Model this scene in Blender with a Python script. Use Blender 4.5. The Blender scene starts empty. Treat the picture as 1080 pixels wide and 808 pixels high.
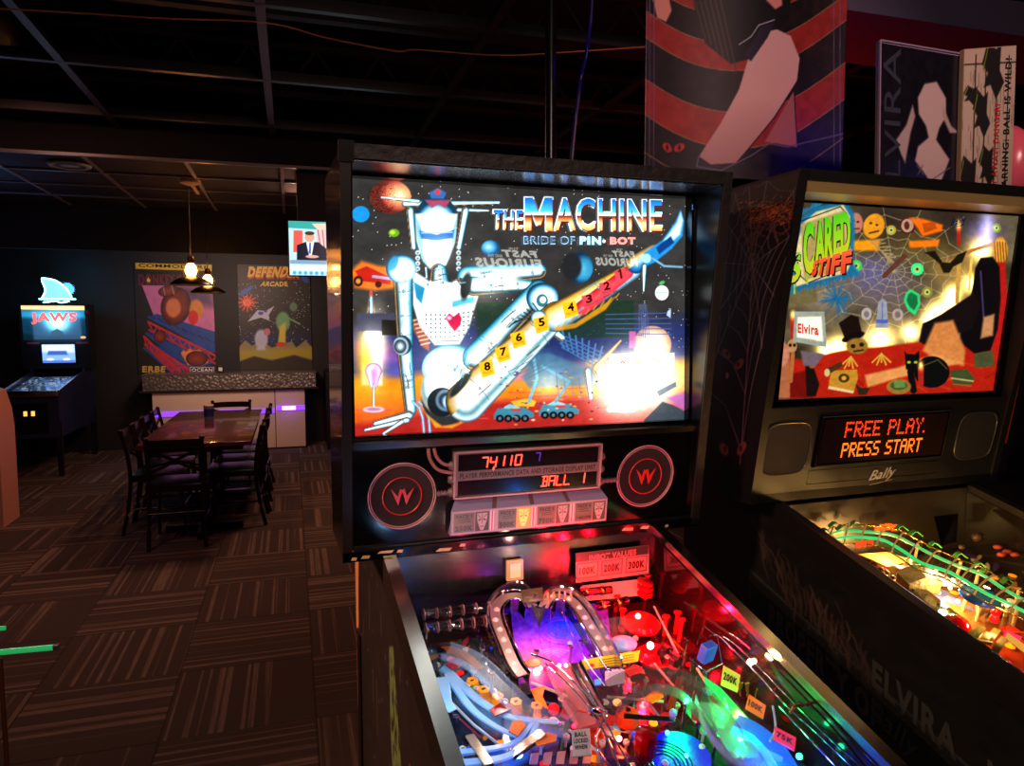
import bpy, bmesh, math, random
import numpy as np
from mathutils import Vector, Matrix
R = random.Random(7)
PI = math.pi
D = bpy.data
COL = bpy.context.scene.collection
sc = bpy.context.scene

# ------------------------------------------------------------ materials
def lin(c):
    c = np.asarray(c, float)
    return np.where(c <= .04045, c / 12.92, (np.maximum(c, 0) + .055) ** 2.4 / 1.055 ** 2.4)
def l3(c): return tuple(float(x) for x in lin(c))
_m = {}
def mat(name, c=(.5, .5, .5), rough=.5, metal=0, emit=None, es=0, trans=0, alpha=1, bump=None, spec=.5, coat=0, ior=1.45):
    if name in _m: return _m[name]
    m = D.materials.new(name); m.use_nodes = True
    nt = m.node_tree; b = nt.nodes['Principled BSDF']
    b.inputs['Base Color'].default_value = (*l3(c), 1)
    b.inputs['Roughness'].default_value = rough
    b.inputs['Metallic'].default_value = metal
    b.inputs['Specular IOR Level'].default_value = spec
    b.inputs['Transmission Weight'].default_value = trans
    b.inputs['Alpha'].default_value = alpha
    b.inputs['Coat Weight'].default_value = coat
    b.inputs['IOR'].default_value = ior
    if emit is not None:
        b.inputs['Emission Color'].default_value = (*l3(emit), 1)
        b.inputs['Emission Strength'].default_value = es
    if bump or True:
        sc_, st, var = bump if bump else (60, .03, .12)
        tc = nt.nodes.new('ShaderNodeTexCoord')
        n = nt.nodes.new('ShaderNodeTexNoise'); n.inputs['Scale'].default_value = sc_; n.inputs['Detail'].default_value = 4
        nt.links.new(tc.outputs['Object'], n.inputs['Vector'])
        bp = nt.nodes.new('ShaderNodeBump'); bp.inputs['Strength'].default_value = st; bp.inputs['Distance'].default_value = .01
        nt.links.new(n.outputs['Fac'], bp.inputs['Height'])
        if bump: nt.links.new(bp.outputs['Normal'], b.inputs['Normal'])
        mx = nt.nodes.new('ShaderNodeMixRGB'); mx.blend_type = 'MULTIPLY'; mx.inputs['Fac'].default_value = var
        mx.inputs['Color1'].default_value = (*l3(c), 1)
        nt.links.new(n.outputs['Fac'], mx.inputs['Color2']); nt.links.new(mx.outputs['Color'], b.inputs['Base Color'])
    _m[name] = m
    return m
def pane(name, tint=(1, 1, 1), refl=1.0, rough=.02):
    """thin clear sheet: see-through with a fresnel mirror coat"""
    if name in _m: return _m[name]
    m = D.materials.new(name); m.use_nodes = True; nt = m.node_tree; nt.nodes.clear()
    o = nt.nodes.new('ShaderNodeOutputMaterial'); mx = nt.nodes.new('ShaderNodeMixShader')
    t = nt.nodes.new('ShaderNodeBsdfTransparent'); t.inputs['Color'].default_value = (*tint, 1)
    g = nt.nodes.new('ShaderNodeBsdfGlossy'); g.inputs['Roughness'].default_value = rough
    f = nt.nodes.new('ShaderNodeFresnel'); f.inputs['IOR'].default_value = 1.45
    k = nt.nodes.new('ShaderNodeMath'); k.operation = 'MULTIPLY'; k.inputs[1].default_value = refl; k.use_clamp = True
    nt.links.new(f.outputs[0], k.inputs[0]); nt.links.new(k.outputs[0], mx.inputs[0])
    nt.links.new(t.outputs[0], mx.inputs[1]); nt.links.new(g.outputs[0], mx.inputs[2]); nt.links.new(mx.outputs[0], o.inputs[0])
    _m[name] = m
    return m
def artmat(name, base=1.0, es=0.0, rough=.4, coat=0, metal=0):
    """printed artwork: the print is the mesh's colour attribute"""
    if name in _m: return _m[name]
    m = D.materials.new(name); m.use_nodes = True; nt = m.node_tree; b = nt.nodes['Principled BSDF']
    a = nt.nodes.new('ShaderNodeAttribute'); a.attribute_name = 'Print'
    s = nt.nodes.new('ShaderNodeVectorMath'); s.operation = 'SCALE'; s.inputs['Scale'].default_value = base
    nt.links.new(a.outputs['Color'], s.inputs[0]); nt.links.new(s.outputs[0], b.inputs['Base Color'])
    b.inputs['Roughness'].default_value = rough; b.inputs['Coat Weight'].default_value = coat; b.inputs['Metallic'].default_value = metal
    b.inputs['Coat Roughness'].default_value = .05
    if es:
        nt.links.new(a.outputs['Color'], b.inputs['Emission Color']); b.inputs['Emission Strength'].default_value = es
    _m[name] = m
    return m

# ------------------------------------------------------------ mesh builder
def frame(d, up=(0, 0, 1)):
    d = Vector(d).normalized(); up = Vector(up)
    if abs(d.dot(up)) > .98: up = Vector((0, 1, 0)) if abs(d.y) < .9 else Vector((1, 0, 0))
    x = d.cross(up).normalized(); y = x.cross(d).normalized()
    return x, y
class MB:
    def __init__(s, M=None): s.v = []; s.f = []; s.mi = []; s.M = M; s.cur = 0
    def add(s, vs, fs):
        o = len(s.v)
        for p in vs:
            p = Vector(p); s.v.append(s.M @ p if s.M else p)
        for f in fs: s.f.append([i + o for i in f]); s.mi.append(s.cur)
        return s
    def hexa(s, p):   # 8 corners: bottom 4 ccw, top 4 ccw
        return s.add(p, [(3, 2, 1, 0), (4, 5, 6, 7), (0, 1, 5, 4), (1, 2, 6, 5), (2, 3, 7, 6), (3, 0, 4, 7)])
    def box(s, x0, x1, y0, y1, z0, z1, b=0):
        if b <= 0:
            return s.hexa([(x0, y0, z0), (x1, y0, z0), (x1, y1, z0), (x0, y1, z0), (x0, y0, z1), (x1, y0, z1), (x1, y1, z1), (x0, y1, z1)])
        bm = bmesh.new(); bmesh.ops.create_cube(bm, size=1)
        for v in bm.verts: v.co = Vector(((x0 + x1) / 2 + v.co.x * (x1 - x0), (y0 + y1) / 2 + v.co.y * (y1 - y0), (z0 + z1) / 2 + v.co.z * (z1 - z0)))
        bmesh.ops.bevel(bm, geom=bm.edges[:] , offset=b, segments=2, affect='EDGES', profile=.6)
        bm.verts.index_update()
        s.add([v.co.copy() for v in bm.verts], [[v.index for v in f.verts] for f in bm.faces]); bm.free()
        return s
    def prism(s, poly, axis, a, b):
        """poly in the two other axes (x: (y,z), y: (x,z), z: (x,y)) extruded from a to b"""
        def P(p, t): return {'x': (t, p[0], p[1]), 'y': (p[0], t, p[1]), 'z': (p[0], p[1], t)}[axis]
        n = len(poly)
        return s.add([P(p, a) for p in poly] + [P(p, b) for p in poly],
                     [list(range(n))[::-1], list(range(n, 2 * n))] + [(i, (i + 1) % n, n + (i + 1) % n, n + i) for i in range(n)])
    def sweep(s, path, sec, closed=False, up=(0, 0, 1), scale=None):
        path = [Vector(p) for p in path]; n = len(path); m = len(sec); vs = []
        for i, p in enumerate(path):
            a = path[i - 1] if (i or closed) else p; b = path[(i + 1) % n] if (i < n - 1 or closed) else p
            x, y = frame(b - a, up); k = scale[i] if scale else 1
            vs += [p + x * q[0] * k + y * q[1] * k for q in sec]
        fs = []
        for i in range(n if closed else n - 1):
            j = (i + 1) % n
            for q in range(m):
                r = (q + 1) % m
                fs.append((i * m + q, i * m + r, j * m + r, j * m + q))
        if not closed: fs += [list(range(m))[::-1], list(range((n - 1) * m, n * m))]
        return s.add(vs, fs)
    def tube(s, path, r, n=8, closed=False, scale=None):
        return s.sweep(path, [(r * math.cos(2 * PI * i / n), r * math.sin(2 * PI * i / n)) for i in range(n)], closed, scale=scale)
    def bar(s, a, b, w, h, up=(0, 0, 1)):
        return s.sweep([a, b], [(-w / 2, -h / 2), (w / 2, -h / 2), (w / 2, h / 2), (-w / 2, h / 2)], up=up)
    def lathe(s, prof, c=(0, 0, 0), n=24, axis=(0, 0, 1), squash=1):
        """prof: (radius, height) pairs along the axis"""
        c = Vector(c); ax = Vector(axis).normalized(); x, y = frame(ax, (0, 1, 0)); vs = []; m = len(prof)
        for i in range(n):
            t = 2 * PI * i / n
            for r, h in prof: vs.append(c + x * r * math.cos(t) + y * r * math.sin(t) * squash + ax * h)
        fs = [(i * m + j, ((i + 1) % n) * m + j, ((i + 1) % n) * m + j + 1, i * m + j + 1) for i in range(n) for j in range(m - 1)]
        if prof[0][0] > 1e-6: fs.append([i * m for i in range(n)][::-1])
        if prof[-1][0] > 1e-6: fs.append([i * m + m - 1 for i in range(n)])
        return s.add(vs, fs)
    def ball(s, c, r, n=12, sx=1, sy=1, sz=1):
        vs = []; fs = []; k = n // 2
        c = Vector(c)
        vs.append(c + Vector((0, 0, -r * sz)))
        for j in range(1, k):
            a = -PI / 2 + PI * j / k
            for i in range(n): vs.append(c + Vector((r * sx * math.cos(a) * math.cos(2 * PI * i / n), r * sy * math.cos(a) * math.sin(2 * PI * i / n), r * sz * math.sin(a))))
        vs.append(c + Vector((0, 0, r * sz)))
        for i in range(n):
            fs.append((0, 1 + (i + 1) % n, 1 + i)); L = 1 + (k - 2) * n
            fs.append((len(vs) - 1, L + i, L + (i + 1) % n))
            for j in range(k - 2): fs.append((1 + j * n + i, 1 + j * n + (i + 1) % n, 1 + (j + 1) * n + (i + 1) % n, 1 + (j + 1) * n + i))
        return s.add(vs, fs)
    def build(s, name, m, parent=None, smooth=None, label=None, loc=None):
        me = D.meshes.new(name)
        vv = [tuple(v) for v in s.v]
        me.from_pydata(vv, [], s.f)
        ms = m if isinstance(m, (list, tuple)) else [m]
        for q in ms: me.materials.append(q)
        for p, i in zip(me.polygons, s.mi): p.material_index = i
        bm = bmesh.new(); bm.from_mesh(me); bmesh.ops.recalc_face_normals(bm, faces=bm.faces[:])
        if smooth is not None:
            for f in bm.faces: f.smooth = True
            for e in bm.edges:
                if len(e.link_faces) == 2 and e.calc_face_angle(0) > math.radians(smooth): e.smooth = False
        bm.to_mesh(me); bm.free()
        o = D.objects.new(name, me); COL.objects.link(o)
        if parent: o.parent = parent
        if loc: o.location = loc
        if label: o['label'] = label
        return o
def tag(o, label=None, cat=None, group=None, kind=None):
    if label: o['label'] = label
    if cat: o['category'] = cat
    if group: o['group'] = group
    if kind: o['kind'] = kind
    return o
def empty(name, loc, rz=0, label=None, cat=None, group=None):
    o = D.objects.new(name, None); COL.objects.link(o); o.empty_display_size = .1
    o.location = loc; o.rotation_euler = (0, 0, rz)
    return tag(o, label, cat, group)
def copy_tree(o, parent=None):
    c = o.copy(); COL.objects.link(c)
    if parent: c.parent = parent
    for ch in list(o.children): copy_tree(ch, c)
    return c
def catmull(pts, k=6, closed=False):
    pts = [Vector(p) for p in pts]; n = len(pts); out = []
    for i in range(n if closed else n - 1):
        g = lambda j: pts[j % n] if closed else pts[min(max(j, 0), n - 1)]
        a, b, c, d = g(i - 1), g(i), g(i + 1), g(i + 2)
        for q in range(k):
            t = q / k
            out.append(.5 * ((2 * b) + (c - a) * t + (2 * a - 5 * b + 4 * c - d) * t * t + (3 * b - a - 3 * c + d) * t ** 3))
    if not closed: out.append(pts[-1])
    return out

# ------------------------------------------------------------ printed artwork
def homog(src, dst):
    A = []; B = []
    for (x, y), (u, v) in zip(src, dst):
        A.append([x, y, 1, 0, 0, 0, -u * x, -u * y]); B.append(u)
        A.append([0, 0, 0, x, y, 1, -v * x, -v * y]); B.append(v)
    h = np.linalg.solve(np.array(A, float), np.array(B, float))
    return np.append(h, 1).reshape(3, 3)
def hmap(Hm, x, y):
    x = np.asarray(x, float); y = np.asarray(y, float)
    w = Hm[2, 0] * x + Hm[2, 1] * y + Hm[2, 2]
    return (Hm[0, 0] * x + Hm[0, 1] * y + Hm[0, 2]) / w, (Hm[1, 0] * x + Hm[1, 1] * y + Hm[1, 2]) / w
UNIT = [(0, 0), (1, 0), (1, 1), (0, 1)]
_fc = {}
def glyph_mesh(txt, bold=0.0, cuts=(), shear=0.0):
    key = (txt, bold, tuple(cuts), shear)
    if key in _fc: return _fc[key]
    c = D.curves.new('lettering', 'FONT'); c.body = txt; c.offset = bold; c.shear = shear; c.dimensions = '2D'; c.fill_mode = 'FRONT'; c.resolution_u = 3
    c.space_character = 1.04 + bold * 2.5
    o = D.objects.new('lettering', c); me = o.to_mesh()
    bm = bmesh.new(); bm.from_mesh(me); o.to_mesh_clear()
    ys = [v.co.y for v in bm.verts]; xs = [v.co.x for v in bm.verts]
    x0, x1, y0, y1 = min(xs), max(xs), min(ys), max(ys)
    for q in cuts:
        bmesh.ops.bisect_plane(bm, geom=bm.verts[:] + bm.edges[:] + bm.faces[:], plane_co=(0, y1 - q * (y1 - y0), 0), plane_no=(0, 1, 0))
    bmesh.ops.triangulate(bm, faces=bm.faces[:]); bm.verts.index_update()
    V = np.array([((v.co.x - x0) / (x1 - x0), (y1 - v.co.y) / (y1 - y0)) for v in bm.verts])
    F = np.array([[v.index for v in f.verts] for f in bm.faces], int)
    bm.free(); D.objects.remove(o); D.curves.remove(c)
    _fc[key] = (V, F)
    return V, F
def ramp(stops):
    ts = [s[0] for s in stops]; cs = np.array([s[1] for s in stops], float)
    def f(t):
        t = np.asarray(t, float)
        return np.stack([np.interp(t, ts, cs[:, i]) for i in range(3)], -1)
    return f
class Canvas:
    """a sheet of artwork. user coordinates -> sheet (s,t) by the four corners of the sheet"""
    def __init__(s, corners, nx, ny, bg=(0, 0, 0)):
        s.Hi = homog(UNIT, corners); s.H = homog(corners, UNIT); s.nx, s.ny = nx, ny
        S, T = np.meshgrid(np.linspace(0, 1, nx), np.linspace(0, 1, ny)); s.S, s.T = S, T
        s.X, s.Y = hmap(s.Hi, S, T); s.im = np.zeros((ny, nx, 3)) + np.array(bg); s.txt = []; s.rs = np.random.RandomState(3)
        s.px = np.hypot(s.X[ny // 2, nx // 2] - s.X[ny // 2, nx // 2 + 1], s.Y[ny // 2, nx // 2] - s.Y[ny // 2, nx // 2 + 1])
        s.layer = 1
    def _b(s, x0, x1, y0, y1):
        m = (s.X >= x0) & (s.X <= x1) & (s.Y >= y0) & (s.Y <= y1)
        r = np.where(m.any(1))[0]; c = np.where(m.any(0))[0]
        if len(r) == 0: return None
        return slice(r[0], r[-1] + 1), slice(c[0], c[-1] + 1)
    def _put(s, b, mask, col, mode='over'):
        mask = mask[..., None]; c = col if isinstance(col, np.ndarray) else np.array(col, float)
        if mode == 'over': s.im[b] = s.im[b] * (1 - mask) + c * mask
        elif mode == 'add': s.im[b] = s.im[b] + c * mask
        elif mode == 'mul': s.im[b] = s.im[b] * (1 - mask + c * mask)
    def poly(s, pts, col, soft=None, mode='over', a=1, vgrad=None):
        soft = soft or s.px * 1.2; P = np.array(pts, float)
        b = s._b(P[:, 0].min() - soft, P[:, 0].max() + soft, P[:, 1].min() - soft, P[:, 1].max() + soft)
        if b is None: return s
        X, Y = s.X[b], s.Y[b]; ins = np.zeros(X.shape, bool); dm = np.full(X.shape, 1e9)
        for i in range(len(P)):
            x1, y1 = P[i - 1]; x2, y2 = P[i]
            if y1 != y2:
                c = ((y1 > Y) != (y2 > Y)) & (X < (x2 - x1) * (Y - y1) / (y2 - y1) + x1); ins ^= c
            L = (x2 - x1) ** 2 + (y2 - y1) ** 2 or 1e-9
            t = np.clip(((X - x1) * (x2 - x1) + (Y - y1) * (y2 - y1)) / L, 0, 1)
            dm = np.minimum(dm, (X - x1 - t * (x2 - x1)) ** 2 + (Y - y1 - t * (y2 - y1)) ** 2)
        dm = np.sqrt(dm); mask = np.clip(.5 + np.where(ins, dm, -dm) / soft, 0, 1) * a
        if vgrad is not None: col = vgrad((Y - P[:, 1].min()) / max(1e-6, np.ptp(P[:, 1])))
        s._put(b, mask, col, mode); return s
    def ell(s, cx, cy, rx, ry=None, col=(1, 1, 1), soft=None, ang=0, mode='over', a=1, rad=None, off=(0, 0)):
        ry = ry or rx; soft = soft or s.px * 1.2; m = max(rx, ry) + soft * 2
        b = s._b(cx - m, cx + m, cy - m, cy + m)
        if b is None: return s
        X, Y = s.X[b] - cx, s.Y[b] - cy; c, n = math.cos(ang), math.sin(ang)
        U = (X * c + Y * n) / rx; V = (-X * n + Y * c) / ry; r = np.hypot(U, V)
        mask = np.clip(.5 + (1 - r) * min(rx, ry) / soft, 0, 1) * a
        if rad is not None: col = rad(np.hypot(U - off[0], V - off[1]))
        s._put(b, mask, col, mode); return s
    def glow(s, cx, cy, r, col, ry=None, p=2.0, mode='add'):
        ry = ry or r; b = s._b(cx - 2.5 * r, cx + 2.5 * r, cy - 2.5 * ry, cy + 2.5 * ry)
        if b is None: return s
        q = np.exp(-(((s.X[b] - cx) / r) ** 2 + ((s.Y[b] - cy) / ry) ** 2) ** (p / 2))
        s._put(b, q, col, mode); return s
    def cap(s, x0, y0, x1, y1, r0, r1, rf, soft=None):
        """tapered rounded limb shaded across by rf(-1..1 -> colour)"""
        soft = soft or s.px * 1.2; m = max(r0, r1) + soft
        b = s._b(min(x0, x1) - m, max(x0, x1) + m, min(y0, y1) - m, max(y0, y1) + m)
        if b is None: return s
        X, Y = s.X[b], s.Y[b]; dx, dy = x1 - x0, y1 - y0; L = math.hypot(dx, dy) or 1e-6
        t = np.clip(((X - x0) * dx + (Y - y0) * dy) / L / L, 0, 1); r = r0 + (r1 - r0) * t
        px_, py_ = X - x0 - t * dx, Y - y0 - t * dy; d = np.hypot(px_, py_)
        side = (px_ * (-dy) + py_ * dx) / L; u = np.clip(side / np.maximum(r, 1e-6), -1, 1)
        over = np.sign(u + 1e-9) * np.maximum(np.abs(u), d / np.maximum(r, 1e-6))
        s._put(b, np.clip(.5 + (r - d) / soft, 0, 1), rf(np.clip(over, -1, 1))); return s
    def line(s, pts, w, col, a=1, mode='over', soft=None):
        soft = soft or s.px
        for (x0, y0), (x1, y1) in zip(pts[:-1], pts[1:]):
            m = w + soft; b = s._b(min(x0, x1) - m, max(x0, x1) + m, min(y0, y1) - m, max(y0, y1) + m)
            if b is None: continue
            X, Y = s.X[b], s.Y[b]; dx, dy = x1 - x0, y1 - y0; L2 = dx * dx + dy * dy or 1e-9
            t = np.clip(((X - x0) * dx + (Y - y0) * dy) / L2, 0, 1); d = np.hypot(X - x0 - t * dx, Y - y0 - t * dy)
            s._put(b, np.clip(.5 + (w / 2 - d) / soft, 0, 1) * a, col, mode)
        return s
    def noise(s, scale, amp, seed=0, oct=3):
        rs = np.random.RandomState(seed); out = np.zeros(s.X.shape)
        for o in range(oct):
            n = int(scale * 2 ** o) + 2; g = rs.rand(n + 1, n + 1)
            xs = s.S * (n - 1); ys = s.T * (n - 1); xi = xs.astype(int); yi = ys.astype(int); fx = xs - xi; fy = ys - yi
            fx = fx * fx * (3 - 2 * fx); fy = fy * fy * (3 - 2 * fy)
            v = (g[yi, xi] * (1 - fx) + g[yi, xi + 1] * fx) * (1 - fy) + (g[yi + 1, xi] * (1 - fx) + g[yi + 1, xi + 1] * fx) * fy
            out += (v - .5) / 2 ** o
        return out * amp
    def text(s, t, quad, col, bold=0.0, cuts=(), shear=0.0, grow=0):
        """quad in user coordinates: the lettering's box TL TR BR BL"""
        V, F = glyph_mesh(t, bold, cuts, shear)
        Hq = homog(UNIT, quad); x, y = hmap(Hq, V[:, 0], V[:, 1]); a, b = hmap(s.H, x, y)
        c = col(V[:, 1]) if callable(col) else np.tile(np.array(col, float), (len(V), 1))
        ok = ((a > .001) & (a < .999) & (b > .001) & (b < .999)); F2 = F[ok[F].all(1)]
        s.txt.append((a, b, c, F2, s.layer)); s.layer += 1; return s
    def build(s, name, m, surf, nrm, parent=None, label=None, eps=.0004, thick=0):
        """surf(S,T)->(x,y,z) arrays; nrm: unit vector towards the viewer"""
        x, y, z = surf(s.S.ravel(), s.T.ravel()); V = [np.stack([x, y, z], -1)]; C = [s.im.reshape(-1, 3)]
        i = np.arange(s.nx * s.ny).reshape(s.ny, s.nx)
        Q = np.stack([i[1:, :-1], i[1:, 1:], i[:-1, 1:], i[:-1, :-1]], -1).reshape(-1, 4)
        n = len(V[0]); T3 = []; nrm = np.array(nrm, float)
        for a, b, c, F, ly in s.txt:
            x, y, z = surf(a, b); V.append(np.stack([x, y, z], -1) + nrm * eps * (1 + .5 * ly)); C.append(c); T3.append(F[:, ::-1] + n); n += len(a)
        if thick:   # closed sheet: a back skin joined round the rim
            e = np.concatenate([i[0, :], i[1:, -1], i[-1, -2::-1], i[-2:0:-1, 0]])
            B = V[0][e] - nrm * thick; V.append(B); C.append(np.tile([[.03, .03, .03]], (len(e), 1)))
            k = np.arange(len(e)) + n; kk = np.roll(k, -1); ee = np.roll(e, -1)
            Q = np.concatenate([Q, np.stack([e, ee, kk, k], -1)]); big = k[::-1]; n += len(e)
        else: big = None
        V = np.concatenate(V); C = np.concatenate(C); T3 = np.concatenate(T3) if T3 else np.zeros((0, 3), int)
        loops = np.concatenate([Q.ravel(), T3.ravel()] + ([big] if big is not None else []))
        cnt = np.concatenate([np.full(len(Q), 4), np.full(len(T3), 3)] + ([np.array([len(big)])] if big is not None else []))
        st = np.concatenate([[0], np.cumsum(cnt)[:-1]])
        me = D.meshes.new(name); me.vertices.add(len(V)); me.vertices.foreach_set('co', V.ravel())
        me.loops.add(len(loops)); me.loops.foreach_set('vertex_index', loops.astype(np.int32))
        me.polygons.add(len(cnt)); me.polygons.foreach_set('loop_start', st.astype(np.int32)); me.polygons.foreach_set('loop_total', cnt.astype(np.int32))
        me.update(calc_edges=True); me.validate()
        at = me.color_attributes.new('Print', 'FLOAT_COLOR', 'POINT')
        at.data.foreach_set('color', np.concatenate([lin(np.maximum(C, 0)), np.ones((len(C), 1))], 1).ravel())
        me.materials.append(m); o = D.objects.new(name, me); COL.objects.link(o)
        if parent: o.parent = parent
        if label: o['label'] = label
        return o
def flat(p00, p10, p11, p01):
    """bilinear sheet through four 3D corners TL TR BR BL"""
    P = [np.array(p, float) for p in (p00, p10, p11, p01)]
    def f(a, b):
        a = a[:, None]; b = b[:, None]
        q = (P[0] * (1 - a) + P[1] * a) * (1 - b) + (P[3] * (1 - a) + P[2] * a) * b
        return q[:, 0], q[:, 1], q[:, 2]
    return f
def rect(x0, y0, x1, y1): return [(x0, y0), (x1, y0), (x1, y1), (x0, y1)]

def chrome(t):   # airbrushed chrome bands
    return CH(t)
CH = ramp([(-1, (.05, .16, .25)), (-.8, (.2, .65, .8)), (-.5, (.85, 1.05, 1.1)), (-.1, (1.2, 1.25, 1.25)), (.3, (.95, 1.05, 1.1)), (.55, (.3, .5, .55)), (.7, (.15, .13, .12)), (.82, (.75, .6, .4)), (1, (.12, .1, .1))])
# ============================================================ camera, world
cam = D.cameras.new('camera'); cam.sensor_width = 36; cam.lens = 36 * 767.5 / 1080; cam.clip_start = .02
co = D.objects.new('camera', cam); COL.objects.link(co); sc.camera = co
HY, PIT, ROL = .2946, .0793, -.0022
co.matrix_world = Matrix.Translation((0, 0, 1.6)) @ Matrix.Rotation(-HY, 4, 'Z') @ Matrix.Rotation(PI / 2 - PIT, 4, 'X') @ Matrix.Rotation(ROL, 4, 'Z')
w = D.worlds.new('world'); sc.world = w; w.use_nodes = True
w.node_tree.nodes['Background'].inputs[0].default_value = (.5, .55, .8, 1); w.node_tree.nodes['Background'].inputs[1].default_value = .004
sc.view_settings.view_transform = 'Standard'; sc.view_settings.look = 'None'; sc.view_settings.gamma = 1; sc.view_settings.exposure = 0
sc.view_settings.use_curve_mapping = False
sc.cycles.use_denoising = True
sc.cycles.max_bounces = 8; sc.cycles.transparent_max_bounces = 16; sc.cycles.sample_clamp_indirect = 3

def lamp(kind, name, loc, col, power, size=.1, rot=None, sy=None, spread=None, spot=None):
    l = D.lights.new(name, kind); l.energy = power; l.color = l3(col)
    if kind == 'AREA':
        l.size = size
        if sy: l.shape = 'RECTANGLE'; l.size_y = sy
        if spread: l.spread = spread
    elif kind == 'POINT': l.shadow_soft_size = size
    elif kind == 'SPOT': l.shadow_soft_size = size; l.spot_size = spot or 1; l.spot_blend = .8
    o = D.objects.new(name, l); COL.objects.link(o); o.location = loc
    if rot is not None: o.rotation_euler = rot
    return o
def aim(o, t):
    o.rotation_euler = (Vector(t) - Vector(o.location)).to_track_quat('-Z', 'Y').to_euler(); return o

# ============================================================ room shell
def struct(o): o['kind'] = 'structure'; return o
# striped carpet tiles laid quarter-turned
cm = D.materials.new('striped_carpet_tile'); cm.use_nodes = True; nt = cm.node_tree; N = nt.nodes; Lk = nt.links.new
def nd(t, **k):
    n = N.new(t)
    for a, b in k.items():
        if a.startswith('i'): n.inputs[int(a[1:])].default_value = b
        else: setattr(n, a, b)
    return n
def mth(op, a, b=None, c=None):
    n = N.new('ShaderNodeMath'); n.operation = op
    for i, q in enumerate((a, b, c)):
        if q is None: continue
        if isinstance(q, (int, float)): n.inputs[i].default_value = q
        else: Lk(q, n.inputs[i])
    return n.outputs[0]
tc = nd('ShaderNodeTexCoord'); sep = nd('ShaderNodeSeparateXYZ'); Lk(tc.outputs['Object'], sep.inputs[0])
TS = .588
gx = mth('DIVIDE', mth('ADD', sep.outputs[0], .527), TS); gy = mth('DIVIDE', mth('SUBTRACT', sep.outputs[1], 4.145), TS)
fx, fy = mth('FLOOR', gx), mth('FLOOR', gy)
par = mth('ABSOLUTE', mth('MODULO', mth('ADD', fx, fy), 2))
ux, uy = mth('SUBTRACT', gx, fx), mth('SUBTRACT', gy, fy)
inv = mth('SUBTRACT', 1, par)
u = mth('ADD', mth('MULTIPLY', ux, inv), mth('MULTIPLY', uy, par)); v = mth('ADD', mth('MULTIPLY', uy, inv), mth('MULTIPLY', ux, par))
cb = nd('ShaderNodeCombineXYZ'); Lk(mth('ADD', mth('MULTIPLY', u, 17), mth('MULTIPLY', fx, 3.7)), cb.inputs[0]); Lk(mth('MULTIPLY', v, .10), cb.inputs[1]); Lk(mth('ADD', mth('MULTIPLY', fx, 5.3), mth('MULTIPLY', fy, 9.1)), cb.inputs[2])
n1 = nd('ShaderNodeTexNoise'); n1.inputs['Scale'].default_value = 1.0; n1.inputs['Detail'].default_value = 2; Lk(cb.outputs[0], n1.inputs['Vector'])
st1 = nd('ShaderNodeMapRange'); st1.inputs[1].default_value = .53; st1.inputs[2].default_value = .60; Lk(n1.outputs['Fac'], st1.inputs[0])
cb2 = nd('ShaderNodeCombineXYZ'); Lk(mth('MULTIPLY', u, 60), cb2.inputs[0]); Lk(mth('MULTIPLY', v, 5), cb2.inputs[1]); Lk(fx, cb2.inputs[2])
n2 = nd('ShaderNodeTexNoise'); n2.inputs['Scale'].default_value = 1; n2.inputs['Detail'].default_value = 3; Lk(cb2.outputs[0], n2.inputs['Vector'])
n3 = nd('ShaderNodeTexNoise'); n3.inputs['Scale'].default_value = 160; n3.inputs['Detail'].default_value = 2; Lk(tc.outputs['Object'], n3.inputs['Vector'])
f1 = mth('MULTIPLY', mth('MULTIPLY', st1.outputs[0], mth('MULTIPLY', n2.outputs['Fac'], 1.5)), mth('ADD', mth('MULTIPLY', n3.outputs['Fac'], .8), .55))
edge = mth('MAXIMUM', mth('GREATER_THAN', mth('ABSOLUTE', mth('SUBTRACT', ux, .5)), .492), mth('GREATER_THAN', mth('ABSOLUTE', mth('SUBTRACT', uy, .5)), .492))
mxc = nd('ShaderNodeMixRGB'); Lk(mth('MINIMUM', f1, 1), mxc.inputs[0]); mxc.inputs[1].default_value = (*l3((.27, .235, .22)), 1); mxc.inputs[2].default_value = (*l3((.47, .41, .37)), 1)
mx2 = nd('ShaderNodeMixRGB'); Lk(mth('MULTIPLY', edge, .5), mx2.inputs[0]); Lk(mxc.outputs[0], mx2.inputs[1]); mx2.inputs[2].default_value = (.01, .008, .008, 1)
bs = N['Principled BSDF']; Lk(mx2.outputs[0], bs.inputs['Base Color']); bs.inputs['Roughness'].default_value = .95; bs.inputs['Specular IOR Level'].default_value = .1
bp = nd('ShaderNodeBump'); bp.inputs['Strength'].default_value = .4; bp.inputs['Distance'].default_value = .004; Lk(n3.outputs['Fac'], bp.inputs['Height']); Lk(bp.outputs[0], bs.inputs['Normal'])
struct(MB().box(-5.5, 5.5, -2.6, 10.6, -.1, 0).build('floor', cm))
wm = mat('black_wall_paint', (.075, .08, .10), .6, bump=(9, .15, .3))
struct(MB().box(-5.5, 5.5, 10.4, 10.6, 0, 3.6).build('wall_back', wm))
struct(MB().box(-5.6, -5.5, -2.6, 10.6, 0, 3.6).build('wall_left', wm))
struct(MB().box(5.5, 5.6, -2.6, 10.6, 0, 3.6).build('wall_right', wm))
struct(MB().box(-5.5, 5.5, -2.7, -2.6, 0, 3.6).build('wall_front', wm))
struct(MB().box(-5.5, 5.5, -2.6, 10.6, 3.6, 3.7).build('ceiling', mat('black_ceiling_paint', (.05, .045, .05), .8)))
grid = mat('black_ceiling_grid', (.12, .10, .105), .4)
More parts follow.
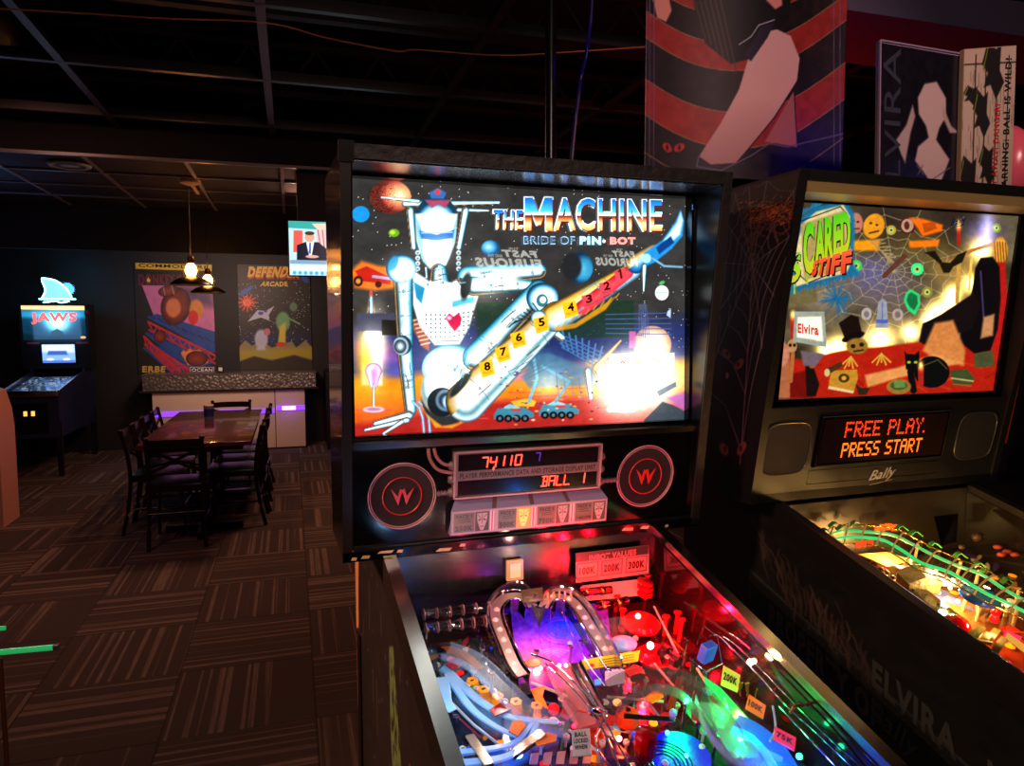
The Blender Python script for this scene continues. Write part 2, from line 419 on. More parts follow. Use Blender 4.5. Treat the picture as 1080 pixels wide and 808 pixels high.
# open suspended grid near the camera
g = MB(); 
for i in range(-5, 6):
    x = -.085 + i * .955 + 0
    g.box(x - .02, x + .02, -1.5, 5.43, 2.885, 2.9); g.box(x - .004, x + .004, -1.5, 5.43, 2.9, 2.94)
for y in (-.6, .35, 1.3, 2.25, 3.2, 4.15, 5.1):
    g.box(-5.4, 5.4, y - .018, y + .018, 2.884, 2.899); g.box(-5.4, 5.4, y - .004, y + .004, 2.899, 2.94)
struct(g.build('trim_1', grid))
# lower tiled grid further in
g = MB(); 
for i in range(-6, 2):
    x = -.03 + i * .62
    g.box(x - .012, x + .012, 5.43, 7.65, 2.70, 2.712)
for i in range(1, 4):
    y = 5.43 + i * .555; g.box(-5.4, .75, y - .012, y + .012, 2.699, 2.711)
struct(g.build('trim_2', mat('grid_bar', (.42, .42, .45), .35)))
struct(MB().box(-5.4, .75, 5.43, 7.65, 2.712, 2.74).build('ceiling_low', mat('black_ceiling_tile', (.06, .06, .065), .8, bump=(80, .4, .5))))
struct(MB().box(-5.4, .75, 5.40, 5.43, 2.697, 2.715).build('trim_3', mat('grey_edge_angle', (.45, .42, .42), .3)))
struct(MB().box(-5.4, .75, 5.41, 5.43, 2.715, 2.95).build('trim_4', mat('black_soffit', (.035, .035, .04), .85)))
# soffit over the bar
struct(MB().box(-5.4, .75, 7.65, 10.4, 2.56, 3.2).build('ceiling_soffit', mat('black_soffit', (.035, .035, .04), .85)))
struct(MB().box(-5.4, .75, 7.62, 7.66, 2.30, 3.2).build('wall_soffit', mat('black_soffit', (.03, .03, .035), .85)))
# dark column with the television
struct(MB().box(.07, .42, 5.55, 5.9, 2.33, 2.95).build('ceiling_drop_box', mat('dark_red_column', (.05, .028, .03), .6)))

# air duct, pipe and joists above the open grid
t = MB().tube([(-1.7, 2.0, 3.3), (-1.45, 6.6, 3.3)], .22, 20)
for k in range(8): t.tube([(-1.7 + .03 * k, 2.2 + k * .55, 3.3), (-1.698 + .03 * k, 2.24 + k * .55, 3.3)], .23, 20)
tag(t.build('air_duct', mat('dull_duct_steel', (.16, .13, .13), .45, .6), smooth=40), 'dark round air duct running above the ceiling grid, upper left', 'air duct')
for i, y in enumerate((2.6, 3.9, 5.2)):
    j = MB().box(-5.3, 5.3, y - .03, y + .03, 3.42, 3.46).box(-5.3, 5.3, y - .03, y + .03, 3.12, 3.15)
    for k in range(-12, 13): j.bar((k * .42, y, 3.14), (k * .42 + .21, y, 3.43), .02, .02); j.bar((k * .42 + .21, y, 3.43), (k * .42 + .42, y, 3.14), .02, .02)
    struct(j.build('trim_%d' % (5 + i), mat('dark_joist', (.10, .06, .06), .6)))
tag(MB().tube([(.723, 2.0, 3.58), (.723, 2.0, 1.0), (.723, 2.0, .0)], .0165, 14).build('black_pole', mat('black_pipe', (.06, .055, .075), .25), smooth=40), 'thin black vertical pole rising behind the middle pinball machine', 'pole')
tag(MB().tube(catmull([(.90, 2.04, 3.55), (.862, 2.03, 2.56), (.825, 2.03, 2.3), (.80, 2.03, 2.09), (.80, 2.04, 1.9)]), .006, 6).build('blue_cable', mat('dark_blue_cable', (.10, .09, .38), .4), smooth=60), 'dark blue cable hanging beside the black pole', 'cable')
tag(MB().tube(catmull([(-1.9, 3.7, 2.88), (-1.075, 3.467, 2.86), (-.5, 3.36, 2.85), (-.067, 3.281, 2.85), (.182, 3.319, 2.83), (.487, 3.384, 2.83), (.579, 3.369, 2.84), (.95, 3.3, 2.83), (1.276, 3.185, 2.84), (1.8, 3.1, 2.9)]), .0032, 6).build('orange_wire', mat('orange_wire', (.72, .36, .18), .5), smooth=60), 'thin orange wire strung across under the dark ceiling', 'wire')
b = MB().box(1.9, 4.4, 2.3, 2.75, 2.755, 3.3)
struct(b.build('trim_8', mat('grey_bulkhead', (.36, .33, .40), .6)))
# ceiling speaker ring
sp = empty('ceiling_speaker', (-1.42, 5.75, 2.70), 0, 'round ceiling speaker with a pale ring in the dark tile', 'speaker')
MB().lathe([(.10, 0), (.10, -.008), (.125, -.012), (.135, 0)], n=32).build('rim', mat('pale_ring', (.55, .58, .62), .5), sp, 40)
MB().lathe([(0, -.004), (.10, -.004), (.10, 0)], n=32).build('grille', mat('dark_grille', (.12, .12, .13), .6), sp, 40)
MB().lathe([(.045, -.006), (.055, -.008), (.06, -.005)], n=32).build('inner_ring', mat('pale_ring', (.55, .58, .62), .5), sp, 40)
pl = empty('ceiling_fixture', (-.70, 6.1, 2.70), 0, 'small round ceiling mount lit from the pendant below', 'ceiling mount')
MB().lathe([(.075, 0), (.075, -.02), (.03, -.035), (0, -.035)], n=24).build('canopy_cap', mat('cream_metal', (.75, .62, .45), .5), pl, 40)
MB().box(-.012, .012, .02, .5, -.02, -.006).build('bracket', mat('cream_metal', (.75, .62, .45), .5), pl)

# ------------------------------------------------------------ pendants
shade_m = mat('black_enamel_shade', (.03, .025, .02), .35); bulb_m = mat('warm_bulb', (1, .7, .4), .3, emit=(1, .66, .32), es=28); cord_m = mat('black_cord', (.03, .03, .03), .6)
def pendant(x, y, z, label, top=2.55):
    p = empty('pendant_lamp', (x, y, z), 0, label, 'pendant lamp', None)
    MB().tube([(0, 0, .20), (0, 0, top - z)], .005, 6).build('cord', cord_m, p, 60)
    MB().lathe([(0, .21), (.02, .21), (.026, .19), (.026, .165), (.018, .155)], n=16).build('socket', mat('brass_socket', (.35, .2, .08), .35, .9), p, 40)
    MB().lathe([(0, .158), (.02, .155), (.038, .13), (.045, .10), (.034, .065), (0, .05)], n=18).build('bulb', bulb_m, p, 60)
    c = MB()
    for k in range(6):
        a = k * PI / 3; c.tube([(.024 * math.cos(a), .024 * math.sin(a), .165), (.06 * math.cos(a), .06 * math.sin(a), .11), (.05 * math.cos(a), .05 * math.sin(a), .045)], .002, 4)
    c.build('cage', shade_m, p)
    MB().lathe([(.02, .06), (.05, .052), (.10, .035), (.145, .005), (.152, -.012), (.147, -.012), (.14, .002), (.10, .028), (.05, .045), (.02, .052)], n=32).build('shade', shade_m, p, 40)
    lamp('POINT', 'pendant_bulb_light', (x, y, z + .02), (1, .62, .36), 16, .03)
    lamp('POINT', 'pendant_glow_light', (x, y, z + .25), (1, .62, .30), 2.0, .03)
    return p
pendant(-.73, 6.2, 1.93, 'black saucer pendant with glowing bulb, nearer and higher one', 2.70)
pendant(-.72, 7.3, 1.915, 'black saucer pendant with glowing bulb, farther and lower one', 2.70)

# ------------------------------------------------------------ bar counter
bc = empty('bar_counter', (-.75, 10.1, 0), 0, 'long bar counter with diamond plate band and pale panels', 'bar counter')
pm = mat('pale_laminate', (.80, .72, .66), .5)
def L(x0, x1, y0, y1, z0, z1, q=0): return MB().box(x0 + .75, x1 + .75, y0 - 10.1, y1 - 10.1, z0, z1, q)
L(-1.66, -.22, 9.88, 10.38, .02, .80).build('front_panel', pm, bc)
L(-.21, .155, 9.88, 10.38, .02, .80).build('front_panel', pm, bc)
L(-.222, -.208, 9.885, 10.38, .02, .80).build('seam_strip', mat('dark_seam', (.12, .1, .1), .5), bc)
L(-1.64, .14, 9.90, 10.38, .0, .02).build('plinth', cord_m, bc)
L(-1.80, .33, 9.84, 10.38, .775, .80).build('worktop', mat('dark_edge', (.15, .13, .13), .3), bc)
dm = D.materials.new('diamond_plate'); dm.use_nodes = True; nt = dm.node_tree; N = nt.nodes; Lk = nt.links.new
bs = N['Principled BSDF']; bs.inputs['Metallic'].default_value = .9; bs.inputs['Roughness'].default_value = .3; bs.inputs['Base Color'].default_value = (.35, .34, .34, 1)
tc = nd('ShaderNodeTexCoord'); ch = nd('ShaderNodeTexVoronoi'); ch.inputs['Scale'].default_value = 26; Lk(tc.outputs['Object'], ch.inputs['Vector'])
bp = nd('ShaderNodeBump'); bp.inputs['Strength'].default_value = .5; bp.inputs['Distance'].default_value = .008; Lk(ch.outputs['Distance'], bp.inputs['Height']); Lk(bp.outputs[0], bs.inputs['Normal'])
cr = nd('ShaderNodeValToRGB'); cr.color_ramp.elements[0].color = (.55, .52, .5, 1); cr.color_ramp.elements[1].color = (.30, .29, .28, 1); cr.color_ramp.elements[1].position = .55; Lk(ch.outputs['Distance'], cr.inputs[0]); Lk(cr.outputs[0], bs.inputs['Base Color'])
L(-1.76, .30, 9.855, 10.34, .80, .985).build('diamond_plate_band', dm, bc)
L(-1.77, .31, 9.85, 10.345, .985, 1.0).build('edge_trim', mat('bright_edge', (.5, .5, .5), .3, .8), bc)
pur = mat('purple_led', (.5, .3, 1), .3, emit=(.50, .22, 1), es=1.6)
L(-.20, .155, 9.868, 9.88, .50, .56).build('led_strip', pur, bc)
L(-1.66, -.225, 9.868, 9.88, .47, .53).build('led_strip', pur, bc)
o = L(-.13, .04, 9.864, 9.868, .505, .555).build('led_hot_spot', mat('violet_led_core', (.9, .7, 1), .3, emit=(.95, .72, 1), es=2.2), bc, label='brightest part of the purple strip')
lamp('POINT', 'led_strip_light', (-.05, 9.75, .52), (.5, .2, 1), .5, .05)
# small tap/receipt device on the bar
d = empty('bar_device', (-.86, 9.9, 1.0), 0, 'small black device with a pale front standing on the bar', 'device')
MB().box(-.035, .035, -.03, .03, 0, .10, .006).build('body', cord_m, d); MB().box(-.022, .022, -.033, -.030, .03, .075).build('front_label', mat('pale_label', (.8, .8, .78), .5), d)
# black cabinet right of the counter
tag(MB().box(.42, 1.4, 9.6, 10.38, 0, 1.0, .01).box(.44, 1.38, 9.58, 9.6, .55, .6).build('black_cabinet', mat('black_cabinet', (.04, .04, .045), .4)), 'low black cabinet right of the bar counter', 'cabinet')

# ------------------------------------------------------------ wall posters (generic prints)
PM = artmat('poster_print', .85, 0, .5)
def wallposter(cv, name, x0, x1, z0, z1, y, label):
    m = Vector(((x0 + x1) / 2, y, z0))
    o = cv.build(name, PM, flat((x0 - m.x, 0, z1 - z0), (x1 - m.x, 0, z1 - z0), (x1 - m.x, 0, 0), (x0 - m.x, 0, 0)), (0, -1, 0), eps=.0012, thick=.01)
    o.location = m; tag(o, label, 'poster'); return o
c = Canvas([(42, 50), (523, 55), (541, 735), (75, 745)], 190, 300, (.07, .07, .09))
c.poly([(95, 200), (520, 205), (545, 560), (400, 480), (165, 385)], (.80, .45, .68)); c.poly([(300, 205), (520, 205), (530, 330), (420, 330)], (.33, .24, .42), soft=60)
for k, (a, bb) in enumerate((((125, 400), (545, 600)), ((110, 500), (420, 720)), ((100, 590), (300, 740)))):
    c.poly([a, (a[0] + 60, a[1] - 22), (545, a[1] + 90), bb, (bb[0] - 10, bb[1] + 20)], (.10, .28, .62))
    for q in range(9): c.line([(a[0] + 20 + q * 48, a[1] - 10 + q * 20), (a[0] + 50 + q * 48, a[1] - 20 + q * 20 + 30)], 8, (.05, .15, .40))
for (x0, y0, x1, y1) in ((135, 430, 545, 640), (180, 590, 400, 735), (110, 520, 330, 740)):
    c.line([(x0, y0), (x1, y1)], 14, (.80, .16, .24)); c.line([(x0 + 5, y0 + 48), (x1, y1 + 48)], 12, (.72, .12, .2))
    for q in range(7):
        f = q / 7; c.line([(x0 + (x1 - x0) * f, y0 + (y1 - y0) * f), (x0 + (x1 - x0) * (f + .07), y0 + (y1 - y0) * (f + .07) + 45), (x0 + (x1 - x0) * (f + .14), y0 + (y1 - y0) * (f + .14))], 9, (.75, .14, .22))
# plain stand-in shapes in the print's colours: barrels and boulders
BR = ramp([(0, (.62, .24, .16)), (.7, (.45, .13, .12)), (1, (.2, .05, .05))])
c.ell(300, 330, 90, 120, rad=BR, ang=.2); c.ell(285, 340, 45, 60, (.85, .5, .3), soft=12); c.ell(255, 235, 62, 36, rad=BR, ang=-.2); c.line([(225, 215), (235, 260)], 7, (.55, .55, .6)); c.line([(275, 205), (290, 255)], 7, (.55, .55, .6))
c.ell(425, 350, 42, 62, (.85, .55, .25), soft=14); c.ell(405, 400, 30, 45, (.85, .10, .14)); c.ell(205, 520, 38, 40, rad=BR)
c.poly([(330, 620), (345, 600), (360, 612), (385, 590), (400, 605), (440, 598), (470, 620), (495, 680), (450, 700), (370, 695)], (.95, .55, .25), soft=8); c.ell(425, 655, 65, 48, rad=BR)
c.poly([(55, 60), (520, 68), (518, 108), (57, 98)], (.88, .75, .22)); c.text('COMMODORE', [(75, 64), (500, 72), (498, 94), (75, 86)], (.12, .08, .03), .02)
c.text('DONKEY KONG', [(72, 130), (440, 130), (442, 195), (76, 205)], (.42, .10, .22), .05); c.poly([(134, 148), (140, 162), (153, 164), (143, 174), (147, 187), (134, 179), (122, 188), (125, 173), (116, 164), (129, 161)], (.95, .8, .2))
c.text('ERBE', [(100, 700), (240, 700), (236, 738), (100, 740)], (.78, .66, .30), .05); c.poly([(385, 705), (530, 705), (530, 742), (385, 742)], (.85, .88, .9)); c.poly([(389, 709), (526, 709), (526, 738), (389, 738)], (.03, .04, .10)); c.text('OCEAN', [(395, 713), (520, 713), (520, 734), (395, 734)], (.9, .92, .95), .03)
c.im += c.noise(20, .05)[..., None]
wallposter(c, 'game_poster', -1.9, -.96, .99, 2.425, 10.385, 'tall arcade poster with yellow top band and blue and red girders')
c = Canvas([(42, 250), (372, 255), (383, 745), (58, 750)], 190, 300, (.02, .03, .06))
rs = np.random.RandomState(5)
for q in range(230): c.ell(rs.uniform(45, 375), rs.uniform(330, 620), rs.uniform(.8, 2.2), None, (.8, .85, .9))
c.glow(210, 600, 190, (.02, .08, .30), 40); c.poly([(50, 640), (80, 605), (110, 630), (160, 612), (200, 640), (290, 610), (310, 640), (350, 605), (383, 640), (383, 750), (50, 750)], (.55, .52, .36), soft=6)
c.poly([(50, 650), (383, 640), (383, 690), (50, 700)], (.66, .60, .18), soft=20); c.poly([(55, 705), (120, 680), (200, 700), (300, 675), (383, 700), (383, 760), (50, 760)], (.14, .12, .08), soft=10)
c.glow(90, 430, 30, (1, .25, .1)); c.ell(90, 430, 14, 14, (1.0, .85, .6), soft=10)
for q in range(12): c.line([(90, 430), (90 + 42 * math.cos(q * .52), 430 + 42 * math.sin(q * .52))], 4, (.95, .35, .2))
c.poly([(90, 520), (135, 465), (170, 470), (212, 445), (185, 490), (188, 515), (150, 500)], (.72, .75, .85)); c.ell(150, 480, 12, 8, (.2, .3, .7)); c.ell(172, 470, 8, 6, (.2, .3, .7))
c.ell(45 + 40, 375, 42, 12, (.12, .35, .75), ang=-.6, soft=8); c.ell(350, 322, 22, 12, (.12, .3, .7), ang=.7, soft=6)
c.ell(152, 600, 30, 45, (.70, .74, .85), soft=10); c.ell(178, 567, 15, 17, (.75, .45, .5)); c.ell(152, 650, 20, 22, (.75, .78, .85), soft=8); c.ell(150, 665, 45, 14, (.6, .62, .3), soft=10)
c.ell(250, 520, 32, 48, (.40, .65, .45), soft=10); c.ell(297, 450, 18, 22, (.35, .5, .4), soft=8); c.line([(270, 500), (325, 530)], 8, (.4, .65, .45)); c.poly([(235, 540), (262, 520), (262, 620), (225, 640)], (.82, .75, .28), soft=8); c.ell(240, 625, 25, 10, (.8, .2, .15), soft=6)
for dx, cc in ((3, (.75, .15, .08)), (0, (.90, .74, .22))):
    c.text('DEFENDER', [(97 + dx, 262 + dx * 2), (345 + dx, 262 + dx * 2), (320 + dx, 312 + dx * 3), (90 + dx, 312 + dx * 3)], cc, .06)
c.text('ARCADE', [(155, 332), (268, 332), (272, 355), (145, 355)], (.9, .75, .25), .05)
wallposter(c, 'space_poster', -.66, .277, .99, 2.42, 10.385, 'tall starry space poster with yellow title and grey moonscape')

# ------------------------------------------------------------ television
tv = empty('television', (.36, 5.5, 1.955), -.05, 'small wall television on the dark column showing a news desk', 'television')
MB().box(-.365, .33, 0, .04, 0, .40, .006).build('casing', mat('black_plastic', (.03, .03, .03), .4), tv)
MB().box(-.05, .05, .04, .06, .1, .3).build('wall_bracket', cord_m, tv)
c = Canvas([(283, 58), (600, 60), (600, 300), (290, 303)], 200, 150, (.75, .9, .95))
c.poly([(283, 58), (600, 60), (600, 105), (283, 90)], (.2, .65, .62)); c.poly([(360, 68), (450, 62), (450, 92), (380, 96)], (.9, .8, .7)); c.poly([(375, 95), (440, 95), (440, 180), (375, 180)], (.85, .75, .75))
for q in range(5): c.line([(380 + q * 15, 96), (390 + q * 12, 180)], 3, (.7, .2, .25))
c.poly([(300, 100), (330, 100), (330, 200), (300, 200)], (.95, .35, .3)); c.poly([(415, 165), (445, 160), (445, 235), (415, 235)], (.1, .45, .8))
c.poly([(312, 168), (340, 152), (382, 152), (408, 180), (412, 235), (312, 235)], (.06, .08, .16)); c.poly([(342, 152), (368, 152), (360, 215), (352, 215)], (.95, .97, 1)); c.poly([(352, 155), (358, 155), (358, 205), (351, 205)], (.3, .35, .6)); c.ell(353, 130, 16, 22, (.85, .62, .52)); c.ell(353, 112, 16, 9, (.25, .17, .13)); c.ell(362, 218, 22, 7, (.85, .65, .6))
c.poly([(290, 235), (600, 235), (600, 252), (290, 252)], (.5, .62, .72)); c.poly([(290, 258), (600, 258), (600, 303), (290, 303)], (.85, .95, 1.05))
for q in range(9): c.ell(305 + q * 18, 292, 6, 8, (.2, .65, .9), soft=5)
c.build('screen', artmat('tv_picture', .05, 1.35, .2), flat((-.355, -.001, .392), (.32, -.001, .392), (.32, -.001, .008), (-.355, -.001, .008)), (0, -1, 0), tv, thick=.001)

# ------------------------------------------------------------ dining table and chairs
wood = mat('red_brown_tabletop', (.34, .15, .12), .2, bump=(6, .05, .5), coat=.4)
blk = mat('dark_bronze_metal', (.13, .09, .075), .3, .5); seatm = mat('black_vinyl_seat', (.05, .04, .035), .28)
tb = empty('dining_table', (-.68, 6.68, 0), 0, 'long dark red-brown table with chairs all around, in front of bar', 'table')
MB().box(-.385, .385, -1.06, 1.06, .725, .76, .006).build('tabletop', wood, tb, 30)
MB().box(-.32, .32, -1.0, 1.0, .69, .725).build('apron', blk, tb)
for yy in (-.6, .6):
    MB().lathe([(.03, .69), (.03, .05), (0, .05)], (0, yy, 0), 14).box(-.2, .2, yy - .2, yy + .2, .68, .69).build('pedestal', blk, tb, 40)
    f = MB(); f.bar((-.28, yy, .03), (.28, yy, .03), .06, .05); f.bar((0, yy - .28, .03), (0, yy + .28, .03), .06, .05); f.build('base', blk, tb)
def make_chair():
    r = empty('dining_chair', (0, 0, 0), 0)
    # faces +y (sits looking to +y), back at -y
    MB().box(-.19, .19, -.175, .195, .43, .462, .014).build('seat', seatm, r, 40)
    f = MB(); f.bar((-.17, -.17, .42), (-.17, .17, .42), .02, .03); f.bar((.17, -.17, .42), (.17, .17, .42), .02, .03); f.bar((-.17, .17, .42), (.17, .17, .42), .02, .03); f.bar((-.17, -.17, .42), (.17, -.17, .42), .02, .03); f.build('seat_frame', blk, r)
    for s in (-1, 1):
        MB().tube([(s * .165, .165, .43), (s * .185, .20, .0)], .012, 8).build('front_leg', blk, r, 60)
        MB().tube(catmull([(s * .19, -.245, 0), (s * .185, -.20, .22), (s * .18, -.18, .43), (s * .182, -.195, .62), (s * .185, -.235, .80)]), .0145, 8).ball((s * .185, -.235, .80), .019, 8).build('rear_leg', blk, r, 60)
    a = MB(); a.tube(catmull([(-.18, -.225, .775), (-.09, -.245, .78), (.09, -.245, .78), (.18, -.225, .775)], 5), .024, 8)
    a = MB(); a.sweep(catmull([(-.18, -.222, .765), (-.09, -.245, .768), (.09, -.245, .768), (.18, -.222, .765)], 5), [(-.008, -.028), (.008, -.028), (.008, .028), (-.008, .028)]); a.build('top_rail', blk, r, 40)
    x = MB()
    for s in (-1, 1):
        x.sweep(catmull([(s * .18, -.215, .72), (s * .07, -.225, .675), (-s * .07, -.215, .60), (-s * .18, -.19, .55)], 5), [(-.005, -.011), (.005, -.011), (.005, .011), (-.005, .011)])
        x.sweep(catmull([(s * .18, -.215, .69), (s * .06, -.22, .67), (-s * .06, -.215, .625), (-s * .18, -.195, .59)], 5), [(-.004, -.007), (.004, -.007), (.004, .007), (-.004, .007)])
    x.build('cross_back', blk, r, 40)
    b = MB(); b.tube([(-.18, .19, .20), (.18, .19, .20)], .008, 6); b.tube([(-.187, -.21, .2), (-.18, .185, .2)], .008, 6); b.tube([(.187, -.21, .2), (.18, .185, .2)], .008, 6); b.tube([(-.187, -.21, .26), (.187, -.21, .26)], .008, 6); b.build('stretcher', blk, r, 60)
    return r
ch0 = make_chair()
spots = [(-.815, 5.84, 0, 'nearest cross-back chair, at the near end of the long table'),
         (-.62, 7.98, PI, 'cross-back chair at the far end of the table, facing the camera'),
         (-1.02, 6.28, -PI / 2, 'cross-back chair on the left table side, nearest of its row'),
         (-1.02, 6.71, -PI / 2 + .02, 'cross-back chair on the left table side, second from the near end'),
         (-1.02, 7.14, -PI / 2 - .02, 'cross-back chair on the left table side, third from the near end'),
         (-1.02, 7.57, -PI / 2 + .02, 'cross-back chair on the left table side, farthest of its row'),
         (-.47, 6.28, PI / 2 - .02, 'cross-back chair on the right table side, nearest of its row'),
         (-.45, 6.71, PI / 2, 'cross-back chair on the right table side, second from the near end'),
         (-.46, 7.14, PI / 2 + .02, 'cross-back chair on the right table side, third from the near end'),
         (-.45, 7.57, PI / 2 - .02, 'cross-back chair on the right table side, farthest of its row')]
for i, (x, y, a, lb) in enumerate(spots):
    o = ch0 if i == 0 else copy_tree(ch0)
    o.location = (x, y, 0); o.rotation_euler = (0, 0, a); tag(o, lb, 'chair', 'cross-back chairs round the long table')
cup = empty('drink_tumbler', (-.72, 7.0, .76), 0, 'blue and silver drink tumbler standing on the long table', 'tumbler')
MB().lathe([(0, 0), (.036, 0), (.04, .01), (.043, .13), (.039, .13), (.036, .02), (0, .015)], n=24).build('body', mat('silver_blue_cup', (.42, .45, .62), .3, .3), cup, 40)
MB().lathe([(.0405, .03), (.0425, .10), (.043, .10), (.041, .03)], n=24).build('printed_band', mat('blue_print', (.10, .14, .45), .4), cup, 40, label='dark blue printed band')
MB().lathe([(0, .135), (.04, .135), (.044, .13), (.044, .125), (.04, .125)], n=24).build('lid', mat('pale_lid', (.75, .7, .7), .4), cup, 40)

# ------------------------------------------------------------ left edge things
bp_ = MB().prism([(-3.0, 0), (-2.225, 0), (-2.225, .78), (-2.238, .93), (-2.275, 1.08), (-2.33, 1.10), (-3.0, 1.10)], 'y', 6.62, 6.98)
tag(bp_.build('booth_end_panel', mat('pinkish_beige_laminate', (.72, .52, .46), .5), smooth=25), 'pinkish beige end panel cut by the left edge of the photo', 'panel')
rl = empty('chrome_rail_stand', (-.86, 2.16, 0), 0, 'chrome bar stand with painted green reflection, cut by the left edge of the photo', 'rail stand')
chg = mat('painted_green_reflection', (.5, .8, .7), .15, .5, emit=(.05, .75, .40), es=.55)  # emission stands in for green light reflected on the chrome
MB().tube([(-.25, .0, .757), (.248, -.012, .748)], .0075, 10).build('bar', chg, rl, 60)
MB().tube([(-.25, .17, .752), (.068, .165, .75)], .006, 10).build('bar', chg, rl, 60)
MB().box(.235, .25, -.02, -.005, .74, .756, .002).build('bar_end_cap', mat('steel_cap', (.7, .72, .8), .2, .9), rl)
MB().tube([(.116, -.022, .74), (.118, -.02, .03)], .006, 8).build('post', mat('copper_brown_post', (.40, .22, .15), .4, .3), rl, 60)
MB().tube([(-.22, .08, .75), (-.22, .08, .03)], .012, 8).build('post', mat('copper_brown_post', (.4, .22, .15)), rl, 60)
MB().box(-.3, .16, -.1, .2, 0, .03, .004).build('base_plate', mat('black_plastic', (.03, .03, .03), .4), rl)
# ============================================================ pinball machines
MO = Vector((.0657, 1.2676, 0)); MR = .0363
blackwood = mat('black_painted_cabinet', (.035, .032, .038), .42, bump=(30, .08, .5))
scuffed = mat('scuffed_black_edge', (.14, .12, .105), .55, bump=(60, .3, .85))
gloss = mat('gloss_black_panel', (.015, .014, .018), .14, coat=.2)
satin = mat('satin_black_board', (.02, .018, .022), .26)
steel = mat('brushed_steel_rail', (.72, .69, .65), .2, 1)
chrome_m = mat('chrome_trim', (.85, .85, .88), .08, 1)
rubber = mat('white_rubber', (.8, .78, .74), .6)
glass_m = pane('playfield_glass', (.97, .98, .98), .25)
clear = pane('clear_plastic', (.90, .92, .93), 1.6, .08); milky = mat('milky_clear_plastic', (.70, .78, .85), .12, alpha=.14)
smoke = mat('mauve_clear_plastic', (.36, .22, .28), .12, alpha=.38); pane('smoked_plastic', (.55, .50, .55), 1.8, .1)
plate = mat('dark_machine_parts', (.09, .08, .09), .4, .4)
def emis(name, c, s, base=(.2, .2, .2)): return mat(name, base, .3, emit=c, es=s)

m1 = empty('pinball_machine', MO, MR, 'lit pinball machine in the middle with a chrome robot-like backglass', 'pinball machine')
SL = .2523; LEAN = -.0917 / .6852; ZB = 1.193
def fy(z): return LEAN * (z - ZB)
# ---- cabinet
CU0, CU1 = .0835, .6415
def side_poly(zr, back, front, lift=.012): return [(back, .50), (back, zr + .02), (.02, zr + .02), (0, zr + lift), (front, zr + lift + SL * front), (front, .46), (-.2, .47)]
b = MB()
b.prism(side_poly(1.172, .45, -1.07), 'x', CU0, CU0 + .019); b.prism(side_poly(1.172, .45, -1.07), 'x', CU1 - .019, CU1)
b.box(CU0 + .019, CU1 - .019, -1.07, -1.05, .46, .86); b.box(CU0 + .019, CU1 - .019, .43, .45, .50, 1.19); b.box(CU0 + .019, CU1 - .019, -1.05, .43, .48, .50)
b.build('cabinet', blackwood, m1)
# worn side paint: bare wood sliver at the rear corner, green flames
sd = Canvas([(372, 590), (500, 560), (520, 820), (372, 820)], 150, 260, (.05, .04, .05))
def sidemap(a, bb):   # left side sheet: v .45 -> -.65
    v_ = .445 - a * 1.1; zt = np.where(v_ > 0, 1.185, 1.178 + SL * v_); z = zt - bb * .62
    return np.full_like(v_, CU0 - .0008), v_, z
sd2 = Canvas(UNIT, 260, 200, (.11, .075, .075))
sd2.im += sd2.noise(30, .03, 2)[..., None]
sd2.poly([(0, 0), (.06, 0), (.075, .1), (.05, .3), (.035, .6), (0, .8)], (.85, .52, .26)); 
for q in range(14):
    x = R.uniform(.1, .9); y = R.uniform(.1, .7); sd2.line([(x, y), (x + R.uniform(-.01, .01), y + R.uniform(.05, .2))], .004, (.32, .26, .20))
sd2.poly([(.44, .20), (.48, .15), (.52, .35), (.57, .55), (.63, .95), (.47, .95), (.46, .6), (.44, .4)], (.33, .40, .22), soft=.006)
for q in range(150): sd2.ell(.45 + R.uniform(.0, .14), R.uniform(.2, .95), R.uniform(.002, .006), R.uniform(.004, .02), (.10, .08, .07))
sd2.poly([(.62, .45), (.64, .5), (.66, .8), (.64, .95), (.62, .7)], (.50, .42, .12), soft=.006); sd2.poly([(.60, .3), (.61, .3), (.615, .42), (.605, .42)], (.5, .3, .12))
for q in range(40): sd2.ell(R.uniform(.05, .95), R.uniform(.1, .95), .002, .003, (.45, .43, .5))
sd2.build('side_art', artmat('worn_side_paint', 1.3, 0, .5), sidemap, (-1, 0, 0), m1)
# ---- rails, glass
def rails(m, u0, u1, zr, mt, front, out=.016, inn=.0195, drop=.04, th=.003):
    for s, u in ((-1, u0), (1, u1)):
        a = u - s * (-.003) ; o_, i_ = (u - .003, u + inn) if s < 0 else (u - inn, u + .003)
        r = MB()
        P = lambda x, v, dz: (x, v, zr + SL * v + dz)
        r.hexa([P(o_, front, .010), P(i_, front, .010), P(i_, 0, .010), P(o_, 0, .010), P(o_, front, .014), P(i_, front, .014), P(i_, 0, .014), P(o_, 0, .014)])
        w0, w1 = (o_, o_ + th) if s < 0 else (i_ - th, i_)
        r.hexa([P(w0, front, -drop), P(w1, front, -drop), P(w1, 0, -drop), P(w0, 0, -drop), P(w0, front, .010), P(w1, front, .010), P(w1, 0, .010), P(w0, 0, .010)])
        w0, w1 = (i_ - .0015, i_) if s < 0 else (o_, o_ + .0015)
        r.hexa([P(w0, front, -.004), P(w1, front, -.004), P(w1, 0, -.004), P(w0, 0, -.004), P(w0, front, .010), P(w1, front, .010), P(w1, 0, .010), P(w0, 0, .010)])
        r.build('side_rail', mt, m)
rails(m1, CU0, CU1, 1.182, steel, -1.07)
g = MB(); P = lambda u, v, dz: (u, v, 1.185 + SL * v + dz)
g.add([P(.103, -1.05, 0), P(.622, -1.05, 0), P(.622, .0, 0), P(.103, .0, 0)], [(0, 1, 2, 3)]); g.build('playfield_glass', glass_m, m1)
